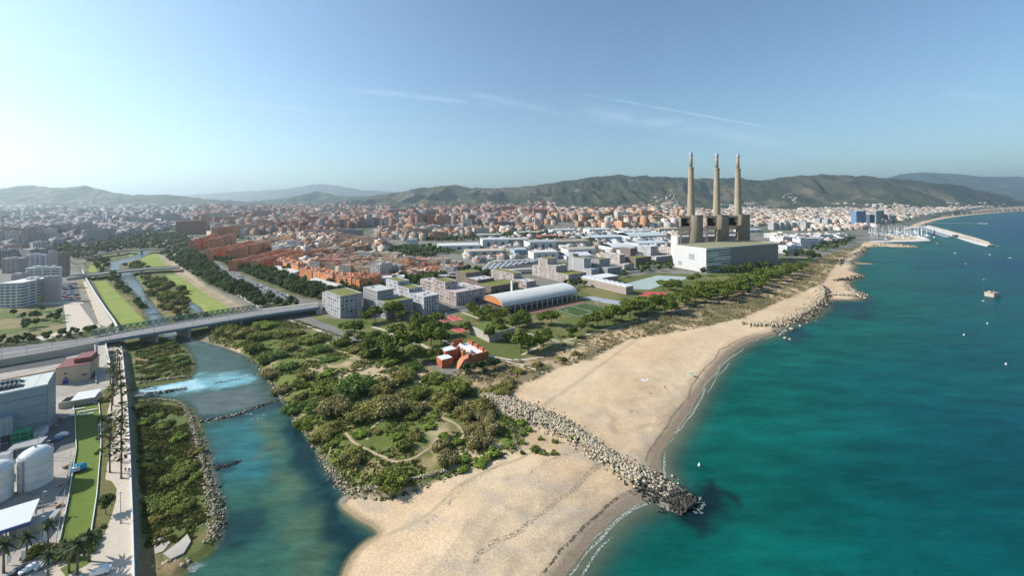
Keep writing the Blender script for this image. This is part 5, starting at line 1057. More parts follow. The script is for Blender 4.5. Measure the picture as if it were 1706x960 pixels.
# a person grown from a joint skeleton
def person_mesh(pose, colr):
    J = {'stand': [(0, 0, .95), (0, 0, 1.25), (0, 0, 1.45), (0, 0, 1.6), (0, .02, 1.72), (-.2, 0, 1.42), (-.26, .05, 1.15), (-.24, -.06, .9), (.2, 0, 1.42), (.26, -.05, 1.15), (.24, .08, .9), (-.1, .02, .9), (-.12, -.12, .5), (-.12, -.02, .06), (-.12, -.16, .03), (.1, 0, .9), (.12, .12, .5), (.12, .24, .08), (.12, .1, .03)],
         'lie': [(0, 0, .14), (0, .3, .15), (0, .5, .16), (0, .64, .17), (0, .76, .18), (-.2, .47, .14), (-.36, .3, .08), (-.42, .1, .06), (.2, .47, .14), (.36, .3, .08), (.42, .1, .06), (-.1, -.05, .13), (-.13, -.45, .2), (-.13, -.85, .08), (-.15, -.93, .14), (.1, -.05, .13), (.13, -.42, .24), (.13, -.85, .08), (.15, -.93, .14)]}[pose]
    E = [(0, 1), (1, 2), (2, 3), (3, 4), (2, 5), (5, 6), (6, 7), (2, 8), (8, 9), (9, 10), (0, 11), (11, 12), (12, 13), (13, 14), (0, 15), (15, 16), (16, 17), (17, 18)]
    rad = [.15, .15, .15, .065, .10, .075, .055, .045, .075, .055, .045, .10, .075, .05, .045, .10, .075, .05, .045]
    me = bpy.data.meshes.new('person'); me.from_pydata(J, E, []); ob_ = bpy.data.objects.new('person_tmp', me); COL.objects.link(ob_)
    md = ob_.modifiers.new('s', 'SKIN')
    for i, v_ in enumerate(me.skin_vertices[0].data): v_.radius = (rad[i] * (1.25 if i < 3 and pose == 'stand' else 1), rad[i] * (.75 if i < 3 else 1)); v_.use_root = (i == 0)
    sm = ob_.modifiers.new('d', 'SUBSURF'); sm.levels = sm.render_levels = 1
    dg = bpy.context.evaluated_depsgraph_get(); r = bpy.data.meshes.new_from_object(ob_.evaluated_get(dg)); bpy.data.objects.remove(ob_)
    for k in list(r.attributes):
        if k.name == 'col': r.attributes.remove(k)
    top = .9 if pose == 'stand' else None; cols = []
    for p_ in r.polygons:
        z, y = p_.center.z, p_.center.y
        if pose == 'stand': c_ = colr[0] if .9 < z < 1.5 else colr[1] if z <= .9 else (.06, .04, .03) if z > 1.72 else (.45, .28, .2)
        else: c_ = colr[1] if -.15 < y < .1 else (.45, .28, .2) if y < .78 else (.06, .04, .03)
        cols.append(c_)
    r.materials.clear(); r.materials.append(MATS['paint']); setcol(r, cols); r.name = 'person'; return r
PM = [person_mesh('stand', c_) for c_ in (((.03, .03, .035), (.03, .03, .05)), ((.6, .6, .6), (.05, .06, .12)), ((.35, .05, .05), (.04, .04, .05)))]
PLIE = [person_mesh('lie', c_) for c_ in (((.5, .1, .1), (.05, .05, .3)), ((.1, .1, .1), (.4, .05, .05)))]
def person(u, v, z, lb, k=0, rz=0, lie=False, grp=None):
    p = P(u, v, z); zz = zat(p.x, p.y) if z < 4 else z; p = P(u, v, zz); o = link('person', (PLIE if lie else PM)[k], None, p, rz); return tag(o, lb, 'person', grp)
person(209, 787, 5.1, 'person in dark clothes walking by the parapet, the one nearer the palms', 0, .3); person(215, 787, 5.1, 'person in dark clothes walking closest to the parapet', 0, 1.2)
person(177, 787, 5.1, 'person in white top walking at the verge edge beside the palm', 1, 2); person(179, 771, 5.1, 'person in white top further up the verge edge', 1, 1); person(92, 943, 5.1, 'person in red top standing beside the dark car', 2, 1); person(67, 842, 5.1, 'worker in white standing in the yard below the tank', 1, 0)
# yard clutter
for i, (u, v, sx, sy, sz, m_, lb) in enumerate([(62, 732, 3.0, 5.5, 3.2, 'white_paint', 'white parked container in the shed shadow'), (40, 762, 9, 6, .5, 'concrete', 'flat concrete canopy slab behind the big tank'), (4, 800, 3, 3, 9, 'white_paint', 'white pipe rack tower at the photo edge'), (58, 888, 8, 5, 2.6, 'concrete', 'beige low store beside the white canopy'), (35, 640, 1, 1, 1, None, '')]):
    if not m_: continue
    p = P(u, v, 5.05); t = empty('yard_structure', p, R(30), lb, 'structure'); MB().box((0, sy / 2, sz / 2 + (3.5 if sz == .5 else 0)), (sx, sy, sz)).build('body', m_, t); MB().box((0, sy / 2, sz + (3.5 if sz == .5 else 0) + .1), (sx + .3, sy + .3, .2)).build('top', 'roof_grey', t)
    if sz == .5:
        for x in (-4, 4):
            for y in (.6, 5.4): MB().box((x, y, 1.75), (.3, .3, 3.5)).build('leg', 'grey_metal', t)
p = P(34, 745, 5.05); gs = empty('green_frame', p, R(30), 'green steel stair frame between tank and shed', 'steel frame'); mat('green_steel', (.03, .30, .12), .5)
for x in (-2.5, 0, 2.5):
    for y in (0, 3): MB().box((x, y, 3.2), (.25, .25, 6.4)).build('post', 'green_steel', gs)
for z in (2.2, 4.3, 6.3): MB().box((0, 1.5, z), (5.4, 3.3, .25)).build('platform', 'green_steel', gs)
for y in (0, 3): MB().box((0, y, 7.2), (5.2, .12, .12)).build('handrail', 'green_steel', gs)

# ================================================================== road, bridges
ZB = 9.0
def deckpts(pts, z): return [P(u, v, z) for u, v in pts]
near = deckpts([(-120, 622), (0, 601), (90, 586), (166, 571), (232, 560), (330, 544), (425, 528), (532, 513)], ZB); far = deckpts([(-120, 600), (0, 581), (90, 570), (150, 563), (200, 552.5), (320, 532), (425, 516.5), (530, 504.5)], ZB)
br = empty('road_bridge', (0, 0, 0), 0, 'long road bridge with green truss railing crossing the river', 'bridge')
def ribbon(a_, b_, z0, z1, name, m, parent, i0=0, i1=None):
    q = MB(); A = a_[i0:i1]; B = b_[i0:i1]; n = len(A)
    vs = [(p.x, p.y, p.z + z1) for p in A] + [(p.x, p.y, p.z + z1) for p in B] + [(p.x, p.y, p.z + z0) for p in A] + [(p.x, p.y, p.z + z0) for p in B]
    fs = []
    for i in range(n - 1): fs += [(i, i + 1, n + i + 1, n + i), (2 * n + i + 1, 2 * n + i, 3 * n + i, 3 * n + i + 1), (i + 1, i, 2 * n + i, 2 * n + i + 1), (n + i, n + i + 1, 3 * n + i + 1, 3 * n + i)]
    fs += [(0, n, 3 * n, 2 * n), (n - 1, 3 * n - 1, 4 * n - 1, 2 * n - 1)]
    q.add(vs, fs); return q.build(name, m, parent)
ribbon(near, far, -1.2, 0, 'deck', 'road', br, 3)
mixp = lambda t: [a_.lerp(b_, t) for a_, b_ in zip(near, far)]
ribbon(near, mixp(.10), 0, .22, 'pavement_strip', 'paving', br, 3); ribbon(mixp(.86), far, 0, .22, 'pavement_strip', 'paving', br, 3)
for t in (.33, .47, .61): ribbon(mixp(t), mixp(t + .014), .01, .04, 'lane_marking', 'line_white', br, 3)
ribbon(mixp(-.02), mixp(0), -1.3, .8, 'near_parapet', mat('blue_steel', (.13, .20, .24), .6), br, 3)
mat('truss_green', (.035, .13, .10), .6, .1)
fr = resample(far[3:7], 3.6)
tr_ = MB()
for a_, b_ in zip(fr, fr[1:]):
    for dz in (1.2, 2.7, 4.2): tr_.beam(a_ + Vector((0, .6, dz)), b_ + Vector((0, .6, dz)), .5)
    m_ = a_.lerp(b_, .5); tr_.beam(a_ + Vector((0, .6, 0)), m_ + Vector((0, .6, 4.2)), .42); tr_.beam(m_ + Vector((0, .6, 4.2)), b_ + Vector((0, .6, 0)), .42); tr_.beam(a_ + Vector((0, .6, 4.2)), a_ + Vector((0, 2.6, 4.2)), .2); tr_.beam(a_ + Vector((0, 2.6, 4.2)), b_ + Vector((0, 2.6, 4.2)), .45); tr_.beam(a_ + Vector((0, 2.6, 1.0)), m_ + Vector((0, 2.6, 4.2)), .38)
tag(tr_.build('truss_railing', 'truss_green', br), kind='stuff')
for t in (.12, .38, .62, .85):
    a_ = near[4].lerp(near[6], t); b_ = far[4].lerp(far[6], t); MB().beam((a_.x, a_.y + 2, 3.2), (b_.x, b_.y - 2, 3.2), 1.6, 8.6).build('pier', 'concrete', br)
for e in (3, 7): MB().beam((near[e].x, near[e].y, 3.0), (far[e].x, far[e].y, 3.0), 5, 8.2).build('abutment', 'concrete', br)
rd = empty('approach_road', (0, 0, 0)); rd['kind'] = 'structure'
ribbon(near, far, -4.2, 0, 'carriageway', 'road', rd, 0, 4)
for t in (.5,): ribbon(mixp(t), mixp(t + .014), .01, .04, 'lane_marking', 'line_white', rd, 0, 4)
ribbon(mixp(-.03), mixp(0), -4.3, .9, 'retaining_wall', 'concrete', rd, 0, 4)
s1 = deckpts([(-120, 650), (0, 622), (60, 612), (110, 604)], 5.2); s2 = deckpts([(-120, 632), (0, 610), (60, 601), (110, 594)], 5.2); ribbon(s1, s2, -.5, .02, 'lower_lane', 'asphalt', rd)
for i, t in enumerate((.02, .25, .5, .75, .98)):
    a_ = near[1].lerp(near[3], t); lp = empty('lamp_post', (a_.x, a_.y - .3, ZB), 0, 'street lamp along the approach road above the red-roof house', 'lamp post', 'street lamps of the approach road'); MB().tube([(0, 0, 0), (0, 0, 9)], [.14, .08], 6).build('pole', 'grey_metal', lp); MB().box((.7, 0, 9.1), (1.6, .3, .2)).build('lamp_head', 'grey_metal', lp)
for i, t in enumerate((.05, .3, .55, .8)):
    a_ = near[3].lerp(near[6], t); lp = empty('lamp_post', (a_.x, a_.y + .5, ZB), 0, 'street lamp standing on the road bridge parapet', 'lamp post', 'street lamps of the bridge'); MB().tube([(0, 0, 0), (0, 0, 8)], [.14, .08], 6).build('pole', 'grey_metal', lp); MB().box((0, .7, 8.1), (.3, 1.6, .2)).build('lamp_head', 'grey_metal', lp)
def bridge2(n_, f_, z, label, piers):
    t = empty('road_bridge', (0, 0, 0), 0, label, 'bridge'); A = deckpts(n_, z); B = deckpts(f_, z); ribbon(A, B, -1.6, 0, 'deck', 'road', t)
    for Q, s in ((A, -1), (B, 1)): ribbon([p + Vector((0, s * .5, 0)) for p in Q], Q, -1.7, 1.0, 'parapet', 'concrete', t)
    for k in piers:
        L = len(A) - 1; i = min(int(k * L), L - 1); f_k = k * L - i; a_ = A[i].lerp(A[i + 1], f_k); b_ = B[i].lerp(B[i + 1], f_k); MB().beam((a_.x, a_.y + 1, z / 2 - 1), (b_.x, b_.y - 1, z / 2 - 1), 2.2, z).build('pier', 'concrete', t)
bridge2([(112, 465), (150, 460), (200, 454), (250, 449), (300, 447)], [(112, 461), (150, 456), (200, 450), (250, 446), (300, 444)], 7, 'plain concrete bridge over the river beyond the grassy banks', (.3, .5, .68))
bridge2([(140, 430), (170, 424), (210, 418), (275, 416)], [(140, 428), (170, 422), (210, 416.4), (275, 414.6)], 8, 'far curved concrete bridge over the upper river', (.3, .55, .8))
# flood wall along the left bank upstream
fw = [P(u, v, 5) for u, v in ((137, 450), (145, 467), (160, 492), (176, 516), (189, 534), (198, 550))]
b = MB()
for p, q in zip(fw, fw[1:]): b.beam((p.x, p.y, 3.2), (q.x, q.y, 3.2), 1.0, 5.0)
tag(b.build('flood_wall', 'white_concrete'), 'long pale flood wall along the grassy river bank above the bridge', 'wall')
pw = [P(u, v, 3) for u, v in ((393, 490), (405, 497), (420, 506), (437, 514))]
b = MB()
for p, q in zip(pw, pw[1:]): b.beam((p.x, p.y, 3.0), (q.x, q.y, 3.0), 1.0, 6.0)
tag(b.build('ramp_wall', 'white_concrete'), 'pale wall of the ramp beside the sandy river path', 'wall')

# ================================================================== the town
avenue = [(330, 424), (360, 443), (400, 463), (440, 483), (480, 497), (520, 507), (560, 500)]
pathstrip('avenue', PP([(322, 418), (340, 430), (370, 448), (410, 468), (450, 486), (490, 500), (530, 509)], 3), 16, 'road', .12)
pathstrip('avenue', PP([(530, 507), (570, 500), (640, 492), (700, 486), (760, 474)], 3), 12, 'road', .10)
flat('car_park', [(98, 472), (128, 470), (135, 502), (100, 506)], 'asphalt', .1); flat('paved_lot', [(106, 508), (132, 506), (160, 545), (148, 548), (112, 552)], 'paving', .08); flat('side_street', [(-60, 508), (60, 500), (135, 502), (140, 506), (60, 508), (-60, 516)], 'paving', .12)
flat('bank_path', [(138, 470), (143, 468), (188, 538), (178, 545), (165, 540)], 'path', .12); flat('paved_lot', [(60, 562), (112, 550), (165, 541), (168, 546), (70, 568)], 'paving', .14)
# ---- banded white apartment blocks on the left bank
mat('band_white', (.62, .62, .62), .75, .05, .2); mat('band_rose', (.50, .42, .42), .8, .05, .2); mat('brown_block', (.28, .24, .21), .85, .06, .2)
def flats(u, v, ul, ur_, ang, hpx, fac, label, z=5, roofs='roof_pale', maxw=60):
    c = P(u, v, z); a = Vector((math.cos(R(ang)), math.sin(R(ang)))); b = Vector((-a.y, a.x)); A = min(abs(len_to(c, a, ur_)), maxw); B = min(abs(len_to(c, b, ul)), maxw); H = hpx * c.y / F
    t = empty('banded_flats', c, R(ang), label, 'building', 'banded flats on the left bank'); n = max(3, round(H / 3.1)); h = H / n
    MB().box((A / 2, B / 2, H / 2), (A - 1.0, B - 1.0, H - .1)).build('glazed_core', 'glass', t)
    for k in range(n + 1): MB().box((A / 2, B / 2, min(k * h + .5, H)), (A, B, h * .55)).build('balcony_band', fac, t)
    for x in (.25, .5, .75):
        MB().box((A * x, B / 2, H / 2), (1.2, B - .2, H - .3)).build('party_wall', fac, t); MB().box((A / 2, B * x, H / 2), (A - .2, 1.2, H - .3)).build('party_wall', fac, t)
    MB().box((A / 2, B / 2, H + .4), (A - .6, B - .6, .4)).build('roof', roofs, t)
    for k in range(5): MB().box((A * random.uniform(.15, .85), B * random.uniform(.15, .85), H + 1.6), (random.uniform(2, 5), random.uniform(2, 4), 2.4)).build('roof_hut', fac, t)
flats(-2, 514, -60, 36.5, 14, 40, 'band_white', 'white flats with grey balcony bands at the photo edge', maxw=90); flats(72, 503, 66, 97, 12, 38, 'band_rose', 'rose-banded slab of flats beside the car park', maxw=50)
flats(18, 490, 6, 40, 14, 30, 'band_rose', 'brick-pink flats behind the white block', maxw=60); flats(42, 482, 35, 98, 12, 34, 'band_white', 'long white banded flats behind the rose slab', maxw=95)
flats(95, 462, 89, 112, 15, 38, 'brown_block', 'brown tower of flats by the second bridge', maxw=50); flats(80, 446, 76, 92, 15, 26, 'band_rose', 'slim grey tower beside the brown tower', maxw=40); flats(42, 450, 36, 74, 15, 24, 'band_white', 'pale flats in the second row of the left bank', maxw=70); flats(2, 456, -10, 34, 15, 24, 'band_rose', 'long rose flats in the second row at the photo edge', maxw=70)
p = P(50, 505, 5); t = empty('yellow_pavilion', p, R(12), 'low yellow and white pavilion between the flats', 'pavilion'); MB().box((0, 3, 3), (16, 8, 6)).build('wall', mat('yellow_wall', (.55, .42, .08), .8), t); MB().box((0, 3, 6.2), (8, 8.6, .5)).build('roof', 'white_paint', t)

# ---- long orange terraces
def cbox(b, x0, x1, y0, y1, z0, z1, wall, roofc, wn=1.0):
    b.add([(x, y, z) for z in (z0, z1) for x, y in ((x0, y0), (x1, y0), (x1, y1), (x0, y1))], [(0, 1, 5, 4), (1, 2, 6, 5), (2, 3, 7, 6), (3, 0, 4, 7)], tuple(wall) + (wn,)); b.add([(x0, y0, z1), (x1, y0, z1), (x1, y1, z1), (x0, y1, z1)], [(0, 1, 2, 3)], tuple(roofc) + (0,))
ORW = [(.68, .27, .12), (.72, .33, .16), (.62, .23, .10)]; ORR = [(.37, .19, .14), (.40, .23, .175), (.34, .22, .18)]
ORM = []
for i in range(5):
    g = random.Random(i); wall, rf = ORW[i % 3], ORR[i % 3]; b1 = MB(); b2 = MB(); b3 = MB()
    cbox(b1, -8, 8, -7, 7, 0, 16, wall, rf)
    for s in (-1, 1): cbox(b1, -8 + .2 * s, 8 + .2 * s, s * 7, s * 8.2, 0, 15 + s * .01, wall, rf)
    for k in range(6): x, y = g.uniform(-6, 6), g.uniform(-5, 5); cbox(b2, x - 1.4, x + 1.4, y - 1.4, y + 1.4, 16.05, 18.4 + g.uniform(0, .6), wall, rf, 0)
    for a_, b_ in (((-8.2, -8.3), (8.2, -8.3)), ((8.2, -8.3), (8.2, 8.3)), ((8.2, 8.3), (-8.2, 8.3)), ((-8.2, 8.3), (-8.2, -8.3))): b3.beam((*a_, 16.2), (*b_, 16.2), .4, 1.0, tuple(rf) + (0,))
    ORM.append((b1.mesh('wall', 'city'), b2.mesh('stair_tower', 'city'), b3.mesh('parapet', 'city')))
TAKEN = []
def terrace(pa, pb, n, hpx, label, rows=1, back=24, seed=0):
    A, B = P(*pa, 3), P(*pb, 3); d = (B - A); ang = math.atan2(d.y, d.x); L = d.length / n; nn = Vector((-d.y, d.x, 0)).normalized(); nn = nn if nn.y > 0 else -nn
    for r in range(rows):
        for i in range(n):
            p = A.lerp(B, (i + .5) / n) + nn * (back * r + random.uniform(-1.5, 1.5)); s = hpx * A.y / F / 16
            t = empty('terrace_block', p, ang, label, 'building', 'orange terraces of the town'); t.scale = (L / 16.4, .82, s * random.uniform(.93, 1.07))
            for nm, me in zip(('wall', 'stair_towers', 'parapet'), ORM[(i + r + seed) % 5]):
                o = link(nm, me, t)
                if nm == 'stair_towers': o['kind'] = 'stuff'
            TAKEN.append((p.x, p.y, 17))
terrace((388, 452), (470, 430), 9, 16, 'orange brick block in the front rows above the riverside avenue', 3, 33, 0)
terrace((345, 434), (420, 416), 8, 16, 'orange brick block in the rows near the upper river', 2, 36, 1)
terrace((505, 462), (592, 482), 7, 17, 'orange terrace block in the front line behind the long sheds', 1, 24, 2)
terrace((592, 484), (632, 474), 4, 18, 'orange corner block standing above the sheds', 2, 24, 3)
terrace((468, 448), (505, 458), 3, 16, 'orange terrace block beside the round trees', 1, 24, 4)
terrace((320, 418), (362, 406), 4, 17, 'brown-orange slab at the far end of the avenue', 2, 34, 2)
terrace((352, 398), (400, 396), 4, 18, 'far red-brown slab behind the terraces', 1, 30, 1)
# long pale sheds in front
for (pa, pb, wd, hpx, lb) in (((513, 474), (570, 492), 17, 9, 'long low shed with pale ridged roof behind the apartment blocks'), ((452, 452), (490, 462), 16, 8, 'shorter shed with sandy ridged roof among the trees')):
    A, B = P(*pa, 3), P(*pb, 3); d = B - A; L = d.length; t = empty('long_shed', A, math.atan2(d.y, d.x), lb, 'shed', 'pale sheds by the avenue'); h = hpx * A.y / F * .75
    MB().box((L / 2, wd / 2, h / 2), (L, wd, h)).build('wall', 'facade_grey', t)
    for s in range(8):
        x0, x1 = L * s / 8, L * (s + 1) / 8 - .15
        for y0, y1, z0, z1 in ((-.5, wd / 2, h, h + 2.6), (wd / 2, wd + .5, h + 2.6, h)): MB().add([(x0, y0, z0), (x1, y0, z0), (x1, y1, z1), (x0, y1, z1)], [(0, 1, 2, 3)]).build('roof_sheet', 'roof_pale', t)
# ---- everything further back: one list of houses, the 300 that show largest become objects of their own
PAL = {'brick': [(.42, .20, .13), (.46, .26, .18), (.37, .19, .14), (.50, .33, .23), (.55, .44, .35), (.33, .25, .22), (.50, .24, .14), (.56, .50, .44)], 'mixed': [(.50, .36, .26), (.56, .44, .33), (.44, .24, .15), (.58, .52, .44), (.40, .28, .22), (.60, .32, .17), (.56, .40, .26), (.60, .57, .53)],
       'cream': [(.58, .50, .41), (.64, .57, .48), (.52, .42, .33), (.66, .62, .56), (.48, .36, .27), (.55, .40, .30)], 'grey': [(.36, .34, .34), (.45, .43, .42), (.40, .36, .34), (.50, .49, .48), (.34, .27, .25)], 'white': [(.54, .53, .51), (.60, .59, .57), (.44, .43, .42), (.50, .42, .34)]}
ROOFS = [(.34, .13, .085), (.40, .18, .12), (.36, .31, .27), (.40, .33, .28), (.27, .24, .23), (.42, .22, .15), (.46, .42, .38), (.36, .16, .11)]
CITY = [  # polygon in photo pixels (ground), palette, mean height, spread, fill, cell scale
    ([(-160, 346), (330, 346), (330, 372), (240, 392), (150, 402), (100, 412), (-160, 420)], 'grey', 13, 7, .72, 1.0), ([(-160, 424), (-20, 424), (60, 424), (80, 438), (40, 446), (-160, 452)], 'grey', 12, 5, .8, 1.0),
    ([(330, 346), (640, 346), (640, 372), (560, 392), (420, 392), (345, 388), (310, 392), (320, 372)], 'brick', 21, 10, .85, 1.2), ([(640, 346), (900, 345), (930, 362), (900, 372), (760, 378), (640, 374)], 'brick', 25, 12, .88, 1.25),
    ([(345, 392), (560, 394), (600, 404), (640, 412), (640, 430), (760, 448), (775, 462), (690, 472), (640, 470), (560, 458), (500, 440), (470, 426), (420, 410)], 'mixed', 13, 6, .92, 1.0), ([(640, 378), (760, 380), (900, 376), (900, 386), (780, 396), (660, 404), (620, 398)], 'mixed', 14, 9, .55, 1.1),
    ([(900, 345), (1140, 344), (1140, 382), (1000, 380), (900, 374), (930, 362)], 'mixed', 19, 9, .82, 1.15), ([(1140, 343.6), (1500, 344), (1560, 350), (1520, 364), (1470, 374), (1380, 372), (1250, 378), (1140, 384)], 'cream', 13, 7, .9, .95),
    ([(1500, 345), (1720, 344), (1720, 347.5), (1620, 352.5), (1545, 361), (1500, 369), (1520, 360), (1560, 350)], 'cream', 11, 4, .8, .9), ([(1290, 392), (1380, 394), (1420, 398), (1390, 404), (1340, 412), (1300, 414), (1290, 404)], 'white', 12, 4, .75, 1.1), ([(1380, 376), (1470, 378), (1420, 384), (1300, 386)], 'cream', 12, 4, .5, 1.0), ([(760, 428), (800, 398), (900, 384), (1130, 382), (1125, 425), (1000, 436), (940, 428), (880, 430), (790, 440)], 'white', 6, 3, .6, 1.1)]
WHS = [(910, 432, 44, 12, 34, 16, (.62, .58, .52), (.60, .59, .57), 'large cream warehouse with white walls in front of the estate'), (765, 416, 70, 7, 60, 12, (.60, .58, .54), (.58, .57, .55), 'long white market hall beside the old town'), (826, 410, 44, 11, 50, 12, (.58, .58, .57), (.52, .52, .51), 'tall white hall beside the market hall'), (807, 424, 62, 6, 40, 12, (.55, .50, .42), (.50, .42, .36), 'shop row with coloured signs facing the bus depot'), (868, 424, 22, 8, 40, 14, (.30, .38, .44), (.40, .45, .48), 'blue-walled shed behind the bus depot'),
       (905, 413, 46, 10, 55, 14, (.55, .56, .55), (.36, .37, .38), 'grey warehouse with dark roof lights'), (860, 406, 44, 7, 50, 12, (.48, .42, .30), (.46, .44, .40), 'ochre warehouse in the middle of the estate'), (955, 410, 60, 8, 60, 16, (.40, .36, .30), (.33, .28, .22), 'wide brown-roofed warehouse of the estate'), (970, 423, 50, 8, 40, 16, (.62, .61, .60), (.40, .36, .29), 'long shed with tan roof behind the pink block'), (965, 432, 46, 6, 40, 16, (.6, .6, .6), (.62, .62, .63), 'white vaulted sheds behind the pink stepped block'),
       (1040, 418, 44, 6, 60, 18, (.60, .60, .60), (.60, .61, .62), 'white curved-roof hall near the brown tower'), (915, 399, 30, 6, 40, 14, (.45, .12, .09), (.36, .16, .12), 'long red shed on the industrial estate'), (1010, 400, 60, 5, 70, 18, (.50, .52, .53), (.50, .53, .54), 'pale blue-grey logistics hall'), (1080, 398, 70, 5, 80, 18, (.48, .52, .53), (.48, .53, .53), 'wide glassy-roofed depot below the chimneys'), (1090, 410, 60, 5, 60, 18, (.48, .52, .53), (.46, .51, .52), 'second glassy-roofed depot beside the first'), (1060, 390, 50, 5, 60, 18, (.55, .54, .52), (.52, .50, .47), 'cream depot roof behind the glassy depots'),
       (1000, 388, 40, 6, 50, 16, (.62, .61, .59), (.62, .61, .59), 'bright white warehouse with long gable'), (940, 388, 40, 5, 50, 15, (.52, .54, .54), (.50, .51, .50), 'grey-green warehouse by the tree strip'), (1115, 386, 40, 5, 50, 18, (.55, .44, .36), (.50, .38, .30), 'salmon warehouse near the first chimney'), (1025, 380, 34, 6, 40, 16, (.56, .55, .52), (.42, .34, .28), 'cream factory under the dark slab'), (1095, 379, 44, 5, 40, 18, (.52, .30, .18), (.48, .36, .28), 'orange-walled factory by the chimneys'), (880, 392, 40, 5, 44, 12, (.56, .54, .48), (.50, .46, .38), 'cream hall behind the ochre warehouse'),
       (815, 397, 38, 6, 40, 10, (.55, .50, .42), (.50, .44, .36), 'sand-coloured sports hall by the trees'), (1060, 372, 40, 5, 40, 16, (.55, .52, .48), (.5, .46, .4), 'far pale workshop row'), (1255, 388, 44, 5, 40, 20, (.55, .55, .56), (.52, .53, .54), 'grey workshop row behind the chimneys'), (1100, 424, 40, 7, 40, 20, (.60, .60, .60), (.52, .56, .58), 'pale hall beside the white tower'), (200, 388, 30, 4, 60, 5, (.62, .63, .64), (.64, .65, .66), 'white hall in the haze beyond the upper river'), (262, 378, 32, 5, 60, 5, (.64, .65, .66), (.66, .67, .68), 'bright white hall beyond the upper river')]
hs = []; g = np.random.default_rng(77)
tk = np.array(TAKEN)
whr = np.array([(P(u, v, 3).x, P(u, v, 3).y + dp * .6, wpx * P(u, v, 3).y / F / 2 + 18, dp * .5 + wpx * P(u, v, 3).y / F * .17 + 14) for u, v, wpx, hpx, dp, *_ in WHS])
for ci, (poly, pal, mh, sp, fill, cs) in enumerate(CITY):
    pp = PP(poly, 3); arr = np.array(pp); lo, hi = arr.min(0), arr.max(0); Y = lo[1]; th = R((12, -18, 24, 6, -12, 18, 20, 27, 30, 27, 27, 17)[ci]); ca, sa = math.cos(th), math.sin(th)
    while Y < hi[1]:
        cell = (17 + Y * .0062) * cs; xs_ = np.arange(lo[0], hi[0], cell); nX = len(xs_)
        X_ = xs_ + g.uniform(-.22, .22, nX) * cell; Y_ = Y + g.uniform(-.22, .22, nX) * cell
        street = (vnoise(X_ / (cell * 4.2), Y_ / (cell * 6), 300 + ci) > .74)
        ok = inside(pp, X_, Y_) & (g.random(nX) < fill) & ~street & (np.abs(X_) < Y_ * 1.42)
        for x, y in zip(X_[ok], Y_[ok]):
            if ci == 11 and len(whr) and ((np.abs(whr[:, 0] - x) < whr[:, 2]) & (np.abs(whr[:, 1] - y) < whr[:, 3])).any(): continue
            if Y < 900 and len(tk) and ((tk[:, 0] - x) ** 2 + (tk[:, 1] - y) ** 2).min() < 17 ** 2: continue
            bl = vnoise(x / 260, y / 260, 310); tall = bl > .66 and pal in ('brick', 'mixed', 'grey')
            h = max(5, mh * g.uniform(.6, 1.3) + (g.uniform(8, 26) if tall and g.random() < .6 else 0) + sp * (g.random() - .5))
            w_, d_ = cell * g.uniform(.55, 1.0), cell * g.uniform(.5, .95)
            if g.random() < .2: w_ *= g.uniform(1.6, 3.2); h *= 1.15
            c_ = np.array(PAL[pal][g.integers(len(PAL[pal]))]) * g.uniform(.82, 1.15); r_ = np.array(ROOFS[g.integers(len(ROOFS))]) * g.uniform(.8, 1.15)
            hs.append((x, y, w_, d_, h, th + g.normal() * .06 + (math.pi / 2 if g.random() < .3 else 0), *c_, *r_, ci))
        Y += cell * .92
hs = np.array(hs)
# hillside suburbs climbing the slopes
for poly, n, pal in (([(1090, 343.5), (1330, 343), (1400, 343), (1520, 343)], 0, 'cream'),): pass
sub = []
for (u0, u1, d0, d1, n) in ((1085, 1130, 4300, 5000, 110), (1240, 1330, 4200, 5200, 220), (1400, 1560, 4100, 4500, 60), (690, 760, 4100, 4700, 120), (380, 560, 4200, 4600, 60), (60, 180, 5000, 5500, 120)):
    for _ in range(n):
        y = g.uniform(d0, d1); x = (g.uniform(u0, u1) - UC) / F * y; c_ = np.array(PAL['cream'][g.integers(6)]) * g.uniform(.5, .9); r_ = np.array(ROOFS[g.integers(len(ROOFS))])
        if vnoise(x / 240, y / 240, 321) > .5: sub.append((x, y, g.uniform(10, 28), g.uniform(10, 22), g.uniform(7, 16), g.uniform(0, 3), *c_, *r_, 20))
hz_ = ground_z(hs[:, 0], hs[:, 1]); up = hz_ - terr(hs[:, 0], hs[:, 1]); keep = (up < 14) | ((up < 60) & (vnoise(hs[:, 0] / 300, hs[:, 1] / 300, 55) > .55) & (g.random(len(hs)) < .5)); keep &= hs[:, 1] < 6000; hs = hs[keep]
hs = np.concatenate([hs, np.array(sub)]); hz_ = ground_z(hs[:, 0], hs[:, 1])
size = hs[:, 2] * hs[:, 4] / hs[:, 1] ** 2; vis = np.abs(hs[:, 0]) < hs[:, 1] * 1.29; order = np.argsort(-size * vis); NI = 270
CITYL = {0: 'hazy grey town house in the far quarter left of the river', 1: 'grey house behind the left bank flats', 2: 'brick house of the dense quarter beyond the orange terraces', 3: 'tall brick tower of the dense quarter below the hills', 4: 'small mixed town house between orange terraces and apartment blocks', 5: 'house beside the wooded strip in the middle of town', 6: 'house in the quarter behind the warehouses', 7: 'cream house in the town behind the chimneys', 8: 'cream seafront house above the far beach', 9: 'white block between turbine hall and marina', 10: 'cream block in the row inland of the marina', 11: 'low pale workshop between the larger warehouses', 20: 'villa on the hillside'}
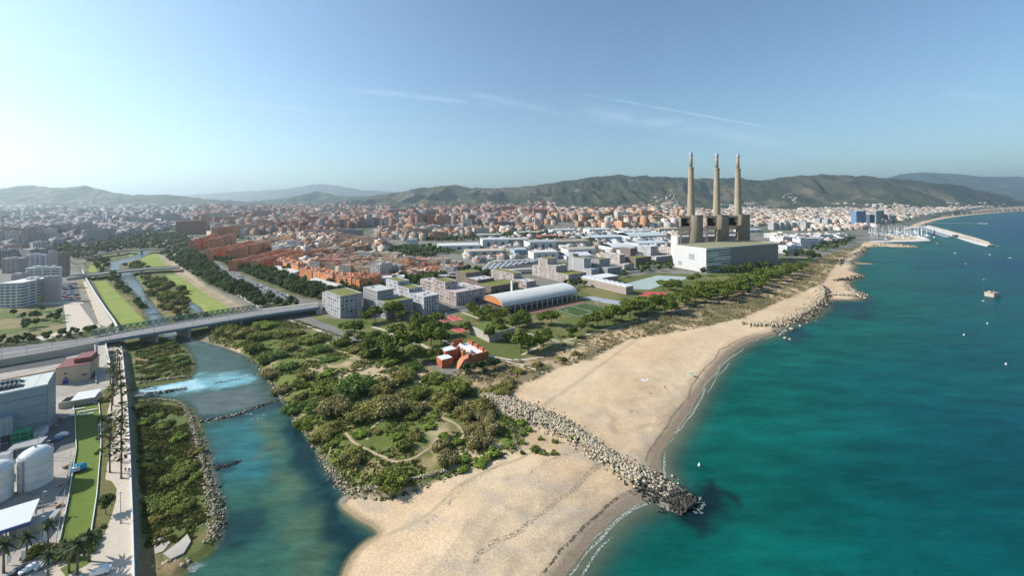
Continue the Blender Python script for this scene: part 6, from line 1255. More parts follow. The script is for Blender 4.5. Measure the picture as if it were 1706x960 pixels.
def house(x, y, wd, dp, h, th, wall, rf, z, big):
    b = MB(); cbox(b, -wd / 2, wd / 2, -dp / 2, dp / 2, -3, h, wall, rf); par = MB()
    for a_, b_ in (((-wd / 2, -dp / 2), (wd / 2, -dp / 2)), ((wd / 2, -dp / 2), (wd / 2, dp / 2)), ((wd / 2, dp / 2), (-wd / 2, dp / 2)), ((-wd / 2, dp / 2), (-wd / 2, -dp / 2))): par.beam((*a_, h + .3), (*b_, h + .3), .4, .9, tuple(wall) + (0,))
    hut = MB(); k = random.uniform(.2, .4); ox, oy = random.uniform(-.25, .25) * wd, random.uniform(-.25, .25) * dp; cbox(hut, ox - wd * k / 2, ox + wd * k / 2, oy - dp * k / 2, oy + dp * k / 2, h + .05, h + 2.8, wall, rf, 0)
    return b, par, hut
for i in order[:NI]:
    x, y, wd, dp, h, th, r1, g1, b1_, r2, g2, b2_, ci = hs[i]; lb = CITYL[int(ci)]
    tone = 'low ' if h < 11 else 'tall ' if h > 22 else ''
    t = empty('town_house', (x, y, hz_[i]), th, lb, 'building', 'houses: ' + lb); parts = house(x, y, wd, dp, h, th, (r1, g1, b1_), (r2, g2, b2_), 0, True)
    for nm, q in zip(('wall', 'parapet', 'roof_hut'), parts): q.build(nm, 'city', t)
rest = order[NI:]; H = hs[rest]; Z = hz_[rest]; n = len(H)
def boxes_np(cx, cy, z0, z1, wd, dp, th):
    k = np.array([(-.5, -.5), (.5, -.5), (.5, .5), (-.5, .5)]); lx, ly = k[:, 0][None] * wd[:, None], k[:, 1][None] * dp[:, None]; ca, sa = np.cos(th)[:, None], np.sin(th)[:, None]
    X, Y = cx[:, None] + lx * ca - ly * sa, cy[:, None] + lx * sa + ly * ca; B0 = np.stack([X, Y, np.repeat(z0[:, None], 4, 1)], -1); B1 = np.stack([X, Y, np.repeat(z1[:, None], 4, 1)], -1)
    V = np.concatenate([B0, B1], 1); q = np.array([(0, 1, 5, 4), (1, 2, 6, 5), (2, 3, 7, 6), (3, 0, 4, 7), (4, 5, 6, 7)]); Q = (np.arange(len(cx)) * 8)[:, None, None] + q[None]
    return V.reshape(-1, 3), Q.reshape(-1, 4)
def fcols(wall, rf, wn=1): 
    a = np.repeat(np.concatenate([wall, np.full((len(wall), 1), wn)], 1)[:, None], 5, 1); a[:, 4] = np.concatenate([rf, np.zeros((len(rf), 1))], 1); return a.reshape(-1, 4)
V1, Q1 = boxes_np(H[:, 0], H[:, 1], Z - 4, Z + H[:, 4], H[:, 2], H[:, 3], H[:, 5]); C1 = fcols(H[:, 6:9], H[:, 9:12])
sel = H[:, 1] < 2600; H2 = H[sel]; Z2 = Z[sel]; V2, Q2 = boxes_np(H2[:, 0] + g.normal(size=len(H2)) * H2[:, 2] * .12, H2[:, 1], Z2 + H2[:, 4], Z2 + H2[:, 4] + 2.8, H2[:, 2] * .35, H2[:, 3] * .35, H2[:, 5]); C2 = fcols(H2[:, 6:9], H2[:, 9:12], 0)
tag(link('distant_town', npmesh('distant_town', np.concatenate([V1, V2]), np.concatenate([Q1, Q2 + len(V1)]), 'city', facecol=np.concatenate([C1, C2]))), kind='stuff')
print('houses', n, NI)
# ---- single landmark buildings of the town: (column, foot row, width px, height px, depth m, colour, label)
def landmark(u, v, wpx, hpx, dp, rz, wall, rf, label, name='town_building', strips=0, z=None, grp=None):
    p = P(u, v, 3); z0 = float(ground_z(np.array([p.x]), np.array([p.y]))[0]); p = P(u, v, z0); wd = wpx * p.y / F; h = hpx * p.y / F
    t = empty(name, p, R(rz), label, 'building', grp); b, par, hut = house(0, 0, wd, dp, h, 0, wall, rf, 0, True); b.build('wall', 'city', t); par.build('parapet', 'city', t); hut.build('roof_hut', 'city', t)
    for k in range(strips): MB().box((0, 0, h * (k + 1) / (strips + 1)), (wd + .6, dp + .6, 1.0), col=tuple(min(1, q * 1.25) for q in wall) + (0,)).build('floor_band', 'city', t)
    return t
OR, WH, GR, BE, RD = (.52, .24, .12), (.66, .65, .63), (.36, .35, .34), (.50, .42, .33), (.42, .12, .08)
for a_ in [(518, 411, 11, 14, 18, 10, (.52, .35, .25), (.4, .3, .25), 'pinkish tower block standing out of the old town'), (565, 419, 8, 14, 14, 5, (.45, .28, .18), (.3, .2, .15), 'narrow brown tower in the old town'), (555, 424, 7, 13, 14, 5, (.56, .40, .24), (.4, .3, .2), 'ochre tower beside the narrow brown one'),
           (636, 384, 5, 20, 16, 0, (.55, .50, .44), (.4, .38, .35), 'slim pale twin tower, first of two'), (644, 384, 6, 22, 16, 0, (.42, .38, .36), (.4, .38, .35), 'slim grey twin tower, second of two'), (555, 393, 96, 10, 22, 3, (.28, .26, .27), (.3, .29, .29), 'very long grey slab of flats across the town'),
           (467, 401, 18, 9, 20, 8, (.60, .52, .40), (.5, .45, .4), 'cream slab of flats on the hazy side of town'), (465, 374, 14, 9, 20, 8, (.55, .35, .25), (.4, .3, .25), 'pink slab of flats further back'), (779, 380, 15, 14, 22, 6, WH, (.6, .6, .6), 'bright white block with flat roof among the trees'), (724, 385, 9, 10, 14, 6, WH, (.6, .6, .6), 'white cube block, first of the white row'), (745, 384, 9, 10, 14, 6, WH, (.6, .6, .6), 'white cube block, second of the white row'), (763, 383, 9, 9, 14, 6, WH, (.6, .6, .6), 'white cube block, third of the white row'),
           (840, 382, 36, 12, 20, 6, (.26, .21, .20), (.3, .25, .22), 'dark brown slab with red end above the tree line'), (696, 386, 6, 14, 16, 0, (.50, .42, .36), (.4, .35, .3), 'pale tower pair beside the white cubes, outer'), (705, 386, 6, 15, 16, 0, (.45, .38, .33), (.4, .35, .3), 'pale tower pair beside the white cubes, inner'), (895, 381, 9, 15, 16, 8, (.50, .40, .34), (.4, .35, .3), 'banded pale tower near the warehouses'),
           (990, 373, 42, 12, 18, 15, (.20, .14, .12), (.3, .2, .16), 'long dark slab of flats with orange end wall'), (972, 374, 8, 11, 18, 15, OR, (.4, .3, .2), 'orange tower at the end of the dark slab'), (1060, 376, 22, 8, 18, 18, (.50, .28, .20), (.36, .2, .15), 'salmon block with long roof behind the warehouses'), (735, 399, 24, 12, 16, 6, (.50, .27, .20), (.36, .22, .18), 'salmon slab before the park strip'), (687, 408, 16, 9, 16, 6, WH, (.5, .5, .5), 'pale domed-looking civic block in town'),
           (1068, 350, 44, 9, 22, 20, (.55, .30, .18), (.36, .2, .15), 'long orange slab of flats below the hills'), (971, 356, 5, 6, 20, 0, (.55, .16, .08), (.5, .15, .08), 'small orange round-looking block below the wooded hill'), (716, 470, 14, 18, 13, 12, (.52, .27, .14), (.3, .2, .15), 'bright orange block beside the dark flats'), (748, 474, 40, 15, 18, 16, (.24, .23, .24), (.40, .36, .33), 'dark flats with messy roof terraces near the bus depot'), (655, 478, 36, 17, 18, 16, (.58, .53, .44), (.55, .54, .52), 'cream and white flats behind the new apartment blocks'), (690, 466, 26, 15, 15, 14, (.56, .38, .24), (.5, .4, .33), 'ochre flats in the corner of the old town')]:
    landmark(*a_)
for i, (u, v, w_, h_) in enumerate([(1287, 383, 9, 12), (1298, 383, 8, 12), (1307, 383, 9, 12), (1318, 383, 9, 12), (1328, 383, 8, 13), (1341, 384, 12, 14), (1377, 377, 10, 12), (1364, 375, 9, 11)]): landmark(u, v, w_, h_, 22, 24, (.44, .44, .42), (.5, .5, .5), 'grey slab of flats in the row inland of the power station', 'flats_slab', 3, grp='grey slabs inland')
for a_ in [(1430, 377, 19, 25, 24, 10, (.18, .27, .40), (.6, .6, .6), 'blue glass hotel tower with white edge beside the marina', 'glass_tower', 6), (1449, 375, 10, 17, 22, 10, (.10, .14, .2), (.3, .3, .3), 'dark blue glass block beside the hotel tower', 'glass_tower', 3), (1460, 374, 10, 22, 20, 10, (.28, .36, .33), (.4, .4, .4), 'greenish tower pair by the marina, outer', 'glass_tower', 5), (1466, 371, 8, 20, 20, 10, (.2, .24, .26), (.4, .4, .4), 'dark tower by the marina, inner', 'glass_tower', 4), (1473, 371, 9, 13, 16, 10, RD, (.4, .2, .2), 'red block of flats behind the marina', 'town_building', 0), (1481, 370, 8, 12, 16, 10, WH, (.4, .3, .25), 'white block of flats behind the marina', 'town_building', 0), (1488, 370, 6, 11, 16, 10, (.45, .42, .4), (.4, .3, .25), 'grey block of flats behind the marina', 'town_building', 0)]: landmark(*a_)
p = P(1421, 377, 3); MB_ = MB().box((p.x, p.y - 6, 24), (4, 30, 48), R(10)); tag(MB_.build('lift_shaft', 'white_paint'), 'narrow white lift shaft against the glass hotel tower', 'shaft')
for i, (u, v, w_, h_, lb) in enumerate([(1317, 422, 34, 13, 'white banded apartment block next to the turbine hall'), (1342, 412, 40, 15, 'long white apartment block behind the banded block'), (1310, 408, 30, 13, 'white apartment row behind the turbine hall'), (1370, 402, 26, 11, 'white terrace of flats toward the marina'), (1395, 399, 18, 9, 'small white flats by the seafront greens'), (1330, 401, 26, 10, 'low white flats in the inner row')]): landmark(u, v, w_, h_, 20, 16, (.55, .55, .56), (.55, .55, .55), lb, 'white_flats', 4, grp='white flats by the marina')
# ---- warehouses
def warehouse(u, v, wpx, hpx, dp, rz, wall, rf, label, vault=False):
    p = P(u, v, 3); wd = wpx * p.y / F; h = hpx * p.y / F; t = empty('warehouse', p, R(rz), label, 'warehouse', 'warehouses of the industrial estate'); b = MB()
    b.add([(x, y, z) for z in (0, h) for x, y in ((-wd / 2, 0), (wd / 2, 0), (wd / 2, dp), (-wd / 2, dp))], [(0, 1, 5, 4), (1, 2, 6, 5), (2, 3, 7, 6), (3, 0, 4, 7)], tuple(wall) + (0,)); b.build('wall', 'paint', t); n = 6
    for k in range(n):
        x0, x1 = -wd / 2 + wd * k / n, -wd / 2 + wd * (k + 1) / n - .2; q = MB()
        if vault: q.add([(x0, y, h + (dp * .10) * math.sin(math.pi * y / dp)) for y in np.linspace(0, dp, 7)] + [(x1, y, h + (dp * .10) * math.sin(math.pi * y / dp)) for y in np.linspace(0, dp, 7)], [(j, 7 + j, 8 + j, j + 1) for j in range(6)], tuple(rf) + (0,))
        else: q.add([(x0, -.4, h), (x1, -.4, h), (x1, dp / 2, h + dp * .05), (x0, dp / 2, h + dp * .05), (x1, dp + .4, h), (x0, dp + .4, h)], [(0, 1, 2, 3), (3, 2, 4, 5)], tuple(rf) + (0,))
        q.build('roof_section', 'paint', t)
    for k in range(3): MB().box((wd * (k - 1) * .28, -.05, h * .3), (wd * .09, .3, h * .6), col=(.12, .13, .15, 0)).build('loading_door', 'paint', t)
for k, a_ in enumerate(WHS): warehouse(*a_, vault=k in (9, 10, 13))
# bus depot: rows of white canopies
dpm = PP([(790, 452), (835, 438), (900, 432), (905, 448), (870, 458), (830, 466)], 3); tag(MB().prism(dpm, 2.9, 3.12).build('depot_yard', 'asphalt'), kind='structure')
for r in range(5):
    for k in range(9):
        u, v = lerp(808, 890, k / 8) + r * 3 - 4, lerp(455 - r * 3.2, 440 - r * 1.3, k / 8); p = P(u, v, 3); t = empty('depot_canopy', p, R(65), 'thin white canopy in the rows of the bus depot', 'canopy', 'canopies of the bus depot')
        MB().add([(-6, -1.4, 4.3), (6, -1.4, 4.3), (6, 1.4, 5.2), (-6, 1.4, 5.2), (-6, -1.4, 4.1), (6, -1.4, 4.1), (6, 1.4, 5.0), (-6, 1.4, 5.0)], [(0, 1, 2, 3), (7, 6, 5, 4), (0, 4, 5, 1), (1, 5, 6, 2), (2, 6, 7, 3), (3, 7, 4, 0)]).build('roof', 'white_paint', t)
        for x in (-4.5, 4.5): MB().box((x, 0, 2.3), (.25, .25, 4.6)).build('leg', 'grey_metal', t)
for u, v, lb in ((852, 440, 'long green-edged canopy of the bus depot'), (870, 455, 'low canopy along the front of the bus depot')):
    p = P(u, v, 3); t = empty('long_canopy', p, R(18), lb, 'canopy'); MB().box((0, 0, 6), (64, 10, .8)).build('roof', 'roof_pale', t)
    for x in np.linspace(-30, 30, 7): MB().box((float(x), 0, 2.8), (.5, .5, 5.6)).build('leg', 'grey_metal', t)
# tall thin pylons
for u, v, hp in ((648, 413, 34), (696, 415, 32), (328, 428, 20)):
    p = P(u, v, 3); h = hp * p.y / F; t = empty('mast', p, 0, 'thin dark telecom mast in the town, ' + ('closest to the round tower' if u < 400 else 'nearer the river' if u < 660 else 'nearer the market hall'), 'mast'); MB().tube([(0, 0, 0), (0, 0, h)], [.9, .4], 6).build('pole', 'dark_metal', t); MB().lathe([(1.4, h - 4), (1.4, h - 1)], 8).build('antenna_ring', 'dark_metal', t)

# ---- street trees: the nearest as objects, the rest as woods
AV = [(PP([(300, 447), (345, 476), (430, 516), (440, 512), (360, 452), (330, 425), (310, 425)], 3), 62, 8, 'leafy tree in the strip between river path and avenue', 1.25), (PP([(370, 430), (400, 450), (450, 470), (500, 492), (530, 505), (560, 498), (510, 480), (470, 460), (420, 442)], 3), 52, 8.5, 'leafy tree along the avenue before the orange terraces', 1.15),
      (PP([(545, 492), (640, 486), (690, 478), (700, 470), (660, 478), (600, 486)], 3), 26, 7, 'tree in the row behind the grey apartment blocks', 1.1), (PP([(545, 478), (580, 484), (592, 480), (560, 466), (545, 468)], 3), 9, 7, 'round green tree before the orange terrace front', 1.35), (PP([(455, 440), (490, 446), (500, 456), (475, 458)], 3), 8, 8, 'round green tree between sheds and terraces', 1.3), (PP([(660, 470), (740, 468), (745, 478), (690, 484), (655, 484)], 3), 22, 8, 'tall grey-green tree beside the cream flats', 1.5),
      (PP([(770, 450), (818, 458), (812, 468), (775, 468), (760, 460)], 3), 16, 8, 'dark tree at the bus depot edge', 1.2), (PP([(178, 466), (190, 463), (240, 520), (252, 540), (240, 538), (215, 505)], 1), 18, 6, 'tree in the row on the grassy left river bank', 1.1), (PP([(160, 440), (180, 436), (180, 452), (170, 462), (162, 455)], 1), 10, 7, 'tree on the bank between the two upper bridges', 1.2),
      (PP([(780, 500), (860, 486), (870, 490), (800, 508)], 3), 10, 6, 'small tree in the street between the apartment blocks', .7), (PP([(930, 478), (990, 466), (1040, 458), (1046, 462), (990, 474), (950, 486)], 3), 22, 6, 'small tree in front of the stepped blocks', .8), (PP([(1050, 446), (1120, 440), (1122, 450), (1060, 458), (1044, 454)], 3), 24, 7, 'tree in the grove between brown block and turbine hall', 1.0),
      (PP([(-60, 575), (60, 565), (120, 556), (165, 548), (150, 560), (0, 582)], 5), 34, 4.5, 'bushy tree along the approach road verge', .6), (PP([(20, 525), (70, 518), (104, 525), (104, 545), (40, 552)], 5), 12, 6, 'grey-green tree in the vacant field of the left bank', .8), (PP([(1300, 425), (1345, 418), (1350, 428), (1300, 436)], 3), 16, 7, 'tree in front of the white flats beside the turbine hall', 1.1), (PP([(1340, 428), (1362, 420), (1368, 432), (1350, 438)], 3), 8, 8, 'dark tree at the end of the dunes', 1.2)]
gg = random.Random(9)
for k, (poly, n, mind, lb, s0) in enumerate(AV):
    for x, y in scatter(poly, n, mind, 50 + k):
        plant('street_tree', gg.choice(BROAD), x, y, zat(x, y), s0 * gg.uniform(.75, 1.2), lb, 'tree', 'trees: ' + lb)
# low-detail trees for woods, parks and streets further off
def wood(name, polys, seed, hgt=8):
    g2 = np.random.default_rng(seed); pts = np.concatenate([scatter(PP(p, 3), n, 0, seed + i) for i, (p, n) in enumerate(polys)]); N = len(pts); z = ground_z(pts[:, 0], pts[:, 1]); s = g2.uniform(.7, 1.35, N) * (hgt / 8) * (1 + np.clip(pts[:, 1] - 900, 0, 3000) / 4500)
    iv, if_ = ICO1; nv = len(iv); V = []; T = []; C_ = []
    base = np.array([(.045, .07, .02), (.065, .095, .026), (.085, .115, .034), (.05, .075, .03)])[g2.integers(0, 4, N)] * g2.uniform(.7, 1.3, N)[:, None]
    for c in range(3):
        off = g2.normal(size=(N, 3)) * np.array([1.6, 1.6, .9]) * s[:, None]; ctr = np.concatenate([pts, (z + 4.4 * s)[:, None]], 1) + off
        rad = s[:, None, None] * g2.uniform(1.8, 3.0, (N, 1, 1)) * (iv[None] * g2.uniform(.7, 1.2, (N, nv, 1))) * np.array([1, 1, 1.05]); V.append((ctr[:, None] + rad).reshape(-1, 3)); T.append(((np.arange(N) * nv)[:, None, None] + if_[None] + c * N * nv).reshape(-1, 3)); C_.append(np.repeat(base * g2.uniform(.8, 1.2, N)[:, None], len(if_), 0))
    cc = np.concatenate(C_); return tag(link(name, npmesh(name, np.concatenate(V), np.zeros((0, 4), int), 'leaves', facecol=np.concatenate([cc, np.ones((len(cc), 1))], 1), tris=np.concatenate(T))), kind='stuff')
wood('distant_woods', [([(-160, 408), (100, 405), (145, 415), (165, 426), (140, 434), (90, 425), (-160, 428)], 900), ([(140, 410), (215, 395), (300, 388), (315, 400), (330, 420), (300, 446), (280, 430), (262, 412), (215, 414), (165, 424)], 700), ([(170, 380), (330, 370), (330, 380), (240, 395), (150, 404)], 420), ([(470, 404), (545, 408), (620, 404), (650, 412), (720, 410), (735, 420), (680, 424), (600, 420)], 380), ([(600, 412), (700, 416), (760, 420), (700, 432), (640, 424)], 240),
      ([(680, 392), (780, 396), (900, 384), (930, 392), (860, 398), (720, 404)], 420), ([(780, 378), (900, 374), (905, 384), (800, 388)], 260), ([(880, 392), (990, 400), (995, 408), (900, 402)], 200), ([(880, 356), (1030, 352), (1040, 356), (990, 362), (890, 366)], 420), ([(-160, 346), (330, 346), (330, 372), (240, 392), (-160, 410)], 1000), ([(330, 346), (900, 346), (900, 374), (640, 376), (340, 388)], 700), ([(900, 345), (1500, 345), (1480, 374), (1250, 378), (900, 384)], 700), ([(1400, 344), (1720, 343.6), (1720, 346), (1560, 350)], 700), ([(345, 392), (640, 412), (760, 448), (640, 468), (500, 438)], 160),
      ([(1350, 396), (1430, 398), (1410, 410), (1370, 420), (1345, 416)], 150), ([(1480, 372), (1530, 366), (1600, 357), (1650, 352), (1600, 356), (1540, 364), (1490, 376)], 120)], 400)
# thick planting between the nearest trees, too many to tell apart
def grove(name, polys, seed, hgt=8.0):
    g2 = np.random.default_rng(seed); pts = np.concatenate([scatter(PP(p, 3), n, 3.5, seed + i) for i, (p, n) in enumerate(polys)])
    pts = pts[dseg(PP([(322, 418), (340, 430), (370, 448), (410, 468), (450, 486), (490, 500), (530, 509)], 3), pts[:, 0], pts[:, 1]) > 11]
    N = len(pts); z = terr(pts[:, 0], pts[:, 1]); s = g2.uniform(.7, 1.3, N) * hgt / 8; k = 75
    d = g2.normal(size=(N, k, 3)); d /= np.linalg.norm(d, axis=2)[..., None]; d[..., 2] = np.where(d[..., 2] < -.4, -d[..., 2], d[..., 2])
    ctr = np.concatenate([pts, (z + 4.5 * s)[:, None]], 1)[:, None] + d * g2.uniform(.7, 1.2, (N, k, 1)) * np.array([3.0, 3.0, 3.4]) * s[:, None, None]
    nr = d + g2.normal(size=d.shape) * .5; a = np.cross(nr, g2.normal(size=d.shape)); a /= np.linalg.norm(a, axis=2)[..., None] + 1e-9; b = np.cross(nr, a); b /= np.linalg.norm(b, axis=2)[..., None] + 1e-9
    sz = (g2.uniform(.45, .95, (N, k, 1))) * s[:, None, None]; q = np.stack([ctr - a * sz, ctr - b * sz, ctr + a * sz, ctr + b * sz], 2).reshape(-1, 3)
    base = np.array([(.05, .08, .02), (.075, .115, .03), (.095, .14, .035), (.055, .075, .03)])[g2.integers(0, 4, N)]; fcq = (base[:, None] * g2.uniform(.65, 1.35, (N, k, 1))).reshape(-1, 3)
    iv, if_ = ICO1; nv = N * k * 4; cv = np.concatenate([pts, (z + 4.3 * s)[:, None]], 1)[:, None] + iv[None] * np.array([2.5, 2.5, 3.0]) * s[:, None, None]; tr = (np.arange(N) * len(iv))[:, None, None] + if_[None] + nv; fct = np.repeat(base * .8, len(if_), 0)
    cc = np.concatenate([fcq, fct]); return tag(link(name, npmesh(name, np.concatenate([q, cv.reshape(-1, 3)]), np.arange(nv).reshape(-1, 4), 'leaves', facecol=np.concatenate([cc, np.ones((len(cc), 1))], 1), tris=tr.reshape(-1, 3))), kind='stuff')
grove('thick_planting', [([(300, 445), (345, 474), (435, 514), (500, 512), (440, 494), (360, 454), (325, 424), (308, 424)], 230), ([(345, 424), (372, 440), (410, 458), (460, 478), (500, 494), (540, 502), (600, 494), (640, 487), (600, 487), (540, 484), (505, 470), (470, 466), (450, 452), (400, 452)], 260), ([(655, 486), (700, 474), (745, 474), (740, 482), (690, 486)], 40), ([(770, 452), (818, 460), (800, 470), (762, 466)], 30)], 900)
# cars on the avenue and in the car parks
CARF = []
for ck in ('white', 'silver', 'dark', 'red', 'blue'):
    q = MB(); cc = {'white': (.75, .76, .77), 'silver': (.45, .47, .5), 'dark': (.04, .045, .05), 'red': (.4, .04, .03), 'blue': (.05, .1, .25)}[ck]
    q.add(CB.v, CB.f, cc + (0,)); CARF.append((ck, q.mesh('body', 'paint'), MB().add([(x, y, z * 1.01) for x, y, z in CG.v], CG.f, (.03, .035, .04, 0)).mesh('window', 'paint')))
def cars(pts, lb, grp, rz):
    for x, y, z in pts:
        ck, me, gl = random.choice(CARF); t = empty('parked_car', (x, y, z), rz + random.choice((0, math.pi)) + random.uniform(-.05, .05), ck + ' ' + lb, 'car', grp); link('body', me, t); link('window', gl, t)
aq = resample([Vector((*p, 0)) for p in PP([(340, 430), (370, 448), (410, 468), (450, 486), (490, 500)], 3)], 9)
cars([(p.x + random.choice((-4, -1.5, 2.5, 5)), p.y, 3.2) for p in aq if random.random() < .62], 'car on the riverside avenue', 'cars on the avenue', R(-52))
cars([(x, y, 5.15) for x, y in scatter(PP([(100, 474), (126, 472), (132, 500), (102, 503)], 5), 30, 4.5, 91)], 'car in the car park behind the rose flats', 'cars in the left bank car park', R(10))
cars([(x, y, 3.15) for x, y in scatter(PP([(470, 472), (500, 474), (510, 484), (478, 482)], 3), 22, 4, 92)], 'car in the lot among the trees', 'cars in the wooded lot', R(20))
cars([(x, y, 3.2) for x, y in scatter(PP([(640, 432), (760, 440), (790, 448), (740, 452)], 3), 30, 8, 93)], 'car in the big lot by the bus depot', 'cars by the bus depot', R(10))

# ================================================================== rocks, coast, marina, boats
def rock_mesh(seed):
    g = np.random.default_rng(seed); v, f = ICO1; v = v * g.uniform(.72, 1.15, (len(v), 1)) * np.array([1, .8, .68]); c = np.array([(.44, .365, .25), (.49, .41, .285), (.37, .315, .23), (.45, .38, .28)][seed % 4]); return v, f, c
RV = [rock_mesh(i) for i in range(8)]
RME = [npmesh('rock', v, np.zeros((0, 4), int), 'stone', facecol=np.tile(np.append(c, 1), (len(f), 1)), tris=f) for v, f, c in RV]
DARKR = [npmesh('rock', v, np.zeros((0, 4), int), 'stone', facecol=np.tile(np.append(np.array([.045, .042, .034]) * (1 + i % 3 * .4), 1), (len(f), 1)), tris=f) for i, (v, f, c) in enumerate(RV)]
def rocks(name, label, pts, n_single, cat='rock bank', tint=None):
    """pts: rows x, y, z, size, dark; the largest become parts, the rest one joined part"""
    t = empty(name, (0, 0, 0), 0, label, cat); pts = sorted(pts, key=lambda p: -p[3] / p[1])
    for x, y, z, s, dk in pts[:n_single]:
        o = link('rock', random.choice(DARKR if dk else RME), t, (x, y, z)); o.scale = (s, s, s); o.rotation_euler = (random.uniform(-.4, .4), random.uniform(-.4, .4), random.uniform(0, 6.28))
    V = []; T = []; Cc = []; nv = 0
    for x, y, z, s, dk in pts[n_single:]:
        v, f, c = random.choice(RV); M = Matrix.Rotation(random.uniform(0, 6.28), 3, 'Z') @ Matrix.Rotation(random.uniform(-.5, .5), 3, 'X'); w_ = v @ np.array(M).T * s + np.array([x, y, z]); V.append(w_); T.append(f + nv); nv += len(v)
        k = np.array([.05, .046, .038]) if dk else (c if tint is None else np.array(tint)) * random.uniform(.55, 1.2); Cc.append(np.tile(np.append(k, 1), (len(f), 1)))
    if V: tag(link('small_rocks', npmesh('small_rocks', np.concatenate(V), np.zeros((0, 4), int), 'stone', facecol=np.concatenate(Cc), tris=np.concatenate(T)), t), kind='stuff')
    return t
def band(pts, widths, n, z0, crown, size, dark=lambda t, s: False, z=0, seed=0):
    """rocks strewn along a line given in photo pixels, heaped in the middle"""
    g = random.Random(seed); q = [P(u, v, z) for u, v in pts]; L = [0]
    for a_, b_ in zip(q, q[1:]): L.append(L[-1] + (b_ - a_).length)
    out = []
    for _ in range(n):
        l_ = g.uniform(0, L[-1]); i = max(k for k in range(len(L) - 1) if L[k] <= l_); f_ = (l_ - L[i]) / (L[i + 1] - L[i]); p = q[i].lerp(q[i + 1], f_); d = (q[i + 1] - q[i]).normalized(); nn = Vector((-d.y, d.x, 0)); w_ = lerp(widths[i], widths[i + 1], f_); s = max(-1.35, min(1.35, g.gauss(0, .45)))
        p = p + nn * s * w_ / 2; out.append((p.x, p.y, z0 + crown * max(0, 1 - s * s) + g.uniform(-.15, .25), size * (.45 + 1.25 * g.random() ** 1.8), dark(l_ / L[-1], s)))
    if z0 >= .4:
        A_ = np.array(out); zt = np.clip(terr(A_[:, 0], A_[:, 1]), -.2, None); out = [(x, y, float(zt[i]) + .1 + (zz - z0) * .8, s, dk) for i, (x, y, zz, s, dk) in enumerate(out)]
    return out
jl = [(805, 662), (835, 672), (870, 690), (905, 703), (945, 722), (985, 746), (1020, 768), (1060, 790), (1100, 812), (1130, 828), (1150, 842)]
jw = [8, 14, 19, 19, 14, 11, 12, 14.5, 17, 17, 12]
jt = lambda t, s: (t > .93) or (t > .84 and (s < -.35 or random.random() < .35)) or random.random() < .02
fill = MB(); qj = [P(u, v, 1.5) for u, v in jl]
for a_, b_, w1, w2 in zip(qj, qj[1:], jw, jw[1:]):
    za, zb_ = max(0, zat(a_.x, a_.y)) + .35, max(0, zat(b_.x, b_.y)) + .35
    d = (b_ - a_).normalized(); nn = Vector((-d.y, d.x, 0)); fill.add([(*(a_ + nn * w1 * .45)[:2], .1), (*(a_ - nn * w1 * .45)[:2], .1), (*(b_ - nn * w2 * .45)[:2], .1), (*(b_ + nn * w2 * .45)[:2], .1), (*(a_ + nn * w1 * .25)[:2], za), (*(a_ - nn * w1 * .25)[:2], za), (*(b_ - nn * w2 * .25)[:2], zb_), (*(b_ + nn * w2 * .25)[:2], zb_)], [(4, 5, 6, 7), (0, 4, 7, 3), (1, 2, 6, 5)], (.22, .20, .16, 1))
jt_ = rocks('rock_jetty', 'long jetty of heaped pale boulders from the dunes into the sea', band(jl, jw, 4600, .6, 1.5, .56, jt, 1.5, 1), 290, 'jetty'); fill.build('rubble_core', 'stone', jt_)
rocks('rock_bank', 'revetment of small boulders along the river mouth corner', band([(530, 750), (545, 775), (562, 797), (585, 818), (615, 824), (650, 818), (680, 810), (705, 805), (745, 792)], [3, 4, 5, 5, 4.5, 4, 2, 2.5, 2.5], 900, .45, .5, .34, z=1, seed=2), 60)
rocks('rock_bank', 'thin line of stones along the overgrown river bank', band([(415, 598), (440, 624), (462, 655), (485, 690), (508, 722), (530, 750)], [1.6, 2, 2, 2, 2.4, 3], 260, .25, .4, .5, z=.5, seed=3), 0)
rocks('rock_bank', 'rubble wall between the quay strip and the river', band([(252, 666), (285, 668), (305, 674), (318, 700), (330, 745), (342, 790), (354, 840), (356, 880), (350, 905)], [2, 3, 3, 3.2, 3.2, 3.4, 4, 5, 5], 1300, .7, .6, .33, z=1, seed=4), 60)
rocks('rock_bank', 'dark wet rubble shelf in the water below the rubble wall', band([(322, 700), (338, 750), (352, 800), (368, 850), (366, 890)], [4, 5, 5, 5, 5], 320, -.05, .25, .45, lambda t, s: random.random() < .6, 0, 5), 0)
rocks('rock_bank', 'stone edge below the green spit at the outfall', band([(226, 641), (265, 636), (318, 628)], [2, 2, 2], 130, .5, .5, .5, z=.5, seed=6), 0)
rocks('rock_bank', 'stone spit separating the outfall channel from the river', band([(243, 658), (275, 653), (312, 647)], [3.0, 2.6, 1.6], 170, .2, .7, .55, lambda t, s: random.random() < .25, .5, 7), 0)
rocks('river_weir', 'broken line of dark stones across the river', band([(335, 702), (365, 699), (400, 690), (430, 678), (462, 668), (470, 665)], [4, 4, 3.5, 3.5, 3.5, 3], 260, -.12, .22, .5, lambda t, s: random.random() < .6, 0, 8), 0, 'weir')
rocks('river_weir', 'fainter line of stones across the upper river pool', band([(352, 640), (390, 634), (420, 626), (440, 622)], [1.5, 1.5, 1.5, 1], 60, -.15, .2, .45, lambda t, s: random.random() < .5, 0, 9), 0, 'weir')
rocks('river_weir', 'submerged stony bar beside the rubble wall', band([(358, 780), (385, 775), (402, 768)], [5, 4, 2], 110, -.2, .2, .5, lambda t, s: True, 0, 10), 0, 'weir')
rocks('rock_bank', 'boulders and white water at the river corner below the slipway', band([(235, 940), (260, 948), (290, 945), (315, 935)], [8, 8, 7, 5], 170, .1, .4, .6, lambda t, s: random.random() < .3, 0, 11), 0)
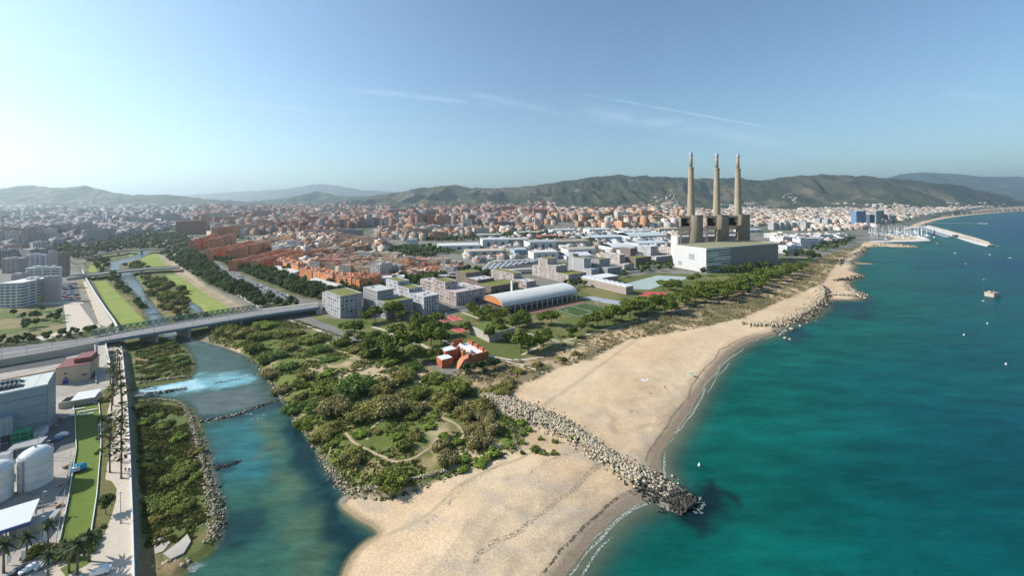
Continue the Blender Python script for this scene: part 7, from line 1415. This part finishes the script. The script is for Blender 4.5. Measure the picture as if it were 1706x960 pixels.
rocks('rock_groyne', 'white and dark boulder groyne curving along the middle of the beach', band([(1234, 541), (1262, 543), (1290, 541), (1320, 532), (1345, 520), (1362, 508), (1372, 497), (1374, 487), (1368, 478)], [8, 12, 16, 20, 22, 22, 18, 12, 8], 2000, .8, 1.6, .8, lambda t, s: s < -.1 and t > .2 and random.random() < .75, 1, 12), 120, 'groyne')
rocks('rock_groyne', 'low boulder spit ending in a rounded rocky head', band([(1378, 493), (1400, 493), (1420, 493), (1433, 494), (1428, 488), (1418, 484), (1412, 476)], [8, 9, 14, 20, 16, 12, 8], 480, .4, 1.0, .95, lambda t, s: random.random() < .2, .5, 13), 40, 'groyne')
rocks('rock_groyne', 'dark boulder point behind the rocky head', band([(1390, 469), (1405, 467), (1420, 464), (1433, 460)], [5, 9, 12, 12], 260, .5, 1.6, 1.2, lambda t, s: random.random() < .8, .5, 14), 30, 'groyne')
rocks('rock_groyne', 'thin line of boulders along the upper beach towards the marina', band([(1396, 444), (1402, 438), (1403, 434), (1412, 428), (1428, 423), (1438, 416), (1442, 412)], [8, 8, 8, 10, 14, 18, 12], 330, .6, 1.6, 1.5, lambda t, s: random.random() < .5, .5, 15), 20, 'groyne')
rocks('rock_groyne', 'low stone breakwater lying off the marina beach', band([(1452, 410), (1480, 408.5), (1510, 410.5), (1530, 412)], [14, 16, 16, 10], 240, .4, 1.2, 2.0, z=.3, seed=16), 0, 'groyne')
for i, (u, v, s) in enumerate([(1319, 549, 2.6), (1333, 543.5, 1.8), (1310, 552, 1.4), (1308, 564, 1.8), (1316, 566, 1.5), (1294, 556, 2.2), (1290, 553, 1.6), (1300, 558, 1.4), (1345, 538, 1.2), (1441, 497, 2.0), (1352, 527, 1.6)]):
    p = P(u, v, 0); o = link('boulder', (DARKR if i in (5, 6) else RME)[i % 8], None, (p.x, p.y, .1)); o.scale = (s, s, s); o.rotation_euler = (0, 0, i); tag(o, 'single boulder standing in the shallow water off the groyne', 'boulder', 'boulders off the groyne')
# surf: broken ribbons of foam along the waterline
m_, n_, l_, b_ = newmat('foam'); b_.inputs['Base Color'].default_value = (.8, .8, .78, 1); b_.inputs['Roughness'].default_value = .9
tx = n_.new('ShaderNodeTexNoise'); tx.inputs['Scale'].default_value = 1.6; tx.inputs['Detail'].default_value = 5; ge = n_.new('ShaderNodeNewGeometry'); l_.new(ge.outputs['Position'], tx.inputs['Vector']); rr_ = n_.new('ShaderNodeValToRGB'); rr_.color_ramp.elements[0].position = .42; rr_.color_ramp.elements[1].position = .62; rr_.color_ramp.elements[1].color = (.48, .48, .48, 1); l_.new(tx.outputs['Fac'], rr_.inputs[0])
tp = n_.new('ShaderNodeBsdfTransparent'); mxs = n_.new('ShaderNodeMixShader'); l_.new(rr_.outputs[0], mxs.inputs[0]); l_.new(tp.outputs[0], mxs.inputs[1]); l_.new(b_.outputs[0], mxs.inputs[2]); l_.new(mxs.outputs[0], n_['Material Output'].inputs[0])
V = []; Q = []
shp = [Vector((x, y, 0)) for x, y in PP(curve(SHORE[:20], 8))]
for off, wd, sd0, thr in ((1.0, 1.0, 1, .47), (3.2, .7, 2, .60), (.2, .35, 3, .42)):
    q = resample(shp, 1.5); L = 0; pw = 0
    for i in range(1, len(q)):
        d = (q[i] - q[i - 1]); L += d.length; d.normalize(); nn = Vector((d.y, -d.x, 0)); k = float(fbm(np.array([L / 26]), np.array([sd0 * 9.0]), 3, 5)[0]); wob = (float(fbm(np.array([L / 15]), np.array([sd0 * 3.0]), 3, 6)[0]) - .5) * 3
        if k < thr: continue
        w_ = wd * min(1, (k - thr) * 9); o = len(V); a_, c_ = q[i - 1] + nn * (off + pw), q[i] + nn * (off + wob); pw = wob; V += [(*a_[:2], .06), (*c_[:2], .06), (*(c_ + nn * w_)[:2], .06), (*(a_ + nn * w_)[:2], .06)]; Q.append((o, o + 1, o + 2, o + 3))
tag(link('surf_foam', npmesh('surf_foam', V, Q, 'foam')), kind='stuff')
def strand(name, off0, wd, colr, sc, lo, hi, thr, seed, span):
    mm, nn_, ll_, bb_ = newmat(name); bb_.inputs['Base Color'].default_value = (*colr, 1); bb_.inputs['Roughness'].default_value = .95
    tx = nn_.new('ShaderNodeTexNoise'); tx.inputs['Scale'].default_value = sc; tx.inputs['Detail'].default_value = 6; ge = nn_.new('ShaderNodeNewGeometry'); ll_.new(ge.outputs['Position'], tx.inputs['Vector']); rr = nn_.new('ShaderNodeValToRGB'); rr.color_ramp.elements[0].position = lo; rr.color_ramp.elements[1].position = hi; ll_.new(tx.outputs['Fac'], rr.inputs[0])
    tp = nn_.new('ShaderNodeBsdfTransparent'); mx = nn_.new('ShaderNodeMixShader'); ll_.new(rr.outputs[0], mx.inputs[0]); ll_.new(tp.outputs[0], mx.inputs[1]); ll_.new(bb_.outputs[0], mx.inputs[2]); ll_.new(mx.outputs[0], nn_['Material Output'].inputs[0])
    q = resample([Vector((x, y, 0)) for x, y in PP(curve(SHORE[span[0]:span[1]], 8))], 1.5); XY = []; keep = []; L = 0
    for i in range(1, len(q)):
        d = q[i] - q[i - 1]; L += d.length; d.normalize(); n_v = Vector((-d.y, d.x, 0)); k = float(fbm(np.array([L / 34]), np.array([seed * 9.0]), 3, 5)[0]); o = off0 + (float(fbm(np.array([L / 22]), np.array([seed * 3.0]), 4, 6)[0]) - .5) * (5 + off0 * .3); w_ = wd * (.4 + k)
        XY += [(q[i] + n_v * o)[:2], (q[i] + n_v * (o + w_))[:2]]; keep.append(k > thr)
    XY = np.array(XY); zz = terr(XY[:, 0], XY[:, 1]) + .05; Qs = [(2 * i, 2 * i + 2, 2 * i + 3, 2 * i + 1) for i in range(len(XY) // 2 - 1) if keep[i]]
    tag(link(name, npmesh(name, np.concatenate([XY, zz[:, None]], 1), Qs, name)), kind='stuff')
for k, a_ in enumerate([(4.5, 1.1, (.09, .075, .06), 1.2, .42, .6, .15, 1, (0, 7)), (19, 2.4, (.27, .23, .18), 1.5, .46, .72, .25, 3, (0, 7)), (31, 1.6, (.31, .25, .19), 1.7, .5, .72, .35, 4, (0, 7)), (5, 1.0, (.19, .145, .10), 1.4, .42, .62, .25, 5, (9, 18)), (42, 2.6, (.30, .25, .20), 1.5, .5, .75, .35, 7, (0, 7))]): strand('seaweed_line' if k else 'seaweed_line', *a_)
pathstrip('beach_track', curve(PP([(905, 745), (870, 765), (835, 778), (800, 792), (760, 815), (735, 838), (700, 862), (640, 885)], 2), 5), 1.3, 'sandy_path', .04)
V = []; Q = []; g = random.Random(4)
for (u, v, du, dv, n) in ((1168, 838, 5, 9, 16), (1160, 852, 8, 5, 12), (310, 945, 16, 9, 40), (250, 950, 12, 6, 14), (400, 692, 60, 8, 26), (1324, 566, 8, 3, 8), (1450, 505, 6, 3, 6), (290, 645, 40, 4, 20)):
    for _ in range(n):
        p = P(u + g.uniform(-du, du), v + g.uniform(-dv, dv), 0); o = len(V); s = g.uniform(.3, 1.1)
        pts = [(p.x + s * g.uniform(.6, 1.2) * math.cos(a_), p.y + .6 * s * g.uniform(.6, 1.2) * math.sin(a_), .07) for a_ in (0, 1.57, 3.14, 4.71)]; V += pts; Q.append((o, o + 1, o + 2, o + 3))
tag(link('white_water', npmesh('white_water', V, Q, 'foam')), kind='stuff')
# ---- marina
bw = empty('breakwater', (0, 0, 0), 0, 'long pale breakwater arm with wall and stone head enclosing the marina', 'breakwater')
A = [P(u, v, 0) for u, v in ((1536, 378), (1560, 386), (1590, 395), (1620, 405), (1645, 411))]; B = [P(u, v, 0) for u, v in ((1548, 378), (1575, 385.5), (1605, 394), (1632, 402), (1650, 409))]
def slab(a_, b_, z0, z1, nm, m, par): return ribbon([Vector((p.x, p.y, 0)) for p in a_], [Vector((p.x, p.y, 0)) for p in b_], z0, z1, nm, m, par)
slab(A, B, -2, 3, 'quay', 'white_concrete', bw); slab([a_.lerp(b_, .72) for a_, b_ in zip(A, B)], B, 3, 7.5, 'sea_wall', mat('sand_stone', (.48, .40, .30), .9), bw)
p = P(1594, 395, 3); MB().box((p.x, p.y + 4, 6), (9, 9, 7)).build('signal_hut', 'dark_metal', bw)
rk = rocks('rock_groyne', 'pale rubble head at the tip of the marina breakwater', band([(1592, 394), (1615, 400), (1638, 406), (1652, 410)], [16, 26, 26, 16], 260, 1, 3.0, 2.8, z=0, seed=21), 0, 'rubble head')
mole = empty('marina_mole', (0, 0, 0), 0, 'low quay of the marina with boats tied along it', 'quay'); slab([P(u, v) for u, v in ((1440, 405), (1500, 404), (1550, 402.5))], [P(u, v) for u, v in ((1440, 401), (1500, 399), (1546, 399))], -2, 2.2, 'quay', 'white_concrete', mole)
slab([P(u, v) for u, v in ((1466, 383), (1500, 381), (1535, 380))], [P(u, v) for u, v in ((1466, 381.6), (1500, 379.6), (1536, 378.6))], -2, 2.2, 'inner_quay', 'white_concrete', mole)
tag(MB().prism(PP([(1450, 400), (1470, 385), (1534, 381), (1546, 392), (1536, 398), (1500, 399)], .5), .3, .5).build('marina_basin', mat('basin_water', (.012, .04, .05), .12, .1, .05, spec=.5)), kind='structure')
hullm = MB(); hullm.add([(-6, 0, .6), (-5, -1.6, 1.4), (0, -2, 1.5), (5, -1.5, 1.6), (7, 0, 1.8), (5, 1.5, 1.6), (0, 2, 1.5), (-5, 1.6, 1.4), (-4.5, -.8, -.3), (4, -.6, -.3), (4, .6, -.3), (-4.5, .8, -.3)], [(1, 2, 3, 4, 5, 6, 7, 0), (0, 8, 1), (1, 8, 9, 2), (2, 9, 3), (3, 9, 4), (4, 10, 5), (4, 9, 10), (5, 10, 6), (6, 10, 11, 7), (7, 11, 0), (0, 11, 8), (8, 11, 10, 9)]); HUL = hullm.mesh('hull', 'white_paint'); CAB = MB().box((-.5, 0, 2.1), (4.5, 2.2, 1.2), taper=.8).mesh('cabin', 'white_paint'); MST = MB().tube([(1, 0, 1.5), (1, 0, 19)], [.28, .2], 6).mesh('mast', 'white_paint'); BOOM = MB().tube([(1, 0, 3), (-4.5, 0, 3.2)], .22, 5).mesh('boom', 'blue_fascia')
def boat(u, v, s, lb, grp, rz=0, mast=True):
    p = P(u, v, .6); t = empty('sailboat' if mast else 'motorboat', (p.x, p.y, .5), rz, lb, 'boat', grp); t.scale = (s, s, s); link('hull', HUL, t); link('cabin', CAB, t)
    if mast: link('mast', MST, t); link('boom', BOOM, t)
g = random.Random(12)
for _ in range(70): boat(g.uniform(1448, 1545), g.uniform(386, 401), g.uniform(.9, 1.9), 'white sailing boat with bare mast moored in the marina', 'sailing boats in the marina', g.choice((0, 1.57)) + g.uniform(-.2, .2))
for k in range(14): boat(1537 + k * 3.2, 382.5 + k * 1.0, 1.2, 'white sailing boat tied along the breakwater quay', 'boats at the breakwater', -.6)
boat(1557, 396.5, 1.6, 'sailing boat with purple sail leaving the marina', None, .6); p = P(1557, 396.5, .6); tag(MB().add([(p.x + 1.2, p.y, 4), (p.x - 7, p.y, 4.5), (p.x + 1.4, p.y, 30), (p.x + 1.2, p.y + .3, 4), (p.x - 7, p.y + .3, 4.5), (p.x + 1.4, p.y + .3, 30)], [(0, 1, 2), (5, 4, 3), (0, 3, 4, 1), (1, 4, 5, 2), (2, 5, 3, 0)]).build('purple_sail', mat('purple', (.35, .10, .30), .7)), 'purple sail hoisted on the boat at the marina mouth', 'sail')
for u, v, s, lb in ((1561, 406, 0.5, 'small white boat just outside the marina'), (1591, 422, 0.45, 'small white motorboat off the breakwater, nearer the beach'), (1609, 440, 0.4, 'small white motorboat alone in open water'), (1649, 424.5, 0.4, 'small white motorboat off the breakwater tip'), (1683, 431, 0.7, 'low white boat farthest out at the photo edge'), (1642, 373, 1.4, 'low grey boat beyond the pier end'), (1639, 466, .3, 'white buoy-like boat above the concrete caisson'), (1638, 502, .28, 'tiny white boat below the concrete caisson')): boat(u, v, s, lb, None, g.uniform(0, 3), False)
# concrete caisson in the sea, pier, buoys
p = P(1653, 494, 0); t = empty('sea_caisson', (p.x, p.y, 0), R(15), 'square concrete caisson standing alone in the sea', 'caisson'); MB().box((0, 0, 1.8), (11, 8, 5.6)).build('block', 'concrete', t); MB().box((0, 0, 4.7), (11.5, 8.5, .5)).build('top_slab', mat('rusty_slab', (.36, .26, .2), .9), t); MB().box((-2, 1, 5.6), (3, 2.4, 1.4)).build('hatch_house', 'concrete', t); MB().tube([(3, 0, 4.9), (3, 0, 7.5)], .15, 5).build('beacon', 'grey_metal', t)
p0, p1 = P(1538, 371.6, 4), P(1636, 372.6, 4); t = empty('long_pier', (0, 0, 0), 0, 'thin straight pier on piles reaching out from the far beach', 'pier'); MB().beam(p0, p1, 6, 1.2).build('deck', 'white_concrete', t); MB().box((p1.x, p1.y, 4.4), (16, 26, 1.4)).build('pier_head', 'white_concrete', t)
for k in range(14): q = p0.lerp(p1, (k + .5) / 14); MB().box((q.x, q.y, 1), (2, 4, 5)).build('pile', 'concrete', t)
for i, (u, v) in enumerate(((1165, 777), (1676, 608), (1606, 559), (1645, 540))):
    p = P(u, v, 0); t = empty('buoy', (p.x, p.y, 0), 0, ['white buoy near the end of the boulder jetty', 'white buoy in the open sea nearest the bottom', 'white buoy in the middle of the bay', 'white buoy below the caisson'][i], 'buoy', 'white buoys'); MB().lathe([(.1, -.2), (.55, 0), (.6, .4), (.3, .8), (.12, 1.3)], 10).build('float', 'white_paint', t, smoothed=True); MB().tube([(0, 0, 1.2), (0, 0, 2)], .06, 5).build('staff', 'grey_metal', t)
# narrow spit of sand at the upper beach
tag(MB().prism(PP([(1423, 436), (1440, 438), (1457, 440), (1440, 440.5), (1424, 439.5)], .2), -.5, .35).build('sand_spit', mat('spit_sand', (.42, .27, .19), .9)), kind='structure')
# ---- people and things on the beach
for i, (u, v, k, lie, lb) in enumerate([(1108, 648, 0, 0, 'person in dark clothes standing in the middle of the wide beach'), (1111, 650, 1, 1, 'person lying beside the standing one in the middle of the beach'), (1083, 656, 0, 1, 'lone sunbather below the white towels'), (1052, 686, 1, 1, 'lone sunbather nearest the boulder jetty'), (1148, 640, 0, 1, 'sunbather in the row near the waterline, lowest'), (1149, 651, 1, 1, 'sunbather in the row near the waterline, below the parasol'), (1150, 632, 0, 1, 'sunbather directly below the turquoise parasol'), (1167, 589, 1, 1, 'sunbather high up the beach towards the groyne'), (1186, 583, 0, 1, 'pair of sunbathers spot further up the beach'), (1207, 582, 2, 0, 'person in red walking by the waterline'), (1190, 606, 1, 0, 'person in white top walking along the wet sand'), (1173, 608, 0, 1, 'sunbather between parasol and waterline'), (1058, 634, 1, 0, 'person in white top beside the white towels')]): person(u, v, 2, lb, k, i * .7, bool(lie))
p = P(1151, 625, 2); z = zat(p.x, p.y); t = empty('parasol', (p.x, p.y, z), 0, 'turquoise beach parasol near the waterline', 'parasol'); MB().tube([(0, 0, 0), (0, 0, 2.2)], .04, 5).build('pole', 'grey_metal', t); MB().lathe([(1.3, 1.8), (.7, 2.15), (.05, 2.35)], 10, cap=False).build('canopy', mat('parasol_teal', (.10, .42, .42), .7), t)
for i, (u, v, s) in enumerate(((1071, 634, 1.3), (1075, 636, 1.0), (1079, 633, 1.1))):
    p = P(u, v, 2); z = zat(p.x, p.y); b = MB(); b.box((p.x, p.y, z + .06), (s * 2, s * 1.1, .08), .4 * i); tag(b.build('towel', 'white_paint'), 'white towel spread on the sand, ' + ('largest of three', 'middle of three', 'outermost of three')[i], 'towel', 'white towels')
for u, v, wpx, k in ((968, 563, 14, 1), (940, 575, 10, 1), (1005, 566, 12, 1), (890, 752, 20, 0), (870, 757, 10, 0), (905, 757, 14, 0), (922, 757, 14, 0), (900, 733, 10, 0), (925, 738, 12, 1), (953, 733, 12, 2), (985, 545, 14, 1), (912, 562, 14, 1), (880, 572, 14, 1), (950, 560, 16, 2), (935, 562, 14, 1), (1000, 553, 14, 1), (848, 640, 26, 1), (895, 610, 22, 1), (860, 620, 26, 1), (935, 600, 20, 1), (960, 590, 18, 1), (870, 740, 12, 2), (880, 718, 16, 2), (872, 725, 16, 2)):
    shrub(u, v, wpx, .5, k, 'low beach shrub at the edge of sand and park', 'low shrubs at the beach edge')

# ---- drift litter on the sand, and clutter in the yard
g3 = np.random.default_rng(33); pts = scatter(BEACHP[:-3], 5200, 0, 34); ds_, dr_ = water_depths(pts[:, 0], pts[:, 1]); pts = pts[(ds_ < -4) & (dr_ < -4) & (pts[:, 1] < 420) & (fbm(pts[:, 0] / 12, pts[:, 1] / 12, 3, 9) > .52)]; N = len(pts); z = terr(pts[:, 0], pts[:, 1]) + .06
a = g3.uniform(0, 6.28, N); L_ = g3.uniform(.12, .5, N); w_ = g3.uniform(.05, .2, N); dx, dy = np.cos(a), np.sin(a)
q = np.stack([np.stack([pts[:, 0] + sx * dx * L_ - sy * dy * w_, pts[:, 1] + sx * dy * L_ + sy * dx * w_, z + (.08 if sy > 0 else 0)], 1) for sx, sy in ((-1, -1), (1, -1), (1, 1), (-1, 1))], 1)
cc = np.array([(.16, .12, .08), (.10, .08, .06), (.30, .25, .19), (.55, .5, .42)])[g3.integers(0, 4, N)]
tag(link('drift_litter', npmesh('drift_litter', q.reshape(-1, 3), np.arange(4 * N).reshape(N, 4), 'paint', facecol=np.concatenate([cc, np.ones((N, 1))], 1))), kind='stuff')
for i, (u, v, lb) in enumerate(((100, 700, 'pallet stack in the shed shadow by the yard edge'), (94, 712, 'second pallet stack in the shed shadow'), (104, 810, 'pallet stack between big tank and lawn'), (98, 845, 'pallet stack by the lower yard wall'), (110, 780, 'pallet stack in the sunny part of the yard'), (88, 868, 'pallet stack near the canopy corner'))):
    p = P(u, v, 5.1); t = empty('pallet_stack', p, R(20 * i), lb, 'pallets', 'pallet stacks of the yard')
    for k in range(5): MB().box((random.uniform(-.08, .08), random.uniform(-.08, .08), .1 + k * .2), (1.6, 1.2, .14)).build('pallet', mat('pallet_wood', (.34, .25, .15), .9), t)
for i, (pts_, lb) in enumerate((([(95, 822), (112, 800), (118, 770)], 'pipe run from the big tank to the lawn wall'), ([(20, 862), (60, 845), (92, 838)], 'pipe run below the two white tanks'), ([(40, 880), (70, 870), (95, 880)], 'pipe run in front of the beige store'))):
    b = MB(); pp = [P(u, v, 5.7) for u, v in pts_]; t = empty('pipe_run', (0, 0, 0), 0, lb, 'pipes', 'pipe runs of the yard')
    for off in (0, .5): MB().tube([p + Vector((off, 0, 0)) for p in pp], .16, 6).build('pipe', 'grey_metal', t)
    for p in resample(pp, 4): MB().box((p.x + .25, p.y, 5.3), (.9, .2, .8)).build('support', 'concrete', t)
fpts = [P(u, v, 5.1) for u, v in ((118, 760), (112, 800), (104, 850), (94, 905))]; t = empty('yard_fence', (0, 0, 0), 0, 'wire fence with thin posts between yard and lawn', 'fence')
for p in resample(fpts, 3): MB().tube([p, p + Vector((0, 0, 2.2))], .06, 5).build('post', 'grey_metal', t)
b = MB()
for p, q in zip(fpts, fpts[1:]):
    for dz in (.7, 1.4, 2.1): b.beam(p + Vector((0, 0, dz)), q + Vector((0, 0, dz)), .04)
tag(b.build('wires', 'grey_metal', t), kind='stuff')
car(30, 955, 62, 'dark', 'dark car parked at the bottom edge beside the white car'); car(103, 728, 20, 'white', 'white van-like car parked in the shaded yard', van=1.3); car(92, 735, 25, 'blue', 'blue car parked in the shaded yard')
